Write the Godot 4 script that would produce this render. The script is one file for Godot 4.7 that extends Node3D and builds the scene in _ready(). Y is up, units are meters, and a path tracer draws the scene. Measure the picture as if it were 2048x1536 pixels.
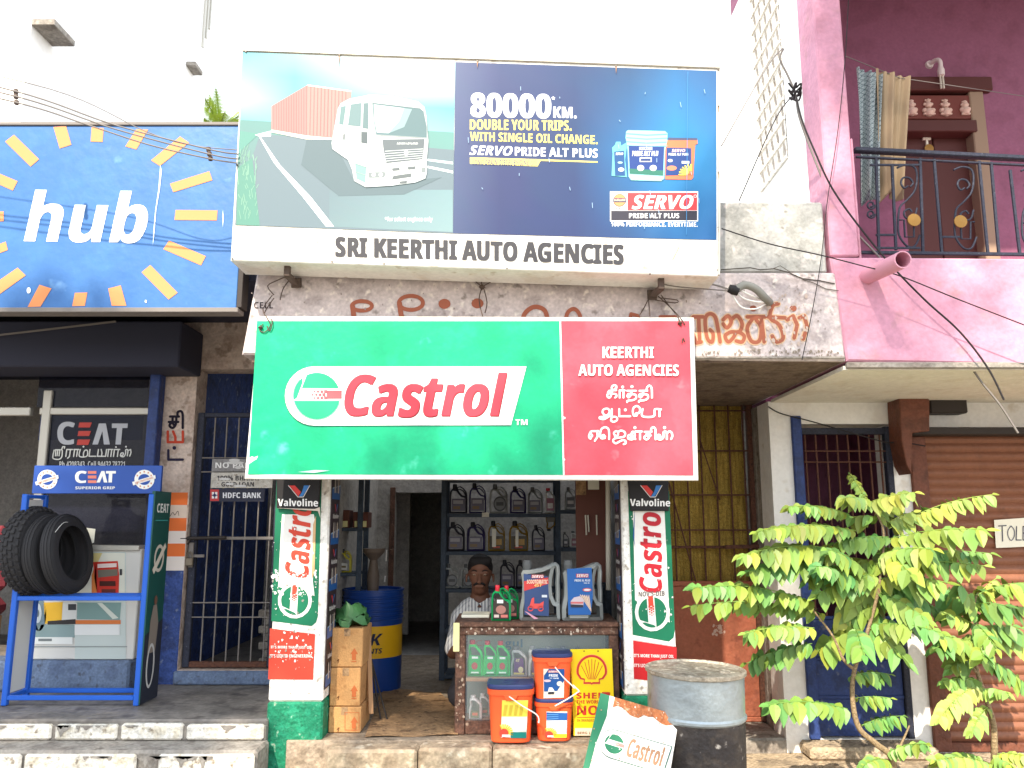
extends Node3D
# Street front: lubricant shop between a tyre shop and a pink house.  z = 0 is the front of the shop's pillars.
const F := 1593.0
const PITCH := 0.1693
const CAM := Vector3(0.0, 1.75, 5.0)
const ZF := 0.3        # front of the concrete fascia and of the pink balcony
const ZS := 0.6        # face of the big lit box sign
const ZC := 0.42       # face of the hanging board
const ZH := 0.25       # face of the blue banner
const ZG := -0.97      # wall of the tyre shop
const ZW := -1.1       # white wall right
const ZB := -1.56      # brown gate
const FLOOR := 0.47
const PORCH := 0.59

var mats := {}
var used_names := {}
var glyph_cache := {}
var rng := RandomNumberGenerator.new()

# ---------------------------------------------------------------- geometry collector
class M:
	var v := PackedVector3Array()
	var n := PackedVector3Array()
	var c := PackedColorArray()
	var uv := PackedVector2Array()
	func tri(a: Vector3, b: Vector3, d: Vector3, col := Color.WHITE) -> void:   # a b d counter-clockwise seen from outside
		var nn := (b - a).cross(d - a)
		if nn.length_squared() < 1e-16: return
		nn = nn.normalized()
		v.append(a); v.append(d); v.append(b)
		for i in 3: n.append(nn); c.append(col)
	func trin(a: Vector3, b: Vector3, d: Vector3, na: Vector3, nb: Vector3, nd: Vector3, col := Color.WHITE) -> void:
		v.append(a); v.append(d); v.append(b)
		n.append(na); n.append(nd); n.append(nb)
		for i in 3: c.append(col)
	func quad(a: Vector3, b: Vector3, d: Vector3, e: Vector3, col := Color.WHITE) -> void:
		tri(a, b, d, col); tri(a, d, e, col)
	func tri_out(a: Vector3, b: Vector3, d: Vector3, ctr: Vector3, col := Color.WHITE) -> void:
		if (b - a).cross(d - a).dot((a + b + d) / 3.0 - ctr) < 0.0: tri(a, d, b, col)
		else: tri(a, b, d, col)
	func quad_out(a: Vector3, b: Vector3, d: Vector3, e: Vector3, ctr: Vector3, col := Color.WHITE) -> void:
		tri_out(a, b, d, ctr, col); tri_out(a, d, e, ctr, col)
	func box(lo: Vector3, hi: Vector3, bev := 0.0, col := Color.WHITE, xf := Transform3D.IDENTITY) -> void:
		var ctr := xf * ((lo + hi) * 0.5)
		var a := Vector3(minf(lo.x, hi.x), minf(lo.y, hi.y), minf(lo.z, hi.z))
		var z := Vector3(maxf(lo.x, hi.x), maxf(lo.y, hi.y), maxf(lo.z, hi.z))
		var s := z - a
		bev = minf(bev, minf(s.x, minf(s.y, s.z)) * 0.45)
		var p := []   # p[corner][axis]
		for i in 8:
			var sg := Vector3(1 if i & 1 else -1, 1 if i & 2 else -1, 1 if i & 4 else -1)
			var k := Vector3(z.x if i & 1 else a.x, z.y if i & 2 else a.y, z.z if i & 4 else a.z)
			var q := k - sg * bev
			p.append([xf * Vector3(k.x, q.y, q.z), xf * Vector3(q.x, k.y, q.z), xf * Vector3(q.x, q.y, k.z)])
		for ax in 3:
			var m1: int = 1 << ((ax + 1) % 3)
			var m2: int = 1 << ((ax + 2) % 3)
			for sd in 2:
				var o: int = (1 << ax) if sd else 0
				quad_out(p[o][ax], p[o | m1][ax], p[o | m1 | m2][ax], p[o | m2][ax], ctr, col)
		if bev > 0.0:
			for ax in 3:   # edges running along ax
				var b1: int = (ax + 1) % 3
				var b2: int = (ax + 2) % 3
				for t in 4:
					var o: int = ((1 << b1) if t & 1 else 0) | ((1 << b2) if t & 2 else 0)
					var e: int = o | (1 << ax)
					quad_out(p[o][b1], p[e][b1], p[e][b2], p[o][b2], ctr, col)
			for i in 8: tri_out(p[i][0], p[i][1], p[i][2], ctr, col)
	func beam(a: Vector3, b: Vector3, w: float, h: float, bev := 0.0, col := Color.WHITE, up := Vector3.UP) -> void:
		var d := (b - a)
		var l := d.length()
		d /= l
		if absf(d.dot(up)) > 0.98: up = Vector3(0, 0, 1)
		var x := d.cross(up).normalized()
		var y := x.cross(d).normalized()
		box(Vector3(-w / 2, -h / 2, -l / 2), Vector3(w / 2, h / 2, l / 2), bev, col, Transform3D(Basis(x, y, -d), (a + b) / 2))
	func tube(path: PackedVector3Array, r, sides := 8, col := Color.WHITE, caps := true) -> void:
		var rings := []
		var nrm := []
		var up := Vector3.UP
		var cnt := path.size()
		for i in cnt:
			var d := (path[mini(i + 1, cnt - 1)] - path[maxi(i - 1, 0)]).normalized()
			if absf(d.dot(up)) > 0.95: up = Vector3(0.3, 0.1, 1).normalized()
			var x := d.cross(up).normalized()
			var y := x.cross(d).normalized()
			up = y
			var rr: float = r[i] if r is Array else r
			var ring := []
			var nr := []
			for k in sides:
				var t := TAU * k / sides
				var o := x * cos(t) + y * sin(t)
				ring.append(path[i] + o * rr); nr.append(o)
			rings.append(ring); nrm.append(nr)
		for i in cnt - 1:
			for k in sides:
				var k2 := (k + 1) % sides
				trin(rings[i][k], rings[i + 1][k2], rings[i][k2], nrm[i][k], nrm[i + 1][k2], nrm[i][k2], col)
				trin(rings[i][k], rings[i + 1][k], rings[i + 1][k2], nrm[i][k], nrm[i + 1][k], nrm[i + 1][k2], col)
		if caps:
			for k in sides - 2:
				tri(rings[0][0], rings[0][k + 1], rings[0][k + 2], col)
				tri(rings[cnt - 1][0], rings[cnt - 1][k + 2], rings[cnt - 1][k + 1], col)
	func lathe(prof: Array, xf := Transform3D.IDENTITY, segs := 24, col := Color.WHITE) -> void:   # prof: Vector2(r, y), from bottom outside upward
		for i in prof.size() - 1:
			var p: Vector2 = prof[i]
			var q: Vector2 = prof[i + 1]
			var d := q - p
			if d.length() < 1e-6: continue
			var pn := Vector2(d.y, -d.x).normalized()
			for k in segs:
				var a := TAU * k / segs
				var b := TAU * (k + 1) / segs
				var ca := Vector3(cos(a), 0, -sin(a))
				var cb := Vector3(cos(b), 0, -sin(b))
				var y := Vector3.UP
				var na := (xf.basis * (ca * pn.x + y * pn.y)).normalized()
				var nb := (xf.basis * (cb * pn.x + y * pn.y)).normalized()
				var A := xf * (ca * p.x + y * p.y)
				var B := xf * (cb * p.x + y * p.y)
				var C := xf * (cb * q.x + y * q.y)
				var D := xf * (ca * q.x + y * q.y)
				if p.x > 1e-6: trin(A, B, C, na, nb, nb, col)
				if q.x > 1e-6: trin(A, C, D, na, nb, na, col)
	func extrude(poly: PackedVector2Array, xf: Transform3D, depth: float, bev := 0.0, col := Color.WHITE) -> void:   # front at +depth/2
		var pl := poly
		if Geometry2D.is_polygon_clockwise(pl):
			pl = pl.duplicate(); pl.reverse()
		var cnt := pl.size()
		var ins := PackedVector2Array()
		for i in cnt:
			var e1 := (pl[i] - pl[(i + cnt - 1) % cnt]).normalized()
			var e2 := (pl[(i + 1) % cnt] - pl[i]).normalized()
			var n1 := Vector2(-e1.y, e1.x)
			var n2 := Vector2(-e2.y, e2.x)
			var m := n1 + n2
			ins.append(pl[i] + m * (bev / maxf(0.4, 1.0 + n1.dot(n2))))
		var h := depth / 2
		var idx := Geometry2D.triangulate_polygon(ins)
		for i in range(0, idx.size(), 3):
			var a := ins[idx[i]]; var b := ins[idx[i + 1]]; var d := ins[idx[i + 2]]
			if (b - a).cross(d - a) < 0:
				var t := b; b = d; d = t
			tri(xf * Vector3(a.x, a.y, h), xf * Vector3(b.x, b.y, h), xf * Vector3(d.x, d.y, h), col)
			tri(xf * Vector3(a.x, a.y, -h), xf * Vector3(d.x, d.y, -h), xf * Vector3(b.x, b.y, -h), col)
		for i in cnt:
			var j := (i + 1) % cnt
			var p := pl[i]; var q := pl[j]; var pi := ins[i]; var qi := ins[j]
			quad(xf * Vector3(p.x, p.y, -h + bev), xf * Vector3(q.x, q.y, -h + bev), xf * Vector3(q.x, q.y, h - bev), xf * Vector3(p.x, p.y, h - bev), col)
			if bev > 0:
				quad(xf * Vector3(p.x, p.y, h - bev), xf * Vector3(q.x, q.y, h - bev), xf * Vector3(qi.x, qi.y, h), xf * Vector3(pi.x, pi.y, h), col)
				quad(xf * Vector3(pi.x, pi.y, -h), xf * Vector3(qi.x, qi.y, -h), xf * Vector3(q.x, q.y, -h + bev), xf * Vector3(p.x, p.y, -h + bev), col)
	func loft(secs: Array, segs := 28, col := Color.WHITE, cap_lo := true, cap_hi := true) -> void:   # secs: [y, half_x, half_z, power, ox, oz]
		var rings := []
		for s in secs:
			var ring := []
			for k in segs:
				var t := TAU * k / segs
				var e: float = 2.0 / s[3]
				var x: float = signf(cos(t)) * pow(absf(cos(t)), e) * s[1]
				var z: float = -signf(sin(t)) * pow(absf(sin(t)), e) * s[2]
				ring.append(Vector3(x + (s[4] if s.size() > 4 else 0.0), s[0], z + (s[5] if s.size() > 5 else 0.0)))
			rings.append(ring)
		for i in rings.size() - 1:
			for k in segs:
				var k2 := (k + 1) % segs
				var A: Vector3 = rings[i][k]; var B: Vector3 = rings[i][k2]; var C: Vector3 = rings[i + 1][k2]; var D: Vector3 = rings[i + 1][k]
				quad(A, B, C, D, col)
		var cl := Vector3(0, secs[0][0], 0); var ch := Vector3(0, secs[-1][0], 0)
		if secs[0].size() > 4:
			cl += Vector3(secs[0][4], 0, secs[0][5]); ch += Vector3(secs[-1][4], 0, secs[-1][5])
		for k in segs:
			var k2 := (k + 1) % segs
			if cap_lo: tri(cl, rings[0][k2], rings[0][k], col)
			if cap_hi: tri(ch, rings[-1][k], rings[-1][k2], col)
	func grid(pts: Array, col := Color.WHITE, both := 0.0) -> void:   # rows of points; smooth normals; both = thickness
		var h := pts.size(); var w: int = pts[0].size()
		var nm := []
		for j in h:
			var row := []
			for i in w:
				var dx: Vector3 = pts[j][mini(i + 1, w - 1)] - pts[j][maxi(i - 1, 0)]
				var dy: Vector3 = pts[mini(j + 1, h - 1)][i] - pts[maxi(j - 1, 0)][i]
				row.append(dx.cross(dy).normalized())
			nm.append(row)
		for j in h - 1:
			for i in w - 1:
				var a: Vector3 = pts[j][i]; var b: Vector3 = pts[j][i + 1]; var d: Vector3 = pts[j + 1][i + 1]; var e: Vector3 = pts[j + 1][i]
				var na: Vector3 = nm[j][i]; var nb: Vector3 = nm[j][i + 1]; var nd: Vector3 = nm[j + 1][i + 1]; var ne: Vector3 = nm[j + 1][i]
				trin(a, b, d, na, nb, nd, col); trin(a, d, e, na, nd, ne, col)
				if both > 0.0:
					var t := both
					trin(a - na * t, d - nd * t, b - nb * t, -na, -nd, -nb, col); trin(a - na * t, e - ne * t, d - nd * t, -na, -ne, -nd, col)
		if both > 0.0:
			for j in h - 1:
				for i in [0, w - 1]:
					var a: Vector3 = pts[j][i]; var b: Vector3 = pts[j + 1][i]
					var na: Vector3 = nm[j][i]; var nb: Vector3 = nm[j + 1][i]
					quad(a, b, b - nb * both, a - na * both, col)
			for i in w - 1:
				for j in [0, h - 1]:
					var a: Vector3 = pts[j][i]; var b: Vector3 = pts[j][i + 1]
					var na: Vector3 = nm[j][i]; var nb: Vector3 = nm[j][i + 1]
					quad(a, b, b - nb * both, a - na * both, col)
	func add(o: M, xf: Transform3D) -> void:
		for i in o.v.size():
			v.append(xf * o.v[i]); n.append((xf.basis * o.n[i]).normalized()); c.append(o.c[i])
	func mesh(off := Vector3.ZERO) -> ArrayMesh:
		var arr := []
		arr.resize(Mesh.ARRAY_MAX)
		var vv := v
		if off != Vector3.ZERO:
			vv = PackedVector3Array()
			vv.resize(v.size())
			for i in v.size(): vv[i] = v[i] - off
		arr[Mesh.ARRAY_VERTEX] = vv
		arr[Mesh.ARRAY_NORMAL] = n
		arr[Mesh.ARRAY_COLOR] = c
		if uv.size() == v.size(): arr[Mesh.ARRAY_TEX_UV] = uv
		var m := ArrayMesh.new()
		m.add_surface_from_arrays(Mesh.PRIMITIVE_TRIANGLES, arr)
		return m
	func bounds() -> AABB:
		var b := AABB(v[0], Vector3.ZERO)
		for p in v: b = b.expand(p)
		return b

# ---------------------------------------------------------------- flat print: shapes in 2D laid on a surface
class Ink:
	var m := M.new()
	var at: Callable            # (x, y, lift) -> Vector3
	var host
	var step := 0.0016
	var seg := 0            # every stroke piece lies a hair above the last, so that none are coplanar
	func _init(f: Callable, h) -> void:
		at = f; host = h
	func lin(col: Color) -> Color: return col.srgb_to_linear()
	func tri2(a: Vector2, b: Vector2, d: Vector2, l: float, ca: Color, cb: Color, cd: Color) -> void:
		var A: Vector3 = at.call(a.x, a.y, l); var B: Vector3 = at.call(b.x, b.y, l); var D: Vector3 = at.call(d.x, d.y, l)
		var nn := (B - A).cross(D - A)
		if nn.length_squared() < 1e-18: return
		var up: Vector3 = at.call(a.x, a.y, l + 0.01) - A
		if nn.dot(up) < 0:
			var t := B; B = D; D = t
			var tc := cb; cb = cd; cd = tc
			nn = -nn
		nn = nn.normalized()
		m.v.append(A); m.v.append(D); m.v.append(B)
		m.c.append(ca); m.c.append(cd); m.c.append(cb)
		for i in 3: m.n.append(nn)
	func poly(p: Array, col: Color, layer := 1.0) -> void:
		var pp := PackedVector2Array()
		for q in p: pp.append(q if q is Vector2 else Vector2(q[0], q[1]))
		var idx := Geometry2D.triangulate_polygon(pp)
		var k := lin(col)
		for i in range(0, idx.size(), 3): tri2(pp[idx[i]], pp[idx[i + 1]], pp[idx[i + 2]], layer * step, k, k, k)
	func rect(x0: float, y0: float, x1: float, y1: float, col: Color, layer := 1.0) -> void:
		poly([[x0, y0], [x1, y0], [x1, y1], [x0, y1]], col, layer)
	func grad(p: Array, cols: Array, layer := 1.0, nx := 12, ny := 8) -> void:   # 4 corners TL TR BR BL and colours
		for j in ny:
			for i in nx:
				var q := []; var k := []
				for o in [[0, 0], [1, 0], [1, 1], [0, 1]]:
					var u := float(i + o[0]) / nx; var w := float(j + o[1]) / ny
					var a := Vector2(p[0][0], p[0][1]).lerp(Vector2(p[1][0], p[1][1]), u)
					var b := Vector2(p[3][0], p[3][1]).lerp(Vector2(p[2][0], p[2][1]), u)
					q.append(a.lerp(b, w))
					k.append(lin(cols[0]).lerp(lin(cols[1]), u).lerp(lin(cols[3]).lerp(lin(cols[2]), u), w))
				tri2(q[0], q[1], q[2], layer * step, k[0], k[1], k[2])
				tri2(q[0], q[2], q[3], layer * step, k[0], k[2], k[3])
	func ell(cx: float, cy: float, rx: float, ry: float, col: Color, layer := 1.0, a0 := 0.0, a1 := TAU, rot := 0.0) -> void:
		var p := []
		var cnt := 28
		for i in cnt + (0 if a1 - a0 > 6.28 else 1):
			var t := a0 + (a1 - a0) * i / cnt
			p.append(Vector2(cx, cy) + Vector2(cos(t) * rx, sin(t) * ry).rotated(rot))
		poly(p, col, layer)
	func ring(cx: float, cy: float, rx: float, ry: float, w: float, col: Color, layer := 1.0, a0 := 0.0, a1 := TAU) -> void:
		var k := lin(col)
		var cnt := 30
		for i in cnt:
			var t := a0 + (a1 - a0) * i / cnt; var u := a0 + (a1 - a0) * (i + 1) / cnt
			var A := Vector2(cx + cos(t) * rx, cy + sin(t) * ry); var B := Vector2(cx + cos(u) * rx, cy + sin(u) * ry)
			var C := Vector2(cx + cos(u) * (rx - w), cy + sin(u) * (ry - w)); var D := Vector2(cx + cos(t) * (rx - w), cy + sin(t) * (ry - w))
			tri2(A, B, C, layer * step, k, k, k); tri2(A, C, D, layer * step, k, k, k)
	func stroke(p: Array, w: float, col: Color, layer := 1.0, smooth := true) -> void:
		var pts := []
		for q in p: pts.append(q if q is Vector2 else Vector2(q[0], q[1]))
		if smooth and pts.size() > 4:
			var o := []
			for i in pts.size() - 1:
				var a: Vector2 = pts[maxi(i - 1, 0)]; var b: Vector2 = pts[i]; var d: Vector2 = pts[i + 1]; var e: Vector2 = pts[mini(i + 2, pts.size() - 1)]
				for s in 4: o.append(b.cubic_interpolate(d, a, e, s / 4.0))
			o.append(pts[-1])
			pts = o
		var k := lin(col)
		var L := layer * step
		for i in pts.size() - 1:
			var d: Vector2 = pts[i + 1] - pts[i]
			if d.length() < 1e-9: continue
			var s := d.normalized().orthogonal() * w / 2
			seg = (seg + 1) % 30
			var Z := L + seg * 3e-5
			tri2(pts[i] + s, pts[i + 1] + s, pts[i + 1] - s, Z, k, k, k); tri2(pts[i] + s, pts[i + 1] - s, pts[i] - s, Z, k, k, k)
		for q in pts:
			seg = (seg + 1) % 30
			for i in 8:
				tri2(q, q + Vector2(w / 2, 0).rotated(TAU * i / 8), q + Vector2(w / 2, 0).rotated(TAU * (i + 1) / 8), L + seg * 3e-5, k, k, k)
	func text_at(s: String, o: Vector2, ex: Vector2, ey: Vector2, col: Color, layer := 1.0, shear := 0.0, emb := 0.0, serif := false) -> void:
		var g = host.glyphs(s, shear, serif)
		var k := lin(col)
		var sh := [Vector2.ZERO]
		if emb > 0.0:      # heavier weight: the same glyphs laid again a hair to each side
			var e := emb * 0.024 * ey.length()
			var a := ex.normalized() * e; var b := ey.normalized() * e * 0.45
			sh = [a + b, a - b, -a + b, -a - b]
		var L := layer * step
		for d in sh:
			for i in range(0, g.size(), 3):
				tri2(o + d + ex * g[i].x + ey * g[i].y, o + d + ex * g[i + 1].x + ey * g[i + 1].y, o + d + ex * g[i + 2].x + ey * g[i + 2].y, L, k, k, k)
			L += step * 0.06
	func text(s: String, x0: float, y0: float, x1: float, y1: float, col: Color, layer := 1.0, shear := 0.0, emb := 0.0, slope := 0.0) -> void:
		text_at(s, Vector2(x0, y1), Vector2(x1 - x0, slope), Vector2(0, y0 - y1), col, layer, shear, emb)   # y0 top edge, y1 bottom edge, in the surface's own 2D units
	func tamil(names: Array, x0: float, y_top: float, x1: float, y_base: float, w: float, col: Color, layer := 1.0, shear := 0.0) -> void:
		var total := 0.0
		for q in names: total += host.TAMIL[q][0] + 0.18
		total -= 0.18
		var sx := (x1 - x0) / total; var sy := (y_top - y_base)
		var x := x0
		for q in names:
			var g = host.TAMIL[q]
			for line in g[1]:
				var pts := []
				for r in line: pts.append(Vector2(x + (r[0] + shear * r[1]) * sx, y_base + r[1] * sy))
				stroke(pts, w, col, layer)
			for r in g[2]: ell(x + r[0] * sx, y_base + r[1] * sy, w * 0.75, w * 0.75, col, layer)
			x += (g[0] + 0.18) * sx

const KA := [[0.5, 1], [0.5, 0.25]]
const LOOP := [[0.5, 0.52], [0.2, 0.6], [0.0, 0.32], [0.18, 0.04], [0.42, 0.1], [0.5, 0.35]]
const TAMIL := {
	"kii": [1.0, [[[0.1, 1], [0.9, 1]], KA, LOOP, [[0.5, 0.5], [0.8, 0.52], [0.95, 0.25], [0.8, 0.0], [0.65, 0.05]], [[0.7, 1], [0.72, 1.35], [0.95, 1.45], [1.05, 1.25], [0.92, 1.15]]], []],
	"r": [0.65, [[[0.0, 0], [0.0, 1], [0.65, 1]], [[0.48, 1], [0.48, 0.0]]], [[0.3, 1.35]]],
	"ra": [0.7, [[[0.0, 0], [0.0, 1], [0.7, 1]], [[0.45, 1], [0.45, 0.0], [0.25, -0.25]]], []],
	"aa": [0.6, [[[0.0, 1], [0.6, 1]], [[0.08, 1], [0.08, 0]], [[0.45, 1], [0.45, 0]]], []],
	"th": [0.9, [[[0.1, 1], [0.8, 1]], KA, LOOP, [[0.5, 0.5], [0.85, 0.5], [0.9, 0.05], [0.5, -0.28], [0.05, -0.35]]], [[0.5, 1.35]]],
	"thi": [1.15, [[[0.1, 1], [0.7, 1]], KA, LOOP, [[0.5, 0.5], [0.8, 0.5], [0.85, 0.05], [0.5, -0.28], [0.05, -0.35]], [[1.1, 0], [1.1, 1.1], [0.95, 1.4], [0.72, 1.3], [0.7, 1.05]]], []],
	"AA": [1.5, [[[0.9, 0.3], [0.55, 0.55], [0.5, 0.9], [0.8, 0.95], [0.85, 0.5], [0.5, 0.1], [0.15, 0.1], [0.1, -0.15], [0.6, -0.25], [1.0, 0.0]], [[1.05, 1], [1.05, 0.0], [0.95, -0.4], [1.2, -0.5], [1.45, -0.3], [1.4, -0.05], [1.15, 0.0]], [[0.85, 0.5], [1.05, 0.5]]], []],
	"t": [0.85, [[[0.0, 1], [0.0, 0.03], [0.85, 0.03]]], [[0.42, 0.9]]],
	"too": [1.9, [[[0.15, 0.55], [0.35, 0.2], [0.0, 0.25], [0.1, 0.75], [0.35, 1.15], [0.6, 1.1], [0.55, 0.8]], [[0.75, 1], [0.75, 0.03], [1.5, 0.03], [1.5, 1], [1.9, 1]], [[1.8, 1], [1.8, 0]]], []],
	"ee": [0.8, [[[0.0, 0.0], [0.25, 0.35], [0.0, 0.4], [0.1, 0.9], [0.45, 1.0], [0.7, 1.0], [0.65, 0.2], [0.4, -0.3]]], []],
	"je": [1.9, [[[0.05, 0.3], [0.3, 0.35], [0.3, 0.05], [0.05, 0.05], [0.0, 0.8], [0.25, 1.3], [0.55, 1.2], [0.65, 0.8], [0.65, 0.0]], [[0.9, 0.5], [1.15, 0.75], [1.15, 1.0], [0.9, 1.0], [0.9, 0.7], [1.2, 0.4], [1.5, 0.95], [1.7, 0.95], [1.8, 0.4], [1.6, 0.1], [1.0, 0.1], [0.9, -0.2], [1.2, -0.4], [1.6, -0.4], [1.8, -0.2]]], []],
	"n": [1.2, [[[0.05, 0.1], [0.3, 0.2], [0.3, 0.5], [0.05, 0.45], [0.05, 0.05], [0.45, 0.0], [0.65, 0.4], [0.6, 0.9], [0.4, 0.9], [0.45, 0.5], [0.75, 0.0]], [[0.55, 1], [1.2, 1]], [[1.0, 1], [1.0, 0]]], [[0.7, 1.4]]],
	"si": [1.15, [[[0.1, 0.95], [0.8, 0.95]], [[0.3, 0.95], [0.3, 0.5]], [[0.0, 0.5], [0.75, 0.5]], [[0.6, 0.95], [0.55, 0.3], [0.3, 0.0], [0.05, 0.2], [0.25, 0.45], [0.4, 0.25]], [[1.1, 0], [1.1, 1.1], [0.95, 1.4], [0.7, 1.3], [0.7, 1.0]]], []],
	"s": [1.3, [[[0.05, 0.1], [0.3, 0.2], [0.3, 0.5], [0.05, 0.45], [0.05, 0.05], [0.45, 0.0], [0.6, 0.5], [0.55, 0.9], [0.7, 1.0], [0.85, 0.8], [0.85, 0.1]], [[0.95, 0.9], [1.15, 1.0], [1.25, 0.6], [1.15, 0.05]]], [[0.7, 1.4]]],
	"ya": [1.0, [[[0.0, 1], [0.0, 0.03], [1.0, 0.03], [1.0, 1]], [[0.35, 1], [0.5, 0.5], [0.5, 0.03]]], []],
	"ta": [0.85, [[[0.0, 1], [0.0, 0.03], [0.85, 0.03]]], []],
	"tt": [0.85, [[[0.0, 0.85], [0.0, 0.03], [0.85, 0.03]]], [[0.35, 1.05]]],
	"m": [1.0, [[[0.0, 1], [0.0, 0.03], [0.9, 0.03], [0.9, 0.8], [0.6, 0.9], [0.45, 0.5], [0.5, 0.03]]], [[0.5, 1.4]]],
	"sri": [1.4, [[[0.05, 0.9], [0.0, 0.2], [0.1, -0.3], [0.8, -0.4], [1.1, 0.0], [1.05, 0.9]], [[0.25, 0.95], [0.3, 0.1]], [[0.5, 0.95], [0.5, 0.1]], [[0.2, 0.95], [0.8, 0.95]], [[0.75, 0.95], [0.75, 0.1]], [[0.95, 0.95], [1.05, 1.4], [1.3, 1.4], [1.25, 1.15]]], []],
	"ga": [1.5, [[[0.0, 1], [0.5, 1]], [[0.3, 1], [0.3, 0.2]], [[0.6, 0.3], [0.6, 1.0], [0.9, 1.2], [1.1, 0.9], [1.1, 0.1]], [[0.6, 0.3], [0.8, 0.5], [0.85, 0.2], [0.65, 0.1]]], []],
}

# ---------------------------------------------------------------- helpers
func W(px: float, py: float, z: float) -> Vector3:
	var dx := (px - 1024.0) / F
	var dy := (768.0 - py) / F
	var c := cos(PITCH)
	var s := sin(PITCH)
	var d := Vector3(dx, dy * c + s, dy * s - c)
	return CAM + d * ((z - CAM.z) / d.z)

func plane(z: float) -> Callable: return func(x: float, y: float, l: float) -> Vector3: return W(x, y, z) + Vector3(0, 0, l)

func flat(o: Vector3, ex: Vector3, ey: Vector3) -> Callable:   # local 2D (y up) on any plane
	var nn := ex.cross(ey).normalized()
	return func(x: float, y: float, l: float) -> Vector3: return o + ex * x + ey * y + nn * l

func span(px0: float, px1: float, py0: float, py1: float, zf: float, zb: float) -> Array:
	var my := (py0 + py1) / 2
	var a := W(px0, my, zf)
	var b := W(px1, my, zf)
	return [Vector3(a.x, W(px0, py1, zf).y, zb), Vector3(b.x, W(px0, py0, zf).y, zf)]

func pbox(m: M, px0: float, px1: float, py0: float, py1: float, zf: float, zb: float, bev := 0.0) -> void:
	var s := span(px0, px1, py0, py1, zf, zb)
	m.box(s[0], s[1], bev)

func glyphs(s: String, shear: float, serif := false) -> PackedVector2Array:
	var key := "%s|%f|%s" % [s, shear, serif]
	if glyph_cache.has(key): return glyph_cache[key]
	var sf := SystemFont.new()
	sf.font_names = PackedStringArray(["Droid Serif" if serif else "Droid Sans"])
	sf.font_weight = 700
	var t := TextMesh.new()
	t.font = sf
	t.text = s
	t.font_size = 64
	t.pixel_size = 0.01
	t.depth = 0.0
	t.curve_step = 2.0
	var arr := t.get_mesh_arrays()
	var vv: PackedVector3Array = arr[Mesh.ARRAY_VERTEX]
	var ix = arr[Mesh.ARRAY_INDEX]
	var out := PackedVector2Array()
	if ix != null and ix.size() > 0:
		for i in ix: out.append(Vector2(vv[i].x, vv[i].y))
	else:
		for q in vv: out.append(Vector2(q.x, q.y))
	var lo := Vector2(1e9, 1e9)
	var hi := -lo
	for i in out.size():
		out[i] = Vector2(out[i].x + shear * out[i].y, out[i].y)
		lo = lo.min(out[i]); hi = hi.max(out[i])
	for i in out.size(): out[i] = (out[i] - lo) / (hi - lo)
	glyph_cache[key] = out
	return out

func numbered(called: String) -> String:
	used_names[called] = used_names.get(called, -1) + 1
	return called if used_names[called] == 0 else "%s_%03d" % [called, used_names[called]]

func gpos(nd) -> Vector3:
	var p := Vector3.ZERO
	while nd != null and nd != self and nd is Node3D:
		p += nd.position
		nd = nd.get_parent()
	return p

func tag(o, label: String, category: String, group := "", kind := "") -> void:
	if label: o.set_meta("label", label)
	if category: o.set_meta("category", category)
	if group: o.set_meta("group", group)
	if kind: o.set_meta("kind", kind)

func thing(called: String, label: String, category: String, base := Vector3.ZERO, group := "") -> Node3D:
	var o := Node3D.new()
	o.name = numbered(called)
	add_child(o)
	o.position = base
	tag(o, label, category, group)
	return o

func part(m: M, called: String, mat, parent) -> MeshInstance3D:
	var o := MeshInstance3D.new()
	o.name = called
	parent.add_child(o, true)
	o.mesh = m.mesh(gpos(parent))
	o.material_override = mats[mat] if mat is String else mat
	return o

func solo(m: M, called: String, mat, label: String, category: String, group := "", kind := "") -> MeshInstance3D:
	var o := MeshInstance3D.new()
	o.name = numbered(called)
	add_child(o)
	var b := m.bounds()
	var base := Vector3(b.get_center().x, b.position.y, b.get_center().z)
	o.mesh = m.mesh(base)
	o.position = base
	o.material_override = mats[mat] if mat is String else mat
	tag(o, label, category, group, kind)
	return o

func copy(o: Node3D, called: String, at: Vector3, turn := 0.0, label := "", group := "") -> Node3D:
	var r: Node3D = o.duplicate()
	r.name = numbered(called)
	add_child(r)
	r.position = at
	r.rotation = Vector3(0, turn, 0)
	if label: r.set_meta("label", label)
	if group: r.set_meta("group", group)
	return r

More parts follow.
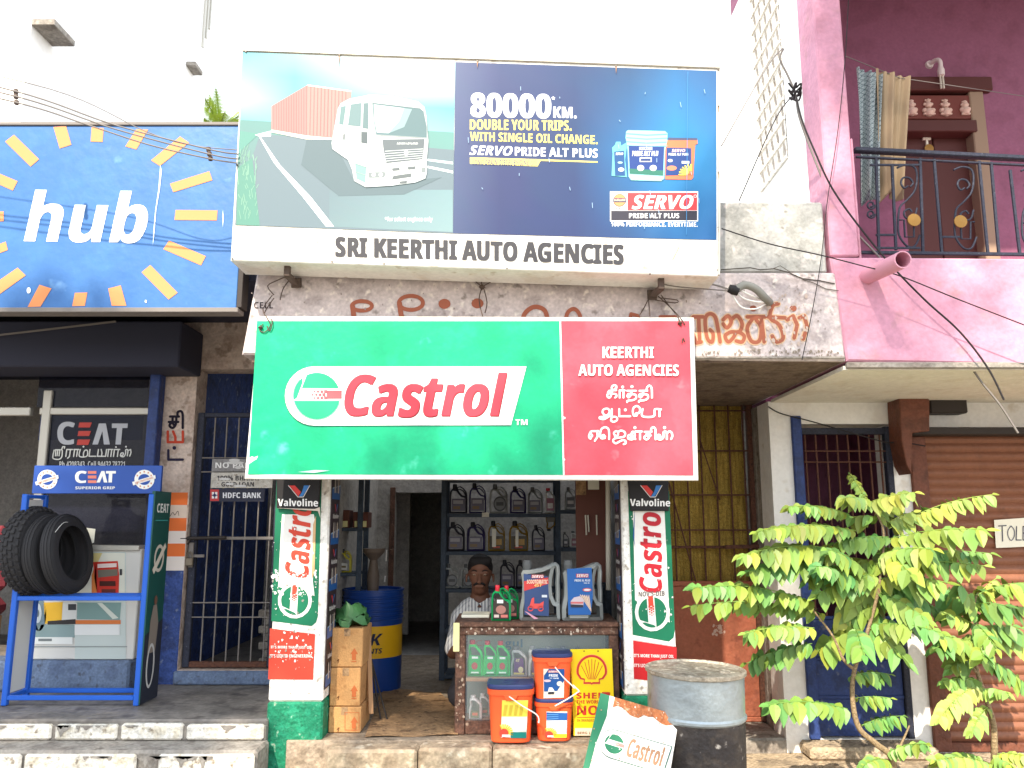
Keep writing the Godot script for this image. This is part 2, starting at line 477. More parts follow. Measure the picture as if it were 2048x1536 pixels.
func holes(m: M, lo: Vector3, hi: Vector3, hs: Array) -> void:   # wall slab with rectangular openings [x0, y0, x1, y1]
	var xs := [lo.x, hi.x]; var ys := [lo.y, hi.y]
	for h in hs:
		xs.append(clampf(h[0], lo.x, hi.x)); xs.append(clampf(h[2], lo.x, hi.x)); ys.append(clampf(h[1], lo.y, hi.y)); ys.append(clampf(h[3], lo.y, hi.y))
	xs.sort(); ys.sort()
	var solid := func(i: int, j: int) -> bool:
		if i < 0 or j < 0 or i >= xs.size() - 1 or j >= ys.size() - 1: return false
		if xs[i + 1] - xs[i] < 1e-5 or ys[j + 1] - ys[j] < 1e-5: return false
		var c := Vector2((xs[i] + xs[i + 1]) / 2, (ys[j] + ys[j + 1]) / 2)
		for h in hs:
			if c.x > h[0] and c.x < h[2] and c.y > h[1] and c.y < h[3]: return false
		return true
	for i in xs.size() - 1:
		for j in ys.size() - 1:
			if not solid.call(i, j): continue
			var a := Vector3(xs[i], ys[j], lo.z); var b := Vector3(xs[i + 1], ys[j + 1], hi.z)
			m.quad(Vector3(a.x, a.y, b.z), Vector3(b.x, a.y, b.z), Vector3(b.x, b.y, b.z), Vector3(a.x, b.y, b.z))
			m.quad(Vector3(b.x, a.y, a.z), Vector3(a.x, a.y, a.z), Vector3(a.x, b.y, a.z), Vector3(b.x, b.y, a.z))
			# reveals: find the next non-degenerate neighbour
			var L := i - 1
			while L >= 0 and xs[L + 1] - xs[L] < 1e-5: L -= 1
			var R := i + 1
			while R < xs.size() - 1 and xs[R + 1] - xs[R] < 1e-5: R += 1
			var D := j - 1
			while D >= 0 and ys[D + 1] - ys[D] < 1e-5: D -= 1
			var U := j + 1
			while U < ys.size() - 1 and ys[U + 1] - ys[U] < 1e-5: U += 1
			if not solid.call(L, j): m.quad(a, Vector3(a.x, a.y, b.z), Vector3(a.x, b.y, b.z), Vector3(a.x, b.y, a.z))
			if not solid.call(R, j): m.quad(Vector3(b.x, a.y, b.z), Vector3(b.x, a.y, a.z), b * Vector3(1, 1, 0) + Vector3(0, 0, a.z), b)
			if not solid.call(i, D): m.quad(a, Vector3(b.x, a.y, a.z), Vector3(b.x, a.y, b.z), Vector3(a.x, a.y, b.z))
			if not solid.call(i, U): m.quad(Vector3(a.x, b.y, b.z), b, Vector3(b.x, b.y, a.z), Vector3(a.x, b.y, a.z))

func curve(p: Array, per := 6) -> PackedVector3Array:
	var o := PackedVector3Array()
	for i in p.size() - 1:
		var a: Vector3 = p[maxi(i - 1, 0)]; var b: Vector3 = p[i]; var d: Vector3 = p[i + 1]; var e: Vector3 = p[mini(i + 2, p.size() - 1)]
		for s in per: o.append(b.cubic_interpolate(d, a, e, float(s) / per))
	o.append(p[-1])
	return o

# ---------------------------------------------------------------- materials
func c8(r: int, g: int, b: int) -> Color: return Color(r / 255.0, g / 255.0, b / 255.0)

func fbm(sd: int, freq: float, oct := 4, size := 512) -> PackedByteArray:
	var f := FastNoiseLite.new()
	f.seed = sd
	f.noise_type = FastNoiseLite.TYPE_SIMPLEX_SMOOTH
	f.frequency = freq
	f.fractal_octaves = oct
	var im := f.get_seamless_image(size, size)
	im.convert(Image.FORMAT_L8)
	return im.get_data()

func blend_tex(sd: int, cols: Array, freq: float, th: Array, fine := 0.25, size := 512, streak := false) -> ImageTexture:
	# cols[0] is the base; each further colour covers where its own noise passes th[i]; fine grain modulates all
	var g := fbm(sd + 91, 0.09, 3, size)
	var g2 := fbm(sd + 77, 0.03, 3, size)
	var layers := []
	for i in cols.size() - 1: layers.append(fbm(sd + i * 13, freq * (1.0 + i * 0.7), 5, size))
	var out := PackedByteArray()
	out.resize(size * size * 3)
	for y in size:
		for x in size:
			var k := y * size + x
			var src := k
			if streak: src = ((y / 7) % size) * size + (x * 2) % size
			var c: Color = cols[0]
			for i in layers.size():
				var t: float = layers[i][src] / 255.0 * 0.8 + g2[k] / 255.0 * 0.2
				t = clampf((t - th[i]) / 0.15, 0.0, 1.0)
				if t > 0.0: c = c.lerp(cols[i + 1], t * (cols[i + 1].a))
			var w := 1.0 + (g[k] / 255.0 - 0.5) * fine * 2.0 * 0.6 + (g2[k] / 255.0 - 0.5) * fine
			out[k * 3] = int(clampf(c.r * w, 0, 1) * 255); out[k * 3 + 1] = int(clampf(c.g * w, 0, 1) * 255); out[k * 3 + 2] = int(clampf(c.b * w, 0, 1) * 255)
	var im := Image.create_from_data(size, size, false, Image.FORMAT_RGB8, out)
	im.generate_mipmaps()
	return ImageTexture.create_from_image(im)

var bump_tex := {}
func bump(sd: int, freq: float, amount: float) -> ImageTexture:
	var key := "%d %f %f" % [sd, freq, amount]
	if bump_tex.has(key): return bump_tex[key]
	var d := fbm(sd, freq, 5, 512)
	var im := Image.create_from_data(512, 512, false, Image.FORMAT_L8, d)
	im.convert(Image.FORMAT_RGBA8)
	im.bump_map_to_normal_map(amount)
	im.generate_mipmaps()
	bump_tex[key] = ImageTexture.create_from_image(im)
	return bump_tex[key]

func mat(called: String, col: Color, rough := 0.8, metal := 0.0) -> StandardMaterial3D:
	var m := StandardMaterial3D.new()
	m.albedo_color = col
	m.roughness = rough
	m.metallic = metal
	m.metallic_specular = 0.4
	mats[called] = m
	return m

func tmat(called: String, tex: Texture2D, scale := 1.0, rough := 0.85, nrm: Texture2D = null, nscale := 1.0, metal := 0.0) -> StandardMaterial3D:
	var m := mat(called, Color.WHITE, rough, metal)
	m.albedo_texture = tex
	m.uv1_triplanar = true
	m.uv1_world_triplanar = true
	m.uv1_scale = Vector3.ONE * scale
	if nrm:
		m.normal_enabled = true
		m.normal_texture = nrm
		m.normal_scale = nscale
	return m

func tint(called: String, of: String, col: Color, rough := -1.0) -> StandardMaterial3D:
	var m: StandardMaterial3D = mats[of].duplicate()
	m.albedo_color = col
	if rough >= 0: m.roughness = rough
	mats[called] = m
	return m

func _ready() -> void:
	rng.seed = 20417
	# ---- camera
	var cam := Camera3D.new()
	cam.name = "camera"
	cam.position = CAM
	cam.rotation = Vector3(PITCH, 0, 0)
	cam.fov = rad_to_deg(2.0 * atan(768.0 / F))
	cam.near = 0.05
	cam.far = 400.0
	add_child(cam)
	cam.current = true
	# ---- sky, exposure
	var we := WorldEnvironment.new()
	we.name = "world_environment"
	var env := Environment.new()
	env.background_mode = Environment.BG_SKY
	var sky := Sky.new()
	var sm := ProceduralSkyMaterial.new()
	sm.sky_top_color = Color(0.86, 0.91, 0.97)
	sm.sky_horizon_color = Color(0.98, 0.98, 0.98)
	sm.sky_curve = 0.25
	sm.ground_bottom_color = Color(0.36, 0.33, 0.29)
	sm.ground_horizon_color = Color(0.6, 0.58, 0.54)
	sm.sky_energy_multiplier = 1.2
	sky.sky_material = sm
	env.sky = sky
	env.tonemap_mode = Environment.TONE_MAPPER_LINEAR
	env.tonemap_exposure = 1.9
	env.sdfgi_enabled = true
	env.ssao_enabled = true
	env.ssil_enabled = true
	we.environment = env
	add_child(we)
	# ---- sun: behind the camera, high on the left
	var sun := DirectionalLight3D.new()
	sun.name = "sun"
	sun.light_energy = 1.45
	sun.light_color = Color(1.0, 0.95, 0.87)
	sun.light_angular_distance = 0.8
	sun.shadow_enabled = true
	add_child(sun)
	sun.look_at_from_position(Vector3.ZERO, Vector3(0.22, -0.65, -0.72), Vector3.UP)
	make_materials()
	build_ground()
	build_tyre_shop()
	build_banner()
	build_shop()
	build_side_gate()
	build_white_house()
	build_pink_house()
	build_backdrop()
	build_box_sign()
	build_hanging_board()
	build_pillar_signs()
	build_stand()
	build_interior()
	build_counter()
	build_man()
	build_front_goods()
	build_cables()
	build_plants()
	build_shade_tree()

func make_materials() -> void:
	var pl := bump(5, 0.03, 6.0)
	var fine := bump(9, 0.12, 4.0)
	mat("ink", Color.WHITE, 0.55).vertex_color_use_as_albedo = true
	mat("ink_gloss", Color.WHITE, 0.35).vertex_color_use_as_albedo = true
	mat("ink_matte", Color.WHITE, 0.9).vertex_color_use_as_albedo = true
	tmat("asphalt", blend_tex(3, [c8(124, 116, 104), c8(140, 130, 116)], 0.02, [0.55]), 0.5, 0.95, fine, 1.0)  # unseen street, colour lightened to bounce sun onto soffits and walls
	tmat("apron", blend_tex(4, [c8(178, 160, 136), c8(150, 135, 115), c8(120, 108, 95)], 0.012, [0.52, 0.62]), 0.6, 0.95, fine, 1.0)
	tmat("concrete", blend_tex(11, [c8(150, 143, 134), c8(132, 124, 116), c8(112, 104, 96)], 0.012, [0.52, 0.62], 0.2), 0.8, 0.92, pl, 0.5)
	tmat("porch", blend_tex(12, [c8(128, 121, 114), c8(110, 104, 98), c8(92, 86, 82)], 0.009, [0.5, 0.62], 0.2), 0.45, 0.55, pl, 0.3)
	tmat("limewash", blend_tex(13, [c8(226, 220, 208), c8(208, 198, 178), c8(138, 126, 110)], 0.015, [0.52, 0.64], 0.2), 0.9, 0.92, pl, 1.0)
	tmat("plaster_tan", blend_tex(14, [c8(196, 178, 166), c8(178, 158, 146), c8(150, 132, 120)], 0.01, [0.52, 0.62], 0.15), 0.7, 0.9, pl, 0.6)
	tmat("plaster_blue", blend_tex(15, [c8(52, 72, 128), c8(46, 60, 104), c8(110, 118, 140)], 0.012, [0.52, 0.68], 0.2), 0.9, 0.75, pl, 0.6)
	tmat("blue_sill", blend_tex(16, [c8(104, 120, 146), c8(92, 106, 132), c8(80, 86, 100)], 0.014, [0.52, 0.64], 0.15), 1.0, 0.85, pl, 0.3)
	tmat("plaster_white", blend_tex(17, [c8(242, 240, 236), c8(236, 232, 226), c8(220, 214, 204)], 0.008, [0.58, 0.72], 0.04), 0.5, 0.9, pl, 0.2)
	tmat("plaster_bright", blend_tex(18, [c8(246, 245, 242), c8(243, 240, 234), c8(232, 226, 214)], 0.006, [0.58, 0.74], 0.03), 0.4, 0.9, pl, 0.15)
	tmat("fascia_wash", blend_tex(19, [c8(196, 184, 182), c8(174, 162, 160), c8(138, 128, 124), c8(216, 206, 198)], 0.011, [0.55, 0.68, 0.62], 0.12), 0.75, 0.92, pl, 0.4)
	tmat("fascia_grey", blend_tex(20, [c8(168, 167, 163), c8(148, 148, 144), c8(192, 184, 180), c8(126, 124, 120)], 0.010, [0.52, 0.62, 0.7], 0.12), 0.75, 0.92, pl, 0.4)
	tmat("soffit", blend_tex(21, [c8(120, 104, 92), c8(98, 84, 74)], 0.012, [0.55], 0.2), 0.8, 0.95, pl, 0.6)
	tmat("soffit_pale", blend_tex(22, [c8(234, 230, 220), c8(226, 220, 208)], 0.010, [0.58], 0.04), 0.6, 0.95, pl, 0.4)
	tmat("pink", blend_tex(23, [c8(202, 146, 166), c8(194, 138, 156), c8(186, 138, 148)], 0.008, [0.54, 0.68], 0.07), 0.6, 0.85, pl, 0.25)
	tmat("purple", blend_tex(24, [c8(142, 90, 114), c8(134, 84, 106)], 0.008, [0.56], 0.06), 0.6, 0.85, pl, 0.2)
	tmat("pillar_paint", blend_tex(25, [c8(232, 230, 224), c8(216, 210, 200), c8(150, 142, 132)], 0.012, [0.56, 0.72], 0.08), 0.9, 0.8, pl, 0.6)
	tmat("pillar_green", blend_tex(26, [c8(22, 116, 84), c8(30, 128, 96), c8(150, 160, 140)], 0.016, [0.55, 0.71], 0.2), 1.2, 0.7, pl, 0.7)
	tmat("dark_wall", blend_tex(27, [c8(172, 168, 162), c8(160, 156, 150)], 0.01, [0.55], 0.15), 0.7, 0.9, pl, 0.4)
	tmat("shop_floor", blend_tex(28, [c8(154, 138, 120), c8(140, 124, 106), c8(122, 108, 92)], 0.012, [0.5, 0.62], 0.2), 0.8, 0.9, pl, 0.7)
	tmat("threshold", blend_tex(29, [c8(164, 146, 124), c8(140, 122, 102), c8(192, 178, 158)], 0.014, [0.52, 0.63], 0.2), 0.7, 0.95, pl, 0.7)
	tmat("stone_green", blend_tex(30, [c8(40, 118, 92), c8(120, 110, 92), c8(150, 138, 118)], 0.016, [0.5, 0.58], 0.3), 0.8, 0.95, pl, 1.2)
	tmat("worn_wood", blend_tex(31, [c8(104, 74, 60), c8(80, 58, 48), c8(160, 136, 116)], 0.014, [0.5, 0.68], 0.3), 1.2, 0.75, pl, 0.6)
	tmat("cardboard", blend_tex(32, [c8(196, 148, 96), c8(186, 138, 88), c8(170, 122, 76)], 0.008, [0.54, 0.68], 0.08), 1.2, 0.9, fine, 0.3)
	tmat("cardboard_old", blend_tex(33, [c8(168, 134, 98), c8(140, 110, 80), c8(104, 82, 62)], 0.012, [0.52, 0.64], 0.2), 1.0, 0.95, pl, 0.8)
	tmat("rust_sheet", blend_tex(34, [c8(164, 96, 72), c8(156, 88, 66), c8(134, 76, 58)], 0.008, [0.56, 0.68], 0.1), 0.7, 0.6, pl, 0.35)
	tmat("rust_bar", blend_tex(35, [c8(96, 62, 48), c8(76, 50, 42)], 0.03, [0.52], 0.25), 2.0, 0.8, pl, 0.5)
	tmat("matting", blend_tex(36, [c8(158, 132, 62), c8(136, 110, 48), c8(110, 88, 40)], 0.02, [0.5, 0.6], 0.35, 512, true), 1.6, 0.95, pl, 0.9)
	tmat("shutter", blend_tex(37, [c8(134, 88, 66), c8(126, 82, 62), c8(112, 72, 55)], 0.008, [0.56, 0.68], 0.08), 0.7, 0.5, pl, 0.25)
	tmat("brown_iron", blend_tex(38, [c8(112, 68, 52), c8(98, 60, 46)], 0.01, [0.55], 0.15), 0.8, 0.6, pl, 0.4)
	tmat("door_blue", blend_tex(39, [c8(44, 64, 118), c8(38, 54, 98), c8(92, 98, 120)], 0.01, [0.55, 0.72], 0.15), 0.9, 0.5, pl, 0.35)
	tmat("iron_blue", blend_tex(40, [c8(44, 47, 62), c8(36, 39, 50), c8(120, 122, 128)], 0.03, [0.55, 0.76], 0.2), 2.0, 0.6, pl, 0.4)
	tmat("drum_grey", blend_tex(41, [c8(154, 164, 169), c8(146, 156, 161), c8(120, 124, 124)], 0.008, [0.55, 0.72], 0.08), 0.9, 0.36, pl, 0.25, 0.5)
	tmat("drum_black", blend_tex(42, [c8(46, 42, 42), c8(60, 54, 50), c8(176, 170, 160)], 0.016, [0.55, 0.72], 0.25), 1.0, 0.6, pl, 0.5)
	tmat("drum_lid", blend_tex(43, [c8(158, 150, 136), c8(132, 122, 108), c8(196, 188, 172)], 0.014, [0.5, 0.62], 0.25), 1.2, 0.55, pl, 0.5, 0.3)
	tmat("rust_patch", blend_tex(44, [c8(176, 108, 68), c8(140, 82, 52), c8(206, 176, 146)], 0.02, [0.52, 0.64], 0.3), 2.0, 0.9, pl, 0.8)
	tmat("tin_white", blend_tex(45, [c8(226, 222, 214), c8(206, 200, 190), c8(150, 130, 110)], 0.014, [0.56, 0.72], 0.12), 1.6, 0.6, pl, 0.4)
	tmat("bark", blend_tex(46, [c8(142, 122, 92), c8(112, 94, 70), c8(170, 152, 122)], 0.03, [0.5, 0.62], 0.3), 3.0, 0.95, pl, 1.2)
	tmat("steel_dark", blend_tex(47, [c8(66, 78, 92), c8(56, 66, 80)], 0.012, [0.55], 0.15), 1.0, 0.6, pl, 0.3)
	tmat("tin_box", blend_tex(48, [c8(232, 230, 224), c8(220, 214, 204), c8(170, 156, 136)], 0.008, [0.58, 0.72], 0.06), 0.6, 0.5, pl, 0.15)
	tmat("vent_block", blend_tex(49, [c8(236, 232, 224), c8(214, 206, 194), c8(176, 164, 150)], 0.02, [0.54, 0.66], 0.1), 1.0, 0.95, pl, 0.5)
	mat("alu", c8(186, 182, 172), 0.45, 0.4)
	mat("blue_paint", c8(34, 92, 190), 0.4)
	mat("white_panel", c8(206, 204, 198), 0.55)
	mat("rubber", c8(44, 43, 45), 0.75)
	mat("black", c8(30, 28, 30), 0.6)
	mat("black_iron", c8(52, 46, 44), 0.6)
	mat("navy_dark", c8(48, 50, 66), 0.7)
	mat("cable_black", c8(40, 36, 38), 0.7)
	mat("cable_grey", c8(122, 116, 112), 0.7)
	mat("cable_white", c8(226, 224, 218), 0.6)
	mat("pipe_pink", c8(206, 148, 166), 0.45)
	mat("pipe_grey", c8(128, 128, 122), 0.6)
	mat("bracket", c8(84, 70, 62), 0.7)
	mat("bolt", c8(120, 112, 104), 0.5, 0.5)
	mat("maroon", c8(112, 46, 54), 0.45)
	mat("orange_pail", c8(238, 96, 50), 0.4)
	mat("navy_lid", c8(46, 58, 104), 0.45)
	mat("can_grey", c8(146, 150, 148), 0.4)
	mat("can_silver", c8(176, 178, 174), 0.4)
	mat("can_dark", c8(52, 50, 58), 0.45)
	mat("can_purple", c8(60, 52, 96), 0.45)
	mat("can_gold", c8(150, 118, 40), 0.4)
	mat("can_white", c8(224, 224, 220), 0.45)
	mat("can_green", c8(20, 148, 84), 0.35)
	mat("can_lime", c8(58, 196, 92), 0.35)
	mat("can_yellow", c8(196, 186, 70), 0.45)
	mat("cap_red", c8(196, 44, 58), 0.4)
	mat("cap_grey", c8(96, 98, 98), 0.45)
	mat("cap_black", c8(34, 34, 36), 0.45)
	mat("drum_blue", c8(28, 66, 140), 0.35)
	mat("drum_yellow", c8(236, 182, 30), 0.4)
	mat("skin", c8(110, 72, 54), 0.6)
	mat("hair", c8(26, 22, 22), 0.8)
	mat("trousers", c8(62, 58, 60), 0.9)
	mat("paper", c8(236, 232, 214), 0.9)
	mat("paper_yellow", c8(226, 220, 160), 0.9)
	mat("bag_green", c8(64, 112, 66), 0.45)
	mat("lamp_white", c8(226, 216, 212), 0.4)
	mat("door_dark", c8(84, 44, 40), 0.6)
	mat("door_lintel", c8(112, 56, 48), 0.6)
	mat("figure", c8(216, 186, 170), 0.7)
	mat("brass", c8(150, 112, 52), 0.5, 0.2)
	mat("tan_frame", c8(150, 128, 108), 0.8)
	mat("cloth_tan", c8(160, 140, 114), 0.95)
	mat("funnel", c8(112, 98, 86), 0.5)
	mat("wood_pale", c8(170, 132, 96), 0.85)
	mat("yellow_board", c8(240, 206, 22), 0.5)
	mat("brown_board", c8(104, 64, 54), 0.7)
	mat("tube_white", c8(206, 200, 184), 0.5)
	mat("lock", c8(120, 110, 96), 0.45, 0.6)
	mat("strip_dark", c8(52, 40, 44), 0.5)
	var gl := mat("glass", Color(0.72, 0.78, 0.8, 0.1), 0.06)
	gl.metallic_specular = 0.25
	gl.transparency = BaseMaterial3D.TRANSPARENCY_ALPHA
	var gt := mat("glass_tint", Color(0.1, 0.11, 0.17, 0.6), 0.05)
	gt.metallic_specular = 0.22
	gt.transparency = BaseMaterial3D.TRANSPARENCY_ALPHA
	# striped shirt
	var im := Image.create(128, 128, false, Image.FORMAT_RGB8)
	for x in 128:
		for y in 128:
			var s := fmod(x, 16.0)
			im.set_pixel(x, y, c8(228, 226, 222) if s < 9 else (c8(120, 122, 128) if s < 13 else c8(178, 176, 178)))
	im.generate_mipmaps()
	tmat("shirt", ImageTexture.create_from_image(im), 5.5, 0.95)
	# checked towel
	im = Image.create(128, 128, false, Image.FORMAT_RGB8)
	for x in 128:
		for y in 128:
			var q := fmod(x + y, 32.0) < 5 or fmod(x - y + 256.0, 32.0) < 5
			im.set_pixel(x, y, c8(70, 82, 90) if q else c8(160, 172, 174))
	im.generate_mipmaps()
	tmat("cloth_check", ImageTexture.create_from_image(im), 7.0, 0.95)
	for k in [["leaf", c8(150, 174, 84)], ["leaf_shade", c8(150, 174, 84)], ["palm_leaf", c8(128, 150, 60)]]:
		var lm := mat(k[0], k[1], 0.45)
		lm.backlight_enabled = true
		lm.backlight = Color(k[1].r * 0.6, k[1].g * 0.6, k[1].b * 0.3)
		lm.cull_mode = BaseMaterial3D.CULL_DISABLED
	mats["leaf"].albedo_color = Color.WHITE
	mats["leaf"].vertex_color_use_as_albedo = true
	mats["leaf"].backlight = Color(0.3, 0.36, 0.1)

# ---------------------------------------------------------------- ground, steps
func build_ground() -> void:
	var m := M.new()
	m.quad(Vector3(-90, 0, 90), Vector3(90, 0, 90), Vector3(90, 0, -120), Vector3(-90, 0, -120))
	tag(solo(m, "ground", "asphalt", "grey tarmac street in front of the shops", "ground"), "", "", "", "structure")
	m = M.new()
	m.box(Vector3(1.06, 0.004, -1.55), Vector3(5.5, 0.1, 1.5), 0.02)
	tag(solo(m, "pavement", "apron", "pale dusty cement apron beside the oil drum", "pavement"), "", "", "", "structure")
	# porch of the tyre shop with white-washed blocks
	var t := thing("porch_steps", "cement porch with two rows of lime-washed edge blocks before the tyre shop", "steps", Vector3(-3.0, 0, 0.0))
	t.set_meta("kind", "structure")
	var xr := W(533, 1440, 0.05).x
	m = M.new()
	m.box(Vector3(-6.0, 0.004, -3.6), Vector3(xr, PORCH, 0.03), 0.01)
	part(m, "porch_floor", "porch", t)
	var y0 := W(0, 1482, 0.07).y
	m = M.new()
	m.box(Vector3(-6.0, 0.004, 0.031), Vector3(xr + 0.02, y0, 0.27), 0.015)
	part(m, "lower_step", "concrete", t)
	var js := [-420, -270, -150, -20, 106, 238, 369, 531]
	for i in js.size() - 1:
		var a := W(js[i] + 4, 1460, 0.07).x; var b := W(js[i + 1] - 4, 1460, 0.07).x
		m = M.new()
		var yt := PORCH - 0.014 - rng.randf() * 0.008
		m.box(Vector3(a, y0 + 0.004, 0.032), Vector3(b, yt, 0.07 + rng.randf() * 0.008), 0.012)
		part(m, "edge_block", "limewash", t)
	m = M.new()
	m.box(Vector3(-6.0, y0 + 0.003, 0.031), Vector3(xr, PORCH - 0.03, 0.055), 0.0)
	part(m, "mortar", "concrete", t)
	js = [-500, -260, 46, 276, 314, 512]
	for i in js.size() - 1:
		if js[i] == 276: continue
		var a := W(js[i] + 3, 1520, 0.29).x; var b := W(js[i + 1] - 3, 1520, 0.29).x
		m = M.new()
		m.box(Vector3(a, 0.006, 0.272), Vector3(b, y0 - 0.012, 0.295 + rng.randf() * 0.008), 0.012)
		part(m, "edge_block", "limewash", t)
	# worn patches of bare cement on the blocks
	m = M.new()
	for i in 26:
		var px := rng.randf_range(0, 510)
		var q := W(px, 1443 if i % 2 else 1502, 0.0)
		var z := 0.081 if i % 2 else 0.306
		var y := (PORCH - 0.02) if i % 2 else y0 - 0.018
		var pts := PackedVector2Array()
		var w := rng.randf_range(0.015, 0.06); var h := rng.randf_range(0.012, 0.07 if i % 3 == 0 else 0.03)
		for k in 9:
			var u := float(k) / 8
			pts.append(Vector2((u - 0.5) * w * 2, -h * sin(PI * u) * rng.randf_range(0.5, 1.1) - 0.001))
		m.extrude(pts, Transform3D(Basis.IDENTITY, Vector3(q.x, y, z)), 0.002)
	tag(part(m, "worn_patch", "concrete", t), "", "", "", "stuff")

# ---------------------------------------------------------------- tyre shop (left)
func build_tyre_shop() -> void:
	var t := thing("tyre_shop", "dark tyre shop front with glass window, grille gate and painted plaster pillar", "shop", Vector3(-3.2, PORCH, ZG))
	var gx0 := W(378, 1000, ZG).x; var gx1 := W(562, 1000, ZG).x
	var gt := W(0, 738, ZG).y; var gb := W(0, 1340, ZG).y
	var wx1 := W(300, 1000, ZG).x
	var wt := W(0, 690, ZG).y; var wb := W(0, 1322, ZG).y
	var top := 3.25
	var xr := W(540, 1000, ZG).x + 0.12
	# wall from window to shop, with gate and window openings
	var m := M.new()
	holes(m, Vector3(-6.0, PORCH + 0.002, ZG - 0.2), Vector3(gx1 + 0.12, top, ZG), [[-5.5, wb, wx1, wt], [gx0, gb, gx1, gt]])
	part(m, "wall", "plaster_tan", t)
	# blue dado and stripes painted on the pillar
	var k := Ink.new(plane(ZG), self)
	var xl := 326.0; var xR := 374.0
	var bands := [[985, 1010, c8(214, 110, 58)], [1010, 1036, c8(200, 184, 172)], [1036, 1062, c8(214, 110, 58)], [1062, 1087, c8(216, 206, 198)], [1087, 1113, c8(214, 110, 58)], [1113, 1141, c8(216, 206, 198)]]
	for b in bands: k.poly([[328 - (b[0] - 985) * 0.045, b[0]], [376 - (b[0] - 985) * 0.05, b[0]], [376 - (b[1] - 985) * 0.05, b[1]], [328 - (b[1] - 985) * 0.045, b[1]]], b[2], 1)
	k.stroke([[340, 1033], [346, 1025], [350, 1030], [356, 1022], [358, 1031]], 1.2, c8(90, 80, 76), 2)
	part(k.m, "painted_stripes", "ink_matte", t)
	k = Ink.new(plane(ZG), self)
	k.tamil(["si"], 338, 832, 367, 856, 5, c8(34, 32, 44), 2)
	k.tamil(["ya"], 336, 863, 366, 885, 5, c8(186, 70, 52), 2)
	k.tamil(["tt"], 337, 897, 366, 920, 5, c8(44, 40, 62), 2)
	part(k.m, "painted_sign", "ink_matte", t)
	m = M.new()
	var q0 := W(316, 1200, ZG).x; var q1 := gx0 - 0.003
	m.box(Vector3(-5.9, PORCH + 0.004, ZG - 0.01), Vector3(q1, W(0, 1141, ZG).y, ZG + 0.006), 0.0)
	# the dado stops at the window: only right of it
	m = M.new()
	m.box(Vector3(wx1 + 0.002, PORCH + 0.004, ZG - 0.01), Vector3(q1, W(0, 1141, ZG).y, ZG + 0.006), 0.0)
	part(m, "blue_dado", "plaster_blue", t)
	m = M.new()
	m.box(Vector3(gx0 - 0.02, PORCH + 0.004, ZG - 0.19), Vector3(gx1 + 0.05, gb - 0.004, ZG + 0.03), 0.01)
	part(m, "door_sill", "blue_sill", t)
	m = M.new()
	m.box(Vector3(-5.5, PORCH + 0.004, ZG + 0.012), Vector3(W(258, 1345, ZG + 0.25).x, W(0, 1322, ZG + 0.25).y, ZG + 0.25), 0.015)
	part(m, "window_plinth", "blue_sill", t)
	# rooms behind
	m = M.new()
	var zb := -3.5
	m.box(Vector3(-6.0, PORCH + 0.002, zb - 0.1), Vector3(xr + 0.6, top, zb))
	part(m, "rear_wall", "dark_wall", t)
	m = M.new()
	m.box(Vector3(-6.1, PORCH + 0.003, zb), Vector3(-6.0, top, ZG - 0.2))
	part(m, "inner_wall", "plaster_blue", t)
	m = M.new()
	m.box(Vector3(gx0 - 0.3, PORCH + 0.003, zb), Vector3(gx0 - 0.18, top, ZG - 0.202))
	part(m, "inner_wall", "plaster_blue", t)
	m = M.new()
	m.box(Vector3(-6.1, top, zb - 0.1), Vector3(xr + 0.2, top + 0.15, ZH - 0.12))
	part(m, "canopy_slab", "navy_dark", t)
	# brick pile on the passage floor
	for i in 7:
		m = M.new()
		var p := W(510 + (i % 2) * 12, 1325 - i * 14, ZG - 0.55)
		m.box(Vector3(p.x, gb - 0.08 + i * 0.062, ZG - 0.75), Vector3(p.x + 0.22, gb - 0.022 + i * 0.062, ZG - 0.62), 0.008)
		part(m, "brick", "concrete", t)
	# rolled shutter housing above the window
	m = M.new()
	pbox(m, -500, 360, 642, 733, ZG + 0.42, ZG + 0.004, 0.01)
	part(m, "shutter_housing", "navy_dark", t)
	m = M.new()
	m.beam(W(-300, 705, ZG + 0.45), W(232, 643, ZG + 0.45), 0.01, 0.012)
	part(m, "conduit", "cable_grey", t)
	# dark blue jamb right of the window
	m = M.new()
	pbox(m, 292, 313, 734, 985, ZG + 0.1, ZG + 0.002, 0.006)
	pbox(m, 284, 306, 985, 1375, ZG + 0.1, ZG + 0.002, 0.006)
	part(m, "jamb", "door_blue", t)
	# window frame and panes
	var fr := M.new()
	pbox(fr, 60, 78, 780, 1320, ZG - 0.03, ZG - 0.09, 0.006)
	part(fr, "mullion", "alu", t)
	fr = M.new()
	pbox(fr, -300, 60, 814, 831, ZG - 0.035, ZG - 0.085, 0.006)
	pbox(fr, 78, 299, 815, 829, ZG - 0.035, ZG - 0.085, 0.006)
	part(fr, "transom", "alu", t)
	fr = M.new()
	pbox(fr, 286, 300, 830, 1320, ZG - 0.04, ZG - 0.085, 0.004)
	part(fr, "side_frame", "navy_dark", t)
	m = M.new()
	pbox(m, 79, 286, 830, 1320, ZG - 0.055, ZG - 0.06)
	part(m, "pane", "glass_tint", t)
	m = M.new()
	pbox(m, 79, 299, 695, 814, ZG - 0.055, ZG - 0.06)
	part(m, "pane", "glass_tint", t)
	# vinyl lettering on the pane
	k = Ink.new(plane(ZG - 0.052), self)
	var sv := c8(176, 178, 184)
	k.text("C", 116, 844, 149, 889, sv, 1, 0, 1.0)
	for e in [[845, 855], [862, 872], [879, 890]]: k.poly([[159 - (e[0] - 845) * 0.1, e[0]], [184 - (e[0] - 845) * 0.1, e[0]], [180 - (e[0] - 845) * 0.1, e[1]], [157 - (e[0] - 845) * 0.1, e[1]]], c8(186, 66, 56), 1)
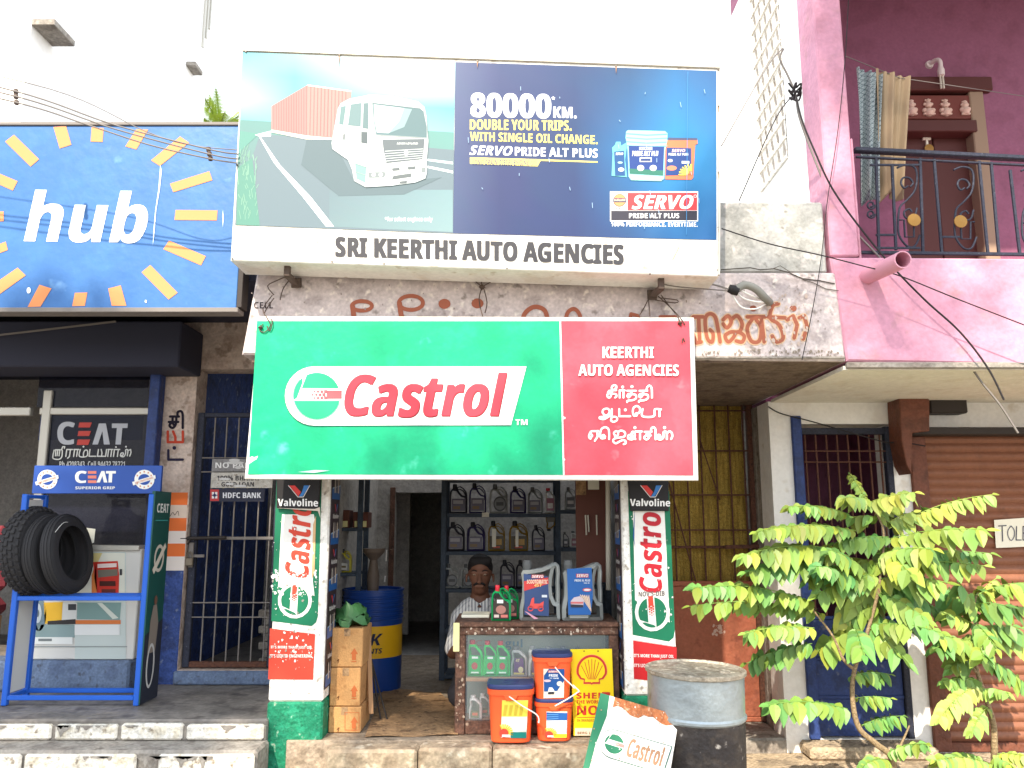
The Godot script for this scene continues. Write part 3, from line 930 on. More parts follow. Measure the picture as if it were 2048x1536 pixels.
	k.poly([[185, 889], [198, 847], [212, 847], [220, 889], [208, 889], [205, 862], [196, 889]], sv, 1)
	k.poly([[224, 847], [256, 847], [255, 856], [245, 856], [242, 889], [231, 889], [234, 856], [224, 856]], sv, 1)
	k.tamil(["sri", "ra", "aa", "m", "ta", "ya", "aa", "r", "s"], 106, 899, 262, 913, 2.4, c8(206, 206, 200), 1, 0.12)
	k.text("Ph.4208343, Cell.94432 78721", 119, 922, 250, 936, c8(196, 196, 192), 1, 0.0, 0.0)
	part(k.m, "lettering", "ink", t)
	# a sheet of blue film at the back of the pane top
	m = M.new()
	pbox(m, 79, 286, 832, 880, ZG - 0.064, ZG - 0.067)
	part(m, "window_film", "door_blue", t)
	# gate
	var g := Node3D.new()
	g.name = "gate"
	t.add_child(g)
	g.set_meta("label", "dark iron grille gate with bolt and padlock")
	var zt := ZG - 0.06
	var ft := W(0, 826, zt).y
	var lx := gx0 + 0.01; var rx := gx1 - 0.01
	m = M.new()
	m.box(Vector3(lx, gb + 0.01, zt - 0.02), Vector3(lx + 0.05, ft, zt + 0.02), 0.004)
	part(m, "frame_stile", "iron_blue", g)
	m = M.new()
	m.box(Vector3(rx - 0.05, gb + 0.01, zt - 0.02), Vector3(rx, ft, zt + 0.02), 0.004)
	part(m, "frame_stile", "iron_blue", g)
	m = M.new()
	m.box(Vector3(lx + 0.051, gb + 0.01, zt - 0.02), Vector3(rx - 0.051, gb + 0.05, zt + 0.02), 0.004)
	part(m, "frame_rail", "rust_bar", g)
	m = M.new()
	m.box(Vector3(lx + 0.051, ft - 0.035, zt - 0.02), Vector3(rx - 0.051, ft, zt + 0.02), 0.004)
	part(m, "frame_rail", "iron_blue", g)
	for i in 6:
		m = M.new()
		var x := lerpf(lx + 0.05, rx - 0.05, (i + 0.85) / 6.2)
		m.tube(PackedVector3Array([Vector3(x, gb + 0.045, zt), Vector3(x, ft - 0.03, zt)]), 0.006, 6)
		part(m, "bar", "cable_grey", g)
	for py in [916, 944, 1205, 1234]:
		m = M.new()
		var y := W(0, py, zt).y
		m.tube(PackedVector3Array([Vector3(lx + 0.045, y, zt + 0.012), Vector3(rx - 0.04, y, zt + 0.012)]), 0.0055, 6)
		part(m, "cross_bar", "cable_grey", g)
	m = M.new()
	var yl := W(0, 1076, zt).y
	m.box(Vector3(lx + 0.045, yl - 0.012, zt + 0.008), Vector3(rx - 0.04, yl + 0.01, zt + 0.02), 0.002)
	part(m, "flat_bar", "cable_grey", g)
	m = M.new()
	m.tube(PackedVector3Array([W(362, 1077, zt + 0.05), W(452, 1075, zt + 0.05)]), 0.013, 8)
	m.tube(PackedVector3Array([W(381, 1077, zt + 0.05), W(381, 1077, zt + 0.05) + Vector3(0, -0.04, 0.04)]), 0.008, 6)
	part(m, "bolt", "black_iron", g)
	m = M.new()
	var pk := W(379, 1118, zt + 0.06)
	m.box(pk + Vector3(-0.028, -0.05, -0.012), pk + Vector3(0.028, 0.01, 0.012), 0.006)
	m.tube(curve([pk + Vector3(-0.018, 0.005, 0), pk + Vector3(-0.018, 0.035, 0), pk + Vector3(0, 0.052, 0), pk + Vector3(0.018, 0.035, 0), pk + Vector3(0.018, 0.005, 0)], 3), 0.005, 6)
	part(m, "padlock", "lock", g)
	m = M.new()
	pbox(m, 383, 408, 1109, 1115, zt + 0.045, zt + 0.03, 0.002)
	pbox(m, 376, 386, 1085, 1135, zt + 0.04, zt + 0.025, 0.003)
	part(m, "hasp", "cable_grey", g)
	# notices wired to the gate
	var st := thing("gate_notices", "stack of three worn white and navy notice plates wired to grille gate", "sign", W(476, 1003, zt + 0.02))
	var zn := zt + 0.045
	m = M.new()
	pbox(m, 424, 545, 918, 943, zn, zn - 0.006); part(m, "plate", tint("notice_grey", "tin_white", c8(150, 150, 156)), st)
	m = M.new()
	pbox(m, 422, 545, 945, 976, zn, zn - 0.006); part(m, "plate", tint("notice_pale", "tin_white", c8(214, 212, 210)), st)
	m = M.new()
	pbox(m, 420, 529, 978, 1003, zn + 0.004, zn - 0.004); part(m, "plate", "navy_dark", st)
	k = Ink.new(plane(zn + 0.001), self)
	k.text("NO PARKING", 431, 925, 548, 936, c8(226, 224, 222), 1)
	for s in [[452, 922, 488, 929], [470, 932, 484, 938], [458, 917, 480, 924]]: k.ell((s[0] + s[2]) / 2.0, (s[1] + s[3]) / 2.0, (s[2] - s[0]) / 2.0, 3, c8(196, 194, 192), 2)
	k.text("100% BHARAT", 434, 951, 520, 961, c8(48, 46, 50), 1)
	k.text("GOLD LOAN", 443, 964, 508, 973, c8(48, 46, 50), 1)
	for s in [[449, 958, 20], [460, 968, 14], [480, 972, 22]]: k.ell(s[0], s[1], s[2] * 0.6, 2.4, c8(206, 204, 202), 2)
	part(k.m, "lettering", "ink", st)
	k = Ink.new(plane(zn + 0.005), self)
	k.rect(420.5, 979, 438, 1002, c8(190, 60, 62), 1)
	k.rect(424, 984, 435, 997, c8(236, 232, 230), 2); k.rect(427, 988, 432, 993, c8(60, 60, 110), 3)
	k.rect(428.5, 984, 430.5, 997, c8(60, 60, 110), 3); k.rect(424, 989.5, 435, 991.5, c8(60, 60, 110), 3)
	k.text("HDFC BANK", 446, 985, 522, 996, c8(226, 226, 232), 1, 0, 0.6)
	part(k.m, "lettering", "ink", st)
	# maroon chair seen through the open side, and a wooden stool
	var ch := thing("padded_chair", "maroon leatherette padded chair inside the tyre shop doorway", "chair", Vector3(W(-10, 1200, ZG - 0.2).x, PORCH, ZG - 0.05))
	var cb := ch.position
	m = M.new()
	m.box(cb + Vector3(-0.3, 0.62, -0.12), cb + Vector3(0.13, 1.12, 0.02), 0.06); part(m, "backrest", "maroon", ch)
	m = M.new()
	m.box(cb + Vector3(-0.3, 0.46, -0.1), cb + Vector3(0.15, 0.6, 0.32), 0.05); part(m, "seat", "maroon", ch)
	for sx in [-0.25, 0.1]:
		for sz in [-0.05, 0.28]:
			m = M.new()
			m.beam(cb + Vector3(sx, 0.0, sz), cb + Vector3(sx, 0.47, sz), 0.035, 0.035, 0.004); part(m, "leg", "wood_pale", ch)

# ---------------------------------------------------------------- blue banner over the tyre shop
func build_banner() -> void:
	var a := W(-260, 440, ZH).x; var b := W(483, 440, ZH).x
	var y1 := W(0, 251, ZH).y; var y0 := W(0, 617, ZH).y
	var t := thing("banner_sign", "large faded blue vinyl banner reading hub ringed by orange rays", "sign", Vector3((a + b) / 2, y0, ZH))
	var m := M.new()
	m.box(Vector3(a, y0, ZH - 0.1), Vector3(b, y1, ZH), 0.004)
	tmat("banner_blue", blend_tex(60, [c8(54, 102, 160), c8(58, 107, 165), c8(96, 138, 186)], 0.006, [0.54, 0.8], 0.03), 0.5, 0.42, bump(5, 0.03, 6.0), 0.06)
	part(m, "vinyl", "banner_blue", t)
	m = M.new()
	m.box(Vector3(a, y1 - 0.002, ZH - 0.1), Vector3(b + 0.015, y1 + 0.02, ZH + 0.012), 0.003); part(m, "top_frame", "cable_grey", t)
	m = M.new()
	m.box(Vector3(a, y0 - 0.025, ZH - 0.1), Vector3(b + 0.015, y0 + 0.004, ZH + 0.012), 0.003); part(m, "bottom_frame", "cable_grey", t)
	m = M.new()
	m.box(Vector3(b + 0.002, y0 + 0.005, ZH - 0.1), Vector3(b + 0.035, y1 - 0.003, ZH + 0.008), 0.003); part(m, "side_frame", "black_iron", t)
	var k := Ink.new(plane(ZH + 0.001), self)
	var o := c8(218, 136, 84)
	var rays := [[[25, 680], [68, 647], [188, 765], [147, 800]], [[257, 610], [318, 606], [343, 695], [287, 713]], [[440, 612], [498, 615], [493, 682], [436, 680]], [[655, 620], [712, 622], [655, 718], [602, 703]], [[725, 770], [865, 655], [908, 685], [768, 797]], [[816, 882], [1005, 822], [1020, 865], [832, 923]], [[843, 1008], [1044, 1010], [1041, 1058], [838, 1056]], [[812, 1155], [988, 1230], [965, 1274], [784, 1196]], [[722, 1272], [853, 1405], [810, 1438], [680, 1307]], [[520, 1385], [580, 1370], [607, 1468], [537, 1468]], [[360, 1406], [420, 1404], [408, 1468], [347, 1470]], [[190, 1367], [248, 1385], [195, 1472], [133, 1474]], [[85, 1285], [124, 1322], [-20, 1425], [-60, 1385]], [[-160, 1230], [28, 1160], [38, 1200], [-150, 1272]], [[-170, 1015], [18, 1015], [18, 1062], [-170, 1066]], [[-130, 780], [85, 870], [62, 915], [-150, 820]]]
	for r in rays:
		var p := []
		for q in r: p.append([q[0] / 2.4, q[1] / 2.4])
		k.poly(p, o, 1)
	k.text("hub", 49, 380, 295, 484, c8(240, 240, 240), 1, 0.22, 0.4, 3)
	# split in the vinyl showing pale backing
	k.poly([[321, 330], [324, 342], [320, 380], [313, 420], [309, 470], [306, 492], [307, 465], [311, 420], [317, 380]], c8(206, 226, 236), 2)
	k.poly([[446, 420], [448, 436], [446, 455], [445, 436]], c8(206, 226, 236), 2)
	k.ell(58, 581, 4, 6, c8(226, 232, 236), 2); k.ell(292, 603, 2, 3, c8(226, 232, 236), 2)
	part(k.m, "print", "ink", t)

func mark(k: Ink, c: Vector2, ex: Vector2, ey: Vector2, white: Color, green: Color, red: Color, layer: float, disc := true) -> void:
	# round emblem: green globe cut by a white band that carries a red chequered block
	var pt := func(u: float, v: float) -> Vector2: return c + ex * u + ey * v
	var arc := func(r: float, a0: float, a1: float) -> Array:
		var o := []
		for i in 17:
			var t := deg_to_rad(lerpf(a0, a1, i / 16.0))
			o.append(pt.call(cos(t) * r, sin(t) * r))
		return o
	if disc: k.poly(arc.call(1.0, 0, 337.5), white, layer)
	var p: Array = arc.call(0.8, 19, 116)
	p.append(pt.call(-0.52, 0.27))
	k.poly(p, green, layer + 1)
	p = arc.call(0.8, 192, 348)
	k.poly(p, green, layer + 1)
	p = arc.call(0.8, 128, 190)
	p.append(pt.call(-0.68, -0.05)); p.append(pt.call(-0.5, 0.45))
	k.poly(p, green, layer + 1)
	k.poly([pt.call(0.34, 0.19), pt.call(0.86, 0.19), pt.call(0.86, -0.1), pt.call(0.34, -0.1)], red, layer + 1)
	for i in 4:
		for j in 3:
			var u := 0.3 - i * 0.13 - (0.06 if j % 2 else 0.0); var v := 0.15 - j * 0.11
			var s := 0.055 - i * 0.008
			k.poly([pt.call(u - s, v + s), pt.call(u + s, v + s), pt.call(u + s, v - s), pt.call(u - s, v - s)], red, layer + 1)

func chips(k: Ink, x0: float, y0: float, x1: float, y1: float, cnt: int, big: float, col: Color, layer: float) -> void:   # flaked paint
	for i in cnt:
		var c := Vector2(rng.randf_range(x0, x1), rng.randf_range(y0, y1))
		var r := big * pow(rng.randf(), 2.0) + 0.5
		var p := []
		for a in 7: p.append(c + Vector2(r * rng.randf_range(0.5, 1.2), 0).rotated(TAU * a / 7) * Vector2(1, 1.4))
		k.poly(p, col, layer + 0.02 * (i % 40))

# ---------------------------------------------------------------- lubricant shop (centre)
func build_shop() -> void:
	var t := thing("oil_shop", "small open-fronted lubricant shop with painted pillars under a stained concrete fascia", "shop", Vector3(-0.3, 0, -1.5))
	var yb := W(0, 716, ZF).y
	var ym := W(0, 545, ZF).y
	var yt := W(0, 402, ZF).y
	var zb := -3.0
	# fascia slab
	var m := M.new()
	var pp := PackedVector2Array()
	for q in [[483, 709], [1692, 722], [1672, 545], [514, 545]]:
		var w := W(q[0], q[1], ZF)
		pp.append(Vector2(w.x, w.y))
	m.extrude(pp, Transform3D(Basis.IDENTITY, Vector3(0, 0, ZF - 1.2)), 2.4, 0.012)
	part(m, "fascia", "fascia_wash", t)
	m = M.new()
	var xa := W(540, 480, ZF).x; var xb := W(1652, 480, ZF).x
	m.box(Vector3(xa, ym + 0.002, -2.0), Vector3(xb, yt, ZF - 0.012), 0.012)
	part(m, "parapet", "fascia_grey", t)
	m = M.new()
	m.box(Vector3(W(590, 715, ZF).x - 0.2, yb - 0.006, ZF - 0.03), Vector3(W(1690, 720, ZF).x, yb + 0.01, ZF + 0.008), 0.004)
	part(m, "drip_edge", "concrete", t)
	# soffit skin under the slab
	m = M.new()
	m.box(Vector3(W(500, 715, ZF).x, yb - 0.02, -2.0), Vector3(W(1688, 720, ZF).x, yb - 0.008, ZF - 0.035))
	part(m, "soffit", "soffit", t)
	# painted shop name on the fascia, mostly hidden by the hanging board
	var k := Ink.new(plane(ZF + 0.001), self)
	var br := c8(156, 92, 72); var ed := c8(206, 172, 140)
	for g in [[724, 612, 24, 18], [822, 606, 28, 24]]:
		k.ring(g[0], g[1], g[2], g[3] * 0.75, 8, br, 2)
		k.stroke([[g[0] - g[2] + 5, g[1]], [g[0] - g[2] + 8, g[1] + 22], [g[0] - g[2] + 18, g[1] + 60]], 10, br, 2)
	for d in [[889, 608], [955, 607]]: k.ell(d[0], d[1], 12, 10, br, 2)
	k.stroke([[1046, 660], [1048, 630], [1068, 614], [1090, 622], [1096, 650]], 9, br, 2)
	k.stroke([[1130, 660], [1134, 628], [1148, 618], [1160, 632], [1160, 660]], 8, br, 2)
	k.stroke([[1255, 660], [1262, 628], [1276, 632], [1280, 660]], 7, br, 2)
	k.stroke([[1320, 634], [1350, 634]], 7, br, 2)
	# last letters at the right, weathered: each stroke drawn with a pale edge
	var tail := [[[1386, 634], [1406, 634]], [[1397, 634], [1399, 680]], [[1386, 668], [1392, 686], [1402, 684]], [[1420, 660], [1426, 668], [1424, 684], [1414, 676], [1410, 640], [1418, 628], [1430, 634], [1436, 660], [1440, 684]], [[1446, 640], [1456, 632], [1462, 644], [1454, 656], [1446, 648]], [[1462, 640], [1474, 632], [1484, 648], [1478, 664], [1462, 664], [1450, 672], [1456, 684], [1466, 676], [1474, 664], [1488, 672], [1484, 684], [1472, 682]], [[1494, 634], [1530, 634]], [[1522, 634], [1528, 684]], [[1508, 634], [1494, 656], [1502, 682], [1518, 682], [1522, 656], [1512, 640]], [[1544, 672], [1552, 684], [1566, 676], [1558, 650], [1540, 636], [1545, 612], [1556, 608]], [[1536, 634], [1570, 636]], [[1574, 640], [1586, 632], [1594, 650], [1588, 676]], [[1598, 636], [1608, 632], [1614, 654], [1606, 678]]]
	for s in tail: k.stroke(s, 12, ed, 1)
	for s in tail: k.stroke(s, 7.5, br, 2)
	k.ell(1506, 617, 7, 6, br, 2); k.ell(1586, 617, 7, 6, br, 2)
	k.text("CELL", 508, 604, 546, 617, c8(70, 62, 64), 1)
	chips(k, 1530, 590, 1620, 690, 120, 4, c8(186, 168, 156), 3)
	chips(k, 1400, 700, 1690, 718, 150, 2.4, c8(136, 124, 112), 3)
	chips(k, 1370, 560, 1650, 700, 70, 1.6, c8(150, 138, 130), 3)
	chips(k, 500, 560, 1000, 625, 40, 1.6, c8(150, 138, 134), 3)
	part(k.m, "painted_name", "ink_matte", t)
	k = Ink.new(plane(ZF + 0.001), self)
	k.stroke([[1442, 540], [1470, 538], [1500, 536], [1520, 540], [1548, 538], [1575, 545], [1605, 558], [1640, 562], [1668, 568]], 2.2, c8(70, 62, 58), 3, false)
	k.stroke([[1545, 538], [1560, 532], [1580, 545]], 1.4, c8(80, 72, 66), 3, false)
	k.stroke([[1605, 560], [1626, 566], [1650, 578], [1676, 582]], 1.6, c8(80, 72, 66), 3, false)
	tag(part(k.m, "crack", "ink_matte", t), "", "", "", "stuff")
	# pillars
	var pil := [[546, 653], [1246, 1345]]
	for i in 2:
		m = M.new()
		var x0 := W(pil[i][0], 1200, 0).x; var x1 := W(pil[i][1], 1200, 0).x
		var yg := W(0, 1404, 0).y if i == 0 else W(0, 1392, 0).y
		m.box(Vector3(x0, yg, -0.24), Vector3(x1, yb - 0.022, 0), 0.012)
		var p := part(m, "pillar", "pillar_paint", t)
		m = M.new()
		m.box(Vector3(x0 - 0.004, 0.004, -0.24), Vector3(x1 + 0.004, yg, 0.003), 0.012)
		part(m, "painted_base", "pillar_green", p)
		var gr := c8(16, 108, 76); var wh := c8(228, 226, 220); var rd := c8(196, 66, 48)
		k = Ink.new(plane(0.001), self)
		if i == 0:
			var z := func(x: float, y: float) -> Vector2: return Vector2(520 + x / 2.742, 940 + y / 2.742)
			k.poly([z.call(92, 40), z.call(340, 40), z.call(318, 800), z.call(308, 835), z.call(285, 855), z.call(250, 852), z.call(62, 828)], gr, 1)
			k.poly([z.call(122, 243), z.call(296, 243), z.call(306, 300), z.call(290, 610), z.call(300, 690), z.call(100, 640), z.call(112, 400)], wh, 2)
			k.poly([z.call(292, 300), z.call(308, 250), z.call(300, 560), z.call(284, 600)], c8(200, 164, 120), 3)
			mark(k, z.call(192, 715), Vector2(2, -36), Vector2(-34, -2), wh, gr, rd, 2.5)
			k.text_at("Castrol", z.call(272, 592), Vector2(6, -168), Vector2(-51, -2), rd, 4, 0.22, 0.5)
			k.poly([z.call(55, 868), z.call(303, 900), z.call(292, 1150), z.call(45, 1148)], rd, 1)
			k.text_at("IT'S MORE THAN JUST OIL", z.call(60, 982), Vector2(83, 1), Vector2(0, -7), wh, 2)
			k.text_at("&", z.call(98, 1004), Vector2(5, 0), Vector2(0, -5), wh, 2)
			k.text_at("IT'S LIQUID ENGINEERING", z.call(55, 1032), Vector2(84, 0), Vector2(0, -8), wh, 2)
			chips(k, 545, 1140, 635, 1190, 130, 3, wh, 5)
			chips(k, 545, 1030, 640, 1250, 50, 1.4, wh, 5)
			chips(k, 550, 1250, 630, 1340, 45, 2.4, wh, 5)
			chips(k, 540, 1150, 640, 1390, 40, 2, c8(140, 134, 124), 5)
		else:
			var z := func(x: float, y: float) -> Vector2: return Vector2(1120 + x / 2.666, 960 + y / 2.666)
			k.poly([z.call(362, 60), z.call(582, 60), z.call(612, 800), z.call(606, 840), z.call(580, 862), z.call(388, 826)], gr, 1)
			k.poly([z.call(388, 150), z.call(556, 150), z.call(584, 760), z.call(400, 640)], wh, 2)
			k.poly([z.call(388, 826), z.call(580, 862), z.call(606, 840), z.call(612, 800), z.call(616, 888), z.call(388, 850)], wh, 2)
			k.poly([z.call(388, 300), z.call(398, 150), z.call(396, 320), z.call(402, 370)], c8(40, 88, 140), 3)
			mark(k, z.call(492, 705), Vector2(-3, -38), Vector2(-35, 3), wh, gr, rd, 2.5)
			k.text_at("Castrol", z.call(548, 596), Vector2(-4, -180), Vector2(-49, 3), c8(176, 30, 44), 4, 0.22, 0.5)
			k.poly([z.call(390, 855), z.call(622, 892), z.call(622, 1085), z.call(394, 1060)], c8(186, 36, 40), 1)
			k.text_at("IT'S MORE THAN JUST OIL", z.call(393, 948), Vector2(80, 2), Vector2(0, -8), wh, 2)
			k.text_at("IT'S LIQUID ENGINEERING", z.call(395, 1000), Vector2(80, 2), Vector2(0, -8), wh, 2)
			k.text_at("NOV'S-DIB", z.call(418, 622), Vector2(52, -2), Vector2(0, -10), c8(90, 84, 84), 5)
			chips(k, 1262, 1000, 1345, 1260, 70, 2.2, wh, 5)
			chips(k, 1245, 1040, 1262, 1390, 40, 2, c8(150, 140, 126), 5)
		part(k.m, "painted_advert", "ink", p)
	# walls, beam, floor
	var lx := W(546, 1200, 0).x; var rx := W(1345, 1200, 0).x
	m = M.new()
	m.box(Vector3(lx + 0.335, W(0, 954, -0.02).y, -0.2), Vector3(rx - 0.31, yb - 0.022, -0.02), 0.006); part(m, "beam", "soffit", t)  # hidden behind the hanging board, set low to cut the light inside
	m = M.new()
	m.box(Vector3(lx + 0.01, 0.1, zb), Vector3(lx + 0.12, yb - 0.022, -0.242)); part(m, "side_wall", "dark_wall", t)
	m = M.new()
	m.box(Vector3(rx - 0.12, 0.1, zb), Vector3(rx - 0.01, yb - 0.022, -0.242)); part(m, "side_wall", "dark_wall", t)
	m = M.new()
	var ox0 := W(786, 1200, zb).x; var ox1 := W(884, 1200, zb).x; var oy := W(0, 985, zb).y
	holes(m, Vector3(lx + 0.01, 0.1, zb - 0.12), Vector3(rx - 0.01, yb - 0.022, zb - 0.001), [[ox0, FLOOR, ox1, oy]]); part(m, "rear_wall", "dark_wall", t)
	# store room behind the inner doorway
	for q in [[Vector3(ox0 - 0.6, FLOOR - 0.1, zb - 2.6), Vector3(ox1 + 0.6, FLOOR - 0.002, zb - 0.121), "store_floor"], [Vector3(ox0 - 0.6, oy + 0.3, zb - 2.6), Vector3(ox1 + 0.6, oy + 0.4, zb - 0.121), "store_ceiling"], [Vector3(ox0 - 0.7, FLOOR - 0.1, zb - 2.6), Vector3(ox0 - 0.6, oy + 0.4, zb - 0.121), "store_side"], [Vector3(ox1 + 0.6, FLOOR - 0.1, zb - 2.6), Vector3(ox1 + 0.7, oy + 0.4, zb - 0.121), "store_side"], [Vector3(ox0 - 0.7, FLOOR - 0.1, zb - 2.7), Vector3(ox1 + 0.7, oy + 0.4, zb - 2.601), "store_end"]]:
		m = M.new(); m.box(q[0], q[1]); part(m, q[2], "dark_wall", t)
	m = M.new(); m.box(Vector3(ox0 - 0.05, FLOOR + 0.001, zb), Vector3(ox0, oy + 0.05, zb + 0.03), 0.004); part(m, "door_frame", "worn_wood", t)
	m = M.new(); m.box(Vector3(ox1, FLOOR + 0.001, zb), Vector3(ox1 + 0.05, oy + 0.05, zb + 0.03), 0.004); part(m, "door_frame", "worn_wood", t)
	m = M.new()
	m.box(Vector3(lx + 0.125, 0.02, zb + 0.001), Vector3(rx - 0.125, FLOOR, 0.02), 0.004)
	part(m, "floor", "shop_floor", t)
	# threshold: rough stones
	var js := [656, 838, 985, 1240]
	for i in js.size() - 1:
		var a := W(js[i] + 1, 1485, 0.1).x; var b := W(js[i + 1] - 1, 1485, 0.1).x
		m = M.new()
		m.box(Vector3(a, 0.28, 0.022), Vector3(b, FLOOR - 0.004 - rng.randf() * 0.012, 0.16 + rng.randf() * 0.02), 0.016)
		part(m, "threshold_stone", "threshold", t)
	js = [620, 730, 900, 1060, 1250]
	for i in js.size() - 1:
		var a := W(js[i] + 1, 1525, 0.35).x; var b := W(js[i + 1] - 1, 1525, 0.35).x
		m = M.new()
		m.box(Vector3(a, 0.004, 0.19), Vector3(b, 0.37 - rng.randf() * 0.02, 0.36 + rng.randf() * 0.03), 0.02)
		part(m, "step_stone", "stone_green", t)

# ---------------------------------------------------------------- passage with brown gate
func build_side_gate() -> void:
	var x0 := W(1300, 1000, ZB).x; var x1 := W(1512, 1000, ZB).x
	var xw := W(1552, 1100, ZW).x
	var y0 := W(0, 1443, ZB).y
	var t := thing("brown_gate", "rusty brown steel gate with grille and straw matting above an orange sheet panel", "gate", Vector3((x0 + x1) / 2, y0, ZB))
	var y1 := W(0, 784, ZB).y; var ym := W(0, 1172, ZB).y
	# frame
	for x in [x0, x1 - 0.05]:
		var m := M.new()
		m.box(Vector3(x, y0 + 0.002, ZB - 0.03), Vector3(x + 0.05, W(0, 745, ZB).y, ZB + 0.03), 0.006)
		part(m, "stile", "rust_bar", t)
	var m := M.new()
	m.box(Vector3(x0 + 0.051, y0 + 0.04, ZB - 0.012), Vector3(x1 - 0.051, ym, ZB + 0.012), 0.004)
	part(m, "sheet_panel", "rust_sheet", t)
	for y in [[y0 + 0.002, y0 + 0.038], [ym + 0.001, ym + 0.04]]:
		m = M.new()
		m.box(Vector3(x0 + 0.051, y[0], ZB - 0.025), Vector3(x1 - 0.051, y[1], ZB + 0.025), 0.005)
		part(m, "rail", "rust_sheet", t)
	for i in 7:
		m = M.new()
		var x := lerpf(x0 + 0.08, x1 - 0.08, i / 6.0)
		m.tube(PackedVector3Array([Vector3(x, ym + 0.03, ZB), Vector3(x + rng.randf_range(-0.008, 0.008), y1 + 0.1, ZB)]), 0.008, 6)
		part(m, "bar", "rust_bar", t)
	for py in [822, 902, 990, 1060, 1094]:
		m = M.new()
		m.tube(PackedVector3Array([Vector3(x0 + 0.045, W(0, py, ZB).y, ZB + 0.015), Vector3(x1 - 0.045, W(0, py, ZB).y, ZB + 0.015)]), 0.007 if py != 1094 else 0.013, 6)
		part(m, "cross_bar", "rust_bar", t)
	m = M.new()
	m.tube(PackedVector3Array([W(1338, 965, ZB + 0.02), W(1392, 1165, ZB + 0.02)]), 0.007, 6)
	m.tube(PackedVector3Array([W(1400, 880, ZB + 0.02), W(1440, 1000, ZB + 0.02)]), 0.006, 6)
	part(m, "brace", "rust_bar", t)
	# matting, gently buckled, tied behind the bars
	var rows := []
	for j in 18:
		var row := []
		for i in 15:
			var u := i / 14.0; var v := j / 17.0
			row.append(Vector3(lerpf(x0 + 0.05, x1 - 0.07, u), lerpf(ym + 0.02, y1 - 0.03 * sin(u * 9), v), ZB - 0.05 + 0.012 * sin(u * 14 + v * 5) + 0.01 * sin(v * 17 + u * 3)))
		rows.append(row)
	m = M.new()
	m.grid(rows, Color.WHITE, 0.008)
	part(m, "matting", "matting", t)
	var k := Ink.new(plane(ZB + 0.0125), self)
	chips(k, 1424, 1250, 1450, 1270, 45, 3, c8(206, 176, 160), 1)
	part(k.m, "faded_sticker", "ink_matte", t)
	# passage behind and its concrete sill
	var s := thing("passage", "dark side passage with cement pier and sill between oil shop and white wall", "passage", Vector3((x0 + x1) / 2, 0, ZB - 0.5))
	m = M.new()
	m.box(Vector3(x0 - 0.3, 0.004, -3.0), Vector3(xw - 0.002, y0 - 0.002, ZW + 0.02), 0.015); part(m, "sill", "concrete", s)
	m = M.new()
	m.box(Vector3(x0 - 0.5, y0, -3.1), Vector3(xw, 2.66, -3.0)); part(m, "rear_wall", "dark_wall", s)
	m = M.new()
	m.box(Vector3(x1 + 0.002, y0 + 0.001, ZB - 0.12), Vector3(xw - 0.004, 2.66, ZB + 0.09), 0.012); part(m, "pier", "concrete", s)
	# iron stub bars
	m = M.new()
	m.beam(W(1450, 1094, ZB + 0.05), W(1540, 1092, ZB + 0.05), 0.03, 0.03, 0.003); part(m, "hinge_bar", "rust_bar", s)
	m = M.new()
	m.tube(PackedVector3Array([W(1484, 802, ZB + 0.2), W(1530, 774, ZB + 0.4)]), 0.006, 6); part(m, "hook", "cable_grey", s)

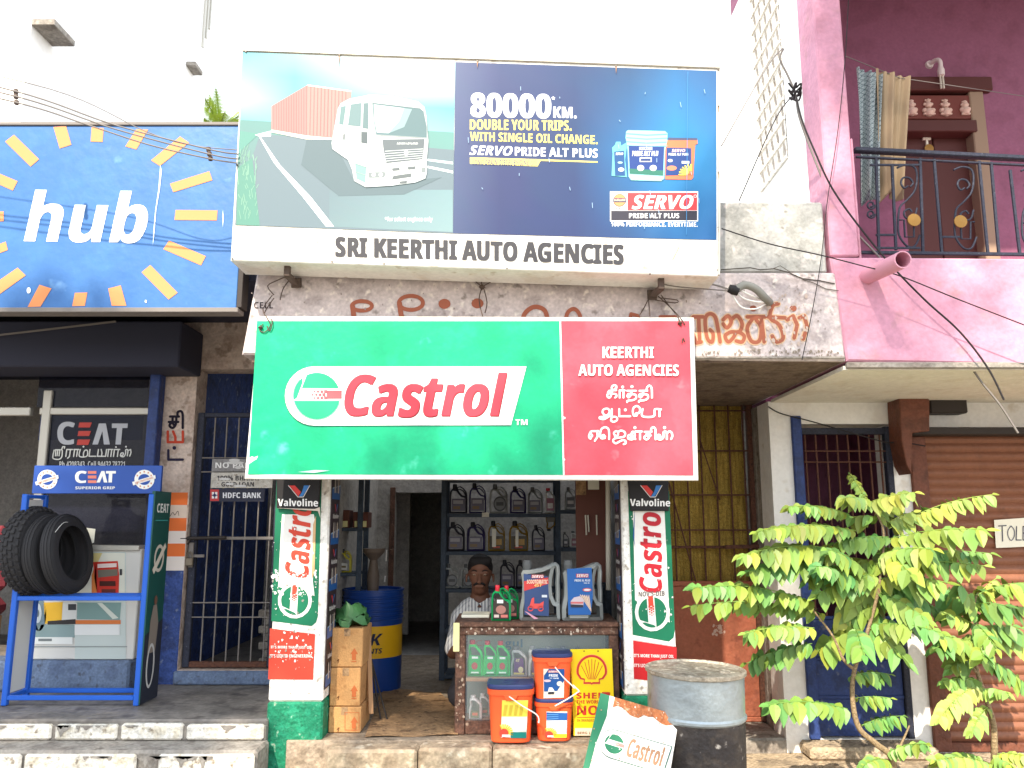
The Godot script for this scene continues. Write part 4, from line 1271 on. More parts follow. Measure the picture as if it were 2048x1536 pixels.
# ---------------------------------------------------------------- white ground floor of the pink house, blue door, shutter
func build_white_house() -> void:
	var xw := W(1552, 1100, ZW).x
	var dx0 := W(1604, 1100, ZW).x; var dx1 := W(1800, 1100, ZW).x
	var dt := W(0, 848, ZW).y; var db := W(0, 1478, ZW).y
	var sx0 := W(1852, 1100, ZW).x
	var st := W(0, 868, ZW).y
	var ys := W(0, 730, ZF).y
	var t := thing("white_house", "whitewashed ground floor wall with blue grille door and brown rolling shutter", "house", Vector3(2.8, 0, ZW))
	var m := M.new()
	holes(m, Vector3(xw, 0.05, ZW - 0.28), Vector3(6.0, ys - 0.014, ZW), [[dx0, db, dx1, dt], [sx0, 0.12, 5.6, st]])
	part(m, "wall", "plaster_white", t)
	m = M.new()
	m.box(Vector3(xw, 0.06, -3.0), Vector3(xw + 0.1, ys - 0.014, ZW - 0.281)); part(m, "side_wall", "concrete", t)
	m = M.new()
	m.box(Vector3(dx0 - 0.1, 0.1, ZW - 0.28), Vector3(dx1 + 0.06, db - 0.004, ZW + 0.22), 0.02); part(m, "door_step", "apron", t)
	# room behind the door: pinkish walls
	m = M.new()
	m.box(Vector3(dx0 - 0.1, db, ZW - 1.6), Vector3(dx1 + 0.4, dt + 0.3, ZW - 1.5)); part(m, "hall_wall", "purple", t)
	m = M.new()
	m.box(Vector3(dx1 + 0.3, db, ZW - 1.5), Vector3(dx1 + 0.4, dt + 0.3, ZW - 0.282)); part(m, "hall_side", "purple", t)
	m = M.new()
	m.box(Vector3(dx0 - 0.12, db, ZW - 1.5), Vector3(dx0 - 0.02, dt + 0.3, ZW - 0.282)); part(m, "hall_side", "purple", t)
	m = M.new()
	m.box(Vector3(dx0 - 0.1, dt + 0.3, ZW - 1.6), Vector3(dx1 + 0.4, dt + 0.4, ZW - 0.282)); part(m, "hall_ceiling", "purple", t)
	m = M.new()
	m.box(Vector3(dx0 - 0.1, 0.06, ZW - 1.6), Vector3(dx1 + 0.4, db - 0.003, ZW - 0.282)); part(m, "hall_floor", "concrete", t)
	# blue door leaf: frame, bars, sheet
	var d := Node3D.new()
	d.name = "door"
	t.add_child(d)
	d.set_meta("label", "dark blue steel door with barred top")
	var zd := ZW + 0.0
	var m2: M
	m2 = M.new(); m2.box(Vector3(dx0 - 0.03, db + 0.002, ZW - 0.05), Vector3(dx0 + 0.045, dt + 0.06, ZW + 0.03), 0.006); part(m2, "door_post", "door_blue", d)
	m2 = M.new(); m2.box(Vector3(dx1 - 0.05, db + 0.002, ZW - 0.05), Vector3(dx1 - 0.002, dt - 0.02, ZW + 0.012), 0.006); part(m2, "door_post", "iron_blue", d)
	m2 = M.new(); m2.box(Vector3(dx0 + 0.046, dt - 0.08, ZW - 0.04), Vector3(dx1 - 0.051, dt - 0.03, ZW + 0.012), 0.005); part(m2, "top_rail", "iron_blue", d)
	var yp := W(0, 1235, ZW).y
	for r in [[db + 0.01, 1395], [1396, 1318], [1317, 1236]]:
		var ya: float = r[0] if r[0] < 10 else W(0, r[0], ZW).y
		m2 = M.new(); m2.box(Vector3(dx0 + 0.047, ya + 0.006, ZW - 0.03), Vector3(dx1 - 0.052, W(0, r[1], ZW).y - 0.012, ZW - 0.012), 0.004); part(m2, "sheet_panel", "door_blue", d)
		m2 = M.new(); m2.box(Vector3(dx0 + 0.047, W(0, r[1], ZW).y - 0.011, ZW - 0.032), Vector3(dx1 - 0.052, W(0, r[1], ZW).y + 0.012, ZW - 0.002), 0.003); part(m2, "rail", "door_blue", d)
	for i in 8:
		m2 = M.new()
		var x := lerpf(dx0 + 0.08, dx1 - 0.08, i / 7.0)
		m2.tube(PackedVector3Array([Vector3(x, yp, ZW - 0.02), Vector3(x, dt - 0.06, ZW - 0.02)]), 0.0075, 6); part(m2, "bar", "rust_bar", d)
	for py in [902, 924, 1120]:
		m2 = M.new()
		m2.tube(PackedVector3Array([Vector3(dx0 + 0.045, W(0, py, ZW).y, ZW - 0.008), Vector3(dx1 - 0.05, W(0, py, ZW).y, ZW - 0.008)]), 0.006, 6); part(m2, "cross_bar", "rust_bar", d)
	# rolling shutter: each slat a part
	var s := Node3D.new()
	s.name = "rolling_shutter"
	t.add_child(s)
	s.set_meta("label", "brown corrugated rolling shutter, closed")
	m = M.new(); m.box(Vector3(sx0 - 0.07, 0.11, ZW - 0.05), Vector3(sx0 + 0.055, st - 0.02, ZW + 0.03), 0.006); part(m, "guide_channel", "brown_iron", s)
	var pitch := 0.0655
	var slat := M.new()
	var prof := PackedVector2Array()
	for i in 9:
		var u := i / 8.0
		prof.append(Vector2(0.004 + 0.016 * sin(PI * u), u * (pitch + 0.004)))
	for i in 9: prof.append(Vector2(-0.004 + 0.016 * sin(PI * (1 - i / 8.0)), (1 - i / 8.0) * (pitch + 0.004)))
	slat.extrude(prof, Transform3D(Basis(Vector3(0, 0, 1), Vector3(0, 1, 0), Vector3(-1, 0, 0)), Vector3.ZERO), 2.5)
	var sm := slat.mesh()
	var n := int((st - 0.16) / pitch) + 3
	for i in n:
		var o := MeshInstance3D.new()
		o.name = "slat"
		s.add_child(o, true)
		o.mesh = sm
		o.material_override = mats["shutter"]
		o.position = Vector3(sx0 + 0.05 + 1.25, 0.17 + i * pitch, ZW - 0.03) - gpos(s)
	m = M.new(); m.box(Vector3(sx0 - 0.05, 0.1, ZW - 0.6), Vector3(5.9, st + 0.3, ZW - 0.5)); part(m, "shop_back", "dark_wall", s)
	m = M.new(); m.box(Vector3(sx0 - 0.05, st + 0.3, ZW - 0.6), Vector3(5.9, st + 0.4, ZW - 0.285)); part(m, "shop_ceiling", "dark_wall", s)
	m = M.new(); m.box(Vector3(sx0 + 0.05, 0.105, ZW - 0.05), Vector3(5.6, 0.168, ZW + 0.02), 0.008); part(m, "bottom_bar", "brown_iron", s)
	m = M.new(); m.box(Vector3(sx0 - 0.1, 0.0 + st - 0.02, ZW + 0.001), Vector3(5.6, st + 0.035, ZW + 0.16), 0.006); part(m, "hood_lip", "black_iron", s)
	# bracket cheek at the shutter's top left
	m = M.new()
	var pp := PackedVector2Array()
	for q in [[1796, 772], [1832, 764], [1858, 800], [1858, 862], [1824, 866], [1822, 948], [1812, 930], [1802, 880]]:
		var w := W(q[0], q[1], ZW + 0.2)
		pp.append(Vector2(w.x, w.y))
	m.extrude(pp, Transform3D(Basis.IDENTITY, Vector3(0, 0, ZW + 0.11)), 0.2, 0.006); part(m, "side_bracket", "brown_iron", s)
	m = M.new(); pbox(m, 1860, 1935, 783, 826, ZW + 0.14, ZW + 0.003, 0.01); part(m, "motor_box", "black_iron", s)
	# notice and scribbles on the shutter
	var nt := thing("paper_notice", "white paper notice hand lettered TOLET stuck on brown shutter", "notice", W(2024, 1095, ZW + 0.02))
	m = M.new()
	var zz := ZW + 0.004
	m.quad(W(1992, 1096, zz), W(2060, 1093, zz), W(2060, 1035, zz), W(1988, 1040, zz)); part(m, "sheet", "paper", nt)
	var k := Ink.new(plane(zz + 0.001), self)
	for c in [[[1997, 1052], [2012, 1051]], [[2004, 1052], [2005, 1082]], [[2033, 1053], [2032, 1080], [2042, 1080]], [[2056, 1052], [2046, 1053], [2046, 1080], [2056, 1080]], [[2046, 1066], [2054, 1066]], [[2060, 1052], [2070, 1051]]]: k.stroke(c, 2.2, c8(70, 70, 84), 1, false)
	k.stroke([[2022, 1052], [2016, 1060], [2016, 1072], [2022, 1081], [2028, 1073], [2028, 1060], [2022, 1052]], 1.8, c8(84, 84, 98), 1)
	part(k.m, "lettering", "ink", nt)

# ---------------------------------------------------------------- pink house: balcony floor
func build_pink_house() -> void:
	var t := thing("pink_house", "pink plastered upper floor with recessed purple balcony above the white wall", "house", Vector3(3.2, 2.4, -0.4))
	var yb := W(0, 728, ZF).y
	var yf := W(0, 517, ZF).y
	var x0 := W(1692, 715, ZF).x + 0.003
	var xl := W(1640, 200, ZF).x
	var zi := ZW + 0.02
	var top := 6.2
	# slab / balcony front: irregular left edge follows the joint with the fascia
	var m := M.new()
	var pp := PackedVector2Array()
	for q in [[1694, 722], [2600, 740], [2600, 521], [1660, 514], [1675, 600], [1684, 660]]:
		var w := W(q[0], q[1], ZF)
		pp.append(Vector2(w.x, w.y))
	m.extrude(pp, Transform3D(Basis.IDENTITY, Vector3(0, 0, (ZF + ZW) / 2 + 0.002)), ZF - ZW - 0.004, 0.012)
	part(m, "balcony_slab", "pink", t)
	m = M.new()
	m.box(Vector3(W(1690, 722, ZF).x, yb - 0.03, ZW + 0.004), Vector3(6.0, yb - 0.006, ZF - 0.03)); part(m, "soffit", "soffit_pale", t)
	m = M.new()
	m.box(Vector3(x0, yb - 0.025, ZF - 0.028), Vector3(6.0, yb + 0.012, ZF + 0.004), 0.006); part(m, "drip_edge", "concrete", t)
	# pier at the left
	var px1 := W(1700, 250, ZF).x
	m = M.new()
	m.box(Vector3(xl, W(0, 512, ZF).y, ZF - 0.28), Vector3(px1, top, ZF - 0.003), 0.01); part(m, "pier", "pink", t)
	m = M.new()
	m.box(Vector3(px1 + 0.001, yf, ZF - 0.25), Vector3(W(1716, 400, ZF).x, W(0, 275, ZF).y, ZF - 0.006), 0.01); part(m, "low_pier", "pink", t)
	# purple recess
	var dx0 := W(1800, 300, zi).x; var dx1 := W(1962, 300, zi).x
	var dt := W(0, 186, zi).y
	m = M.new()
	holes(m, Vector3(xl + 0.2, yf - 0.01, zi - 0.2), Vector3(6.0, top, zi), [[dx0, yf - 0.02, dx1, dt]])
	part(m, "recess_wall", "purple", t)
	m = M.new()
	m.box(Vector3(xl + 0.06, yf - 0.009, zi - 0.2), Vector3(xl + 0.2, top, ZF - 0.281)); part(m, "side_wall", "purple", t)
	m = M.new()
	m.box(Vector3(xl, top, zi - 0.4), Vector3(6.0, top + 0.15, ZF + 1.2)); part(m, "shading_roof_slab", "purple", t)  # unseen roof, its overhang carried forward to shade the balcony recess
	m = M.new()
	m.box(Vector3(dx0, yf, zi - 0.32), Vector3(dx1, dt, zi - 0.25)); part(m, "door_back", "door_dark", t)
	# carved door
	var d := Node3D.new()
	d.name = "carved_door"
	t.add_child(d)
	d.set_meta("label", "dark carved door with reddish lintel and small pale figures")
	m = M.new(); m.box(Vector3(dx0 - 0.1, dt - 0.005, zi - 0.05), Vector3(dx1 + 0.12, W(0, 160, zi).y, zi + 0.06), 0.01); part(m, "cornice", "door_dark", d)
	m = M.new(); pbox(m, 1800, 1955, 190, 238, zi + 0.02, zi - 0.1, 0.006); part(m, "lintel_panel", "door_lintel", d)
	m = M.new(); pbox(m, 1800, 1955, 239, 262, zi + 0.05, zi - 0.1, 0.006); part(m, "lintel_bar", "door_dark", d)
	m = M.new(); pbox(m, 1956, 1985, 178, 530, zi + 0.03, zi - 0.1, 0.008); part(m, "door_jamb", "tan_frame", d)
	m = M.new(); pbox(m, 1800, 1876, 263, 540, zi - 0.08, zi - 0.13, 0.006); part(m, "leaf", "door_dark", d)
	m = M.new(); pbox(m, 1878, 1955, 263, 540, zi - 0.08, zi - 0.13, 0.006); part(m, "leaf", "door_dark", d)
	# four small seated relief figures: generic lobed silhouettes
	for f in [[1822, 1.0], [1856, 1.15], [1890, 1.1], [1929, 0.85]]:
		m = M.new()
		var c := W(f[0], 214, zi + 0.02)
		var w: float = 0.042 * f[1]
		for b in [[0, 0.045, 0.018], [0, 0.012, 0.03], [-0.6, 0.018, 0.014], [0.6, 0.018, 0.014], [-0.7, -0.03, 0.022], [0.7, -0.03, 0.022], [0, -0.045, 0.04], [0.35, 0.05, 0.01], [-0.4, 0.048, 0.01]]:
			m.lathe([Vector2(0, -b[2]), Vector2(b[2] * 0.7, -b[2] * 0.7), Vector2(b[2], 0), Vector2(b[2] * 0.7, b[2] * 0.7), Vector2(0, b[2])], Transform3D(Basis.IDENTITY, c + Vector3(b[0] * w, b[1] * f[1], 0.005)), 8)
		m.box(c + Vector3(-w, -0.075, -0.004), c + Vector3(w, -0.058, 0.02), 0.004)
		part(m, "figure", "figure", d)
	# emblem on the door: cross and brass roundels
	m = M.new(); pbox(m, 1852, 1856, 268, 290, zi - 0.06, zi - 0.078); pbox(m, 1846, 1862, 275, 279, zi - 0.059, zi - 0.078); part(m, "cross", "paper", d)
	for q in [[1858, 297, 12], [1828, 440, 13], [1921, 443, 13]]:
		m = M.new()
		var zq := zi - 0.06 if q[1] < 400 else ZF - 0.075
		m.lathe([Vector2(0, -0.004), Vector2(q[2] / 320.0, -0.004), Vector2(q[2] / 320.0, 0.004), Vector2(0, 0.008)], Transform3D(Basis(Vector3(1, 0, 0), Vector3(0, 0, 1), Vector3(0, -1, 0)), W(q[0], q[1], zq)), 20)
		part(m, "roundel", "brass", d)
	# lamp holder with tube bulb over the door
	var lp := thing("wall_lamp", "white bulb holder with unlit tube bulb above the carved door", "lamp", W(1866, 180, zi + 0.1))
	m = M.new()
	var a := W(1858, 130, zi)
	m.lathe([Vector2(0.0, 0.0), Vector2(0.035, 0.0), Vector2(0.03, 0.02), Vector2(0, 0.025)], Transform3D(Basis(Vector3(1, 0, 0), Vector3(0, 0, 1), Vector3(0, -1, 0)), a), 14); part(m, "rose", "lamp_white", lp)
	m = M.new()
	m.tube(curve([a + Vector3(0, 0, 0.01), a + Vector3(0.02, 0.0, 0.07), a + Vector3(0.035, -0.03, 0.1), a + Vector3(0.035, -0.09, 0.1)], 4), 0.018, 8); part(m, "arm", "lamp_white", lp)
	m = M.new()
	m.lathe([Vector2(0, -0.16), Vector2(0.026, -0.155), Vector2(0.028, -0.11), Vector2(0.02, -0.08), Vector2(0, -0.08)], Transform3D(Basis.IDENTITY, a + Vector3(0.035, 0, 0.1)), 12); part(m, "socket", "lamp_white", lp)
	for s in [-0.011, 0.011]:
		m = M.new()
		m.tube(PackedVector3Array([a + Vector3(0.035 + s, -0.155, 0.1), a + Vector3(0.035 + s, -0.27, 0.1)]), 0.008, 6); part(m, "bulb_tube", "tube_white", lp)
	railing(yf)
	# drain pipe
	m = M.new()
	var p0 := W(1727, 556, ZF - 0.05); var p1 := W(1806, 519, ZF + 0.42)
	var dd := (p1 - p0).normalized()
	m.tube(PackedVector3Array([p0, p1]), 0.05, 20, Color.WHITE, false)
	m.tube(PackedVector3Array([p1, p0 + dd * 0.05]), 0.043, 20, Color.WHITE, false)
	var ux := dd.cross(Vector3.UP).normalized(); var uy := ux.cross(dd)
	for i in 20:
		var s := TAU * i / 20; var e := TAU * (i + 1) / 20
		var A := ux * cos(s) + uy * sin(s); var B := ux * cos(e) + uy * sin(e)
		m.quad(p1 + A * 0.05, p1 + B * 0.05, p1 + B * 0.043, p1 + A * 0.043)
	solo(m, "drain_pipe", "pipe_pink", "pink painted drain pipe stub jutting from the pink balcony front", "pipe")
	# laundry
	var zl := ZF - 0.35
	var lnA := W(1690, 112, zl); var lnB := W(1800, 156, zl)
	m = M.new(); m.tube(PackedVector3Array([lnA, lnB, W(2100, 200, zl - 0.2)]), 0.003, 5)
	solo(m, "clothes_line", "cable_grey", "thin clothes line strung across the pink balcony", "line")
	var cloth := func(pxa: float, pxb: float, pya: float, pyb: float, narrow: float, seed_: float, mt: String, nm: String, lb: String) -> void:
		var rows := []
		for j in 26:
			var v := j / 25.0
			var row := []
			for i in 22:
				var u := i / 21.0
				var px := lerpf(pxa, pxb, u)
				var cx := (pxa + pxb) / 2
				px = cx + (px - cx) * (1.0 - narrow * v)
				var py := lerpf(pya + (px - pxa) * 0.25, pyb + 8 * sin(u * 7 + seed_), v)
				var q := W(px, py, zl)
				q.z += 0.03 * sin(u * 12 + seed_ + v * 2.0) * (0.4 + v) + 0.015 * sin(u * 27 + v * 4)
				row.append(q)
			rows.append(row)
		rows.reverse()
		var mm := M.new()
		mm.grid(rows, Color.WHITE, 0.004)
		solo(mm, nm, mt, lb, "cloth")
	cloth.call(1712.0, 1764.0, 136.0, 400.0, 0.35, 0.4, "cloth_check", "towel", "blue grey checked towel hanging from the balcony clothes line")
	cloth.call(1750.0, 1818.0, 138.0, 396.0, 0.35, 2.1, "cloth_tan", "trousers_cloth", "tan brown garment hanging beside the checked towel")

func railing(yf: float) -> void:
	var z := ZF - 0.1
	var t := thing("balcony_railing", "dark blue wrought iron balcony railing with scrolls and chipped top rail", "railing", W(1880, 515, z))
	var m := M.new()
	m.beam(W(1708, 300, z), W(2300, 330, z), 0.05, 0.03, 0.006); part(m, "top_rail", "iron_blue", t)
	m = M.new()
	m.beam(W(1712, 314, z), W(2300, 343, z), 0.02, 0.012, 0.002); part(m, "under_rail", "iron_blue", t)
	m = M.new()
	m.beam(W(1740, 330, z), W(1842, 330, z), 0.012, 0.012); part(m, "sub_rail", "iron_blue", t)
	m = M.new()
	m.beam(W(1722, 505, z), W(2300, 512, z), 0.02, 0.02, 0.002); part(m, "bottom_rail", "iron_blue", t)
	for q in [[1752, 316, 1758, 506], [1784, 330, 1792, 500], [1840, 316, 1846, 508], [1868, 318, 1884, 510], [1958, 322, 1976, 510], [1982, 324, 1998, 511], [2020, 340, 2040, 512], [2064, 328, 2084, 512], [2140, 330, 2160, 512]]:
		m = M.new()
		m.beam(W(q[0], q[1], z), W(q[2], q[3], z), 0.016, 0.016, 0.002); part(m, "bar", "iron_blue", t)
	# frets and scrolls
	for base in [[1812.0, 0.0], [1925.0, 4.0], [2060.0, 6.0]]:
		var bx: float = base[0]; var by: float = base[1]
		for s in [[[-18, 336], [-2, 330], [16, 334], [22, 350], [18, 380], [2, 400], [-12, 414], [-16, 440]], [[8, 374], [14, 366], [6, 356], [-6, 356], [-10, 366], [-4, 376], [4, 372]], [[22, 416], [16, 434], [0, 436], [-4, 424], [6, 418], [12, 424]], [[-16, 440], [-14, 470], [2, 492], [18, 492], [28, 470]], [[-16, 440], [-4, 440], [-2, 474], [16, 474], [16, 440], [24, 440]]]:
			m = M.new()
			var pts := []
			for q in s: pts.append(W(bx + q[0], by + q[1], z))
			m.tube(curve(pts, 4) if s[0][1] != 440 or s[1][1] != 440 else PackedVector3Array(pts), 0.0065, 6); part(m, "scroll", "iron_blue", t)
	for q in [[1742, 410], [1742, 428]]:
		m = M.new()
		var pts := []
		for i in 12:
			var a := i * 0.75
			pts.append(W(q[0] + cos(a) * (9 - i * 0.5), q[1] + sin(a) * (9 - i * 0.5), z))
		m.tube(curve(pts, 2), 0.006, 6); part(m, "scroll", "iron_blue", t)
	for q in [[1752, 470, 1792, 470], [1752, 496, 1840, 496], [1884, 474, 1920, 474]]:
		m = M.new()
		m.beam(W(q[0], q[1], z), W(q[2], q[3], z), 0.012, 0.012); part(m, "cross_bar", "iron_blue", t)

# ---------------------------------------------------------------- walls behind
func build_backdrop() -> void:
	# side wall of the pink house with lattice vent blocks, running back
	var xw := W(1640, 200, ZF).x
	var yt := W(0, 402, ZF).y
	var t := thing("white_side_wall", "bright whitewashed side wall with a panel of lattice vent blocks", "wall", Vector3(xw, yt, -4))
	# lattice panel between two depths; wall slab built round it
	var za := -0.31; var zc := -0.92
	var ya := W(0, 292, ZF).y + 0.22; var yc := 6.6
	var m := M.new()
	m.box(Vector3(xw + 0.001, yt - 0.6, za), Vector3(xw + 0.11, 7.2, ZF - 0.281)); m.box(Vector3(xw + 0.001, yt - 0.6, -9.0), Vector3(xw + 0.11, 7.2, zc)); m.box(Vector3(xw + 0.001, yt - 0.6, zc), Vector3(xw + 0.11, ya, za)); m.box(Vector3(xw + 0.001, yc, zc), Vector3(xw + 0.11, 7.2, za))
	part(m, "wall", "plaster_bright", t)
	var nz := 5; var pz := (za - zc) / nz; var py := 0.15
	var ny := int((yc - ya) / py)
	var blk := M.new()
	# one block: square frame with a pointed-arch opening
	var inner := []
	for i in 13:
		var u := i / 12.0
		inner.append(Vector2(lerpf(-0.34, 0.34, u), -0.3 + 0.75 * pow(maxf(0.0, 1.0 - pow(absf(u * 2 - 1), 1.6)), 0.7)))
	var pw := func(p: Vector2, x: float) -> Vector3: return Vector3(x, p.y * py, -p.x * pz)
	var outer := []
	for i in 13:
		var u := i / 12.0
		outer.append(Vector2(-0.49, 0.49) if u < 0.1 else (Vector2(0.49, 0.49) if u > 0.9 else Vector2(lerpf(-0.49, 0.49, u), 0.49)))
	for x in [[0.0, true], [0.09, false]]:
		for i in 12: blk.quad(pw.call(outer[i], x[0]), pw.call(outer[i + 1], x[0]), pw.call(inner[i + 1], x[0]), pw.call(inner[i], x[0]))
		blk.quad(pw.call(Vector2(-0.49, 0.49), x[0]), pw.call(inner[0], x[0]), pw.call(Vector2(-0.34, -0.49), x[0]), pw.call(Vector2(-0.49, -0.49), x[0]))
		blk.quad(pw.call(Vector2(0.49, 0.49), x[0]), pw.call(inner[12], x[0]), pw.call(Vector2(0.34, -0.49), x[0]), pw.call(Vector2(0.49, -0.49), x[0]))
		blk.quad(pw.call(inner[0], x[0]), pw.call(inner[12], x[0]), pw.call(Vector2(0.34, -0.49), x[0]), pw.call(Vector2(-0.34, -0.49), x[0]))
	for i in 12: blk.quad(pw.call(inner[i], 0.0), pw.call(inner[i + 1], 0.0), pw.call(inner[i + 1], 0.09), pw.call(inner[i], 0.09))
	blk.quad(pw.call(inner[0], 0.0), pw.call(inner[12], 0.0), pw.call(inner[12], 0.09), pw.call(inner[0], 0.09))
	var bmesh := blk.mesh()
	for i in nz:
		for j in ny:
			var o := MeshInstance3D.new()
			o.name = "vent_block"
			t.add_child(o, true)
			o.mesh = bmesh
			o.material_override = mats["vent_block"]
			o.position = Vector3(xw - 0.004, ya + (j + 0.5) * py, za - (i + 0.5) * pz) - gpos(t)
	m = M.new()
	for j in ny + 1: m.box(Vector3(xw - 0.016, ya + j * py - 0.008, zc), Vector3(xw - 0.003, ya + j * py + 0.008, za))
	tag(part(m, "ledge", "vent_block", t), "", "", "", "stuff")
	# tall white building left, side wall running back, with two sunshades
	var xl := -3.25
	var b := thing("white_building", "tall bright white building side wall with small window sunshades behind blue banner", "building", Vector3(xl - 2, 0, -2.0))
	m = M.new()
	m.box(Vector3(xl - 3.5, 3.4, -2.8), Vector3(xl, 11.0, 0.1)); part(m, "wall", "plaster_bright", b)
	for s in [[62, 45, 104, 98, 1.0], [372, 124, 386, 158, 0.6]]:
		var A := wx(s[0], s[1], xl); var B := wx(s[2], s[3], xl)
		var y := (A.y + B.y) / 2
		m = M.new()
		m.box(Vector3(xl + 0.001, y, B.z), Vector3(xl + 0.16 * s[4], y + 0.045, A.z), 0.004); part(m, "sunshade", "concrete", b)
	for i in 3:
		m = M.new()
		m.tube(PackedVector3Array([Vector3(xl + 0.03, 6.9 - i * 0.15, -2.72 + i * 0.07), Vector3(xl + 0.03, 11.0, -2.72 + i * 0.07)]), 0.014, 8); part(m, "rain_pipe", "alu", b)
	# coconut palm far behind, in the gap
	var base := Vector3(-5.9, 0, -10.0)
	var p := thing("coconut_palm", "coconut palm crown showing above the blue banner", "palm", base)
	var crown := W(440, 262, -10.0)
	base.x = crown.x
	m = M.new()
	m.tube(curve([Vector3(crown.x + 0.3, 0, -10.2), Vector3(crown.x + 0.1, 3, -10.1), crown], 6), 0.13, 8); part(m, "trunk", "bark", p)
	for i in 15:
		var az := TAU * i / 15.0 + rng.randf() * 0.3
		var el := rng.randf_range(0.2, 1.25)
		m = M.new()
		var L := rng.randf_range(0.75, 1.05)
		var dir := Vector3(cos(az) * cos(el), sin(el), sin(az) * cos(el))
		var prev := crown
		for s in 16:
			var u := (s + 1) / 16.0
			var pt := crown + dir * L * u + Vector3(0, -0.55 * u * u * L * (1.2 - sin(el)), 0)
			var tg := (pt - prev).normalized()
			m.beam(prev, pt, 0.014, 0.014)
			var sd := tg.cross(Vector3.UP).normalized()
			for q in [-1, 1]:
				for h in 2:
					var o := prev.lerp(pt, h * 0.5)
					var tip: Vector3 = o + sd * q * 0.3 * sin(PI * clampf(u * 0.9 + 0.1, 0, 1)) + tg * 0.14 + Vector3(0, -0.1, 0)
					m.tri(o, o + tg * 0.025, tip)
			prev = pt
		part(m, "frond", "palm_leaf", p)

func wx(px: float, py: float, x: float) -> Vector3:   # where the pixel's ray meets the plane of a side wall
	var a := W(px, py, 0.0)
	var d := a - CAM
	return CAM + d * ((x - CAM.x) / d.x)

# ---------------------------------------------------------------- big box sign
func prism_px(m: M, pts: Array, zf: float, zb: float, bev := 0.0) -> void:
	var pp := PackedVector2Array()
	for q in pts:
		var w := W(q[0], q[1], zf)
		pp.append(Vector2(w.x, w.y))
	m.extrude(pp, Transform3D(Basis.IDENTITY, Vector3(0, 0, (zf + zb) / 2)), zf - zb, bev)

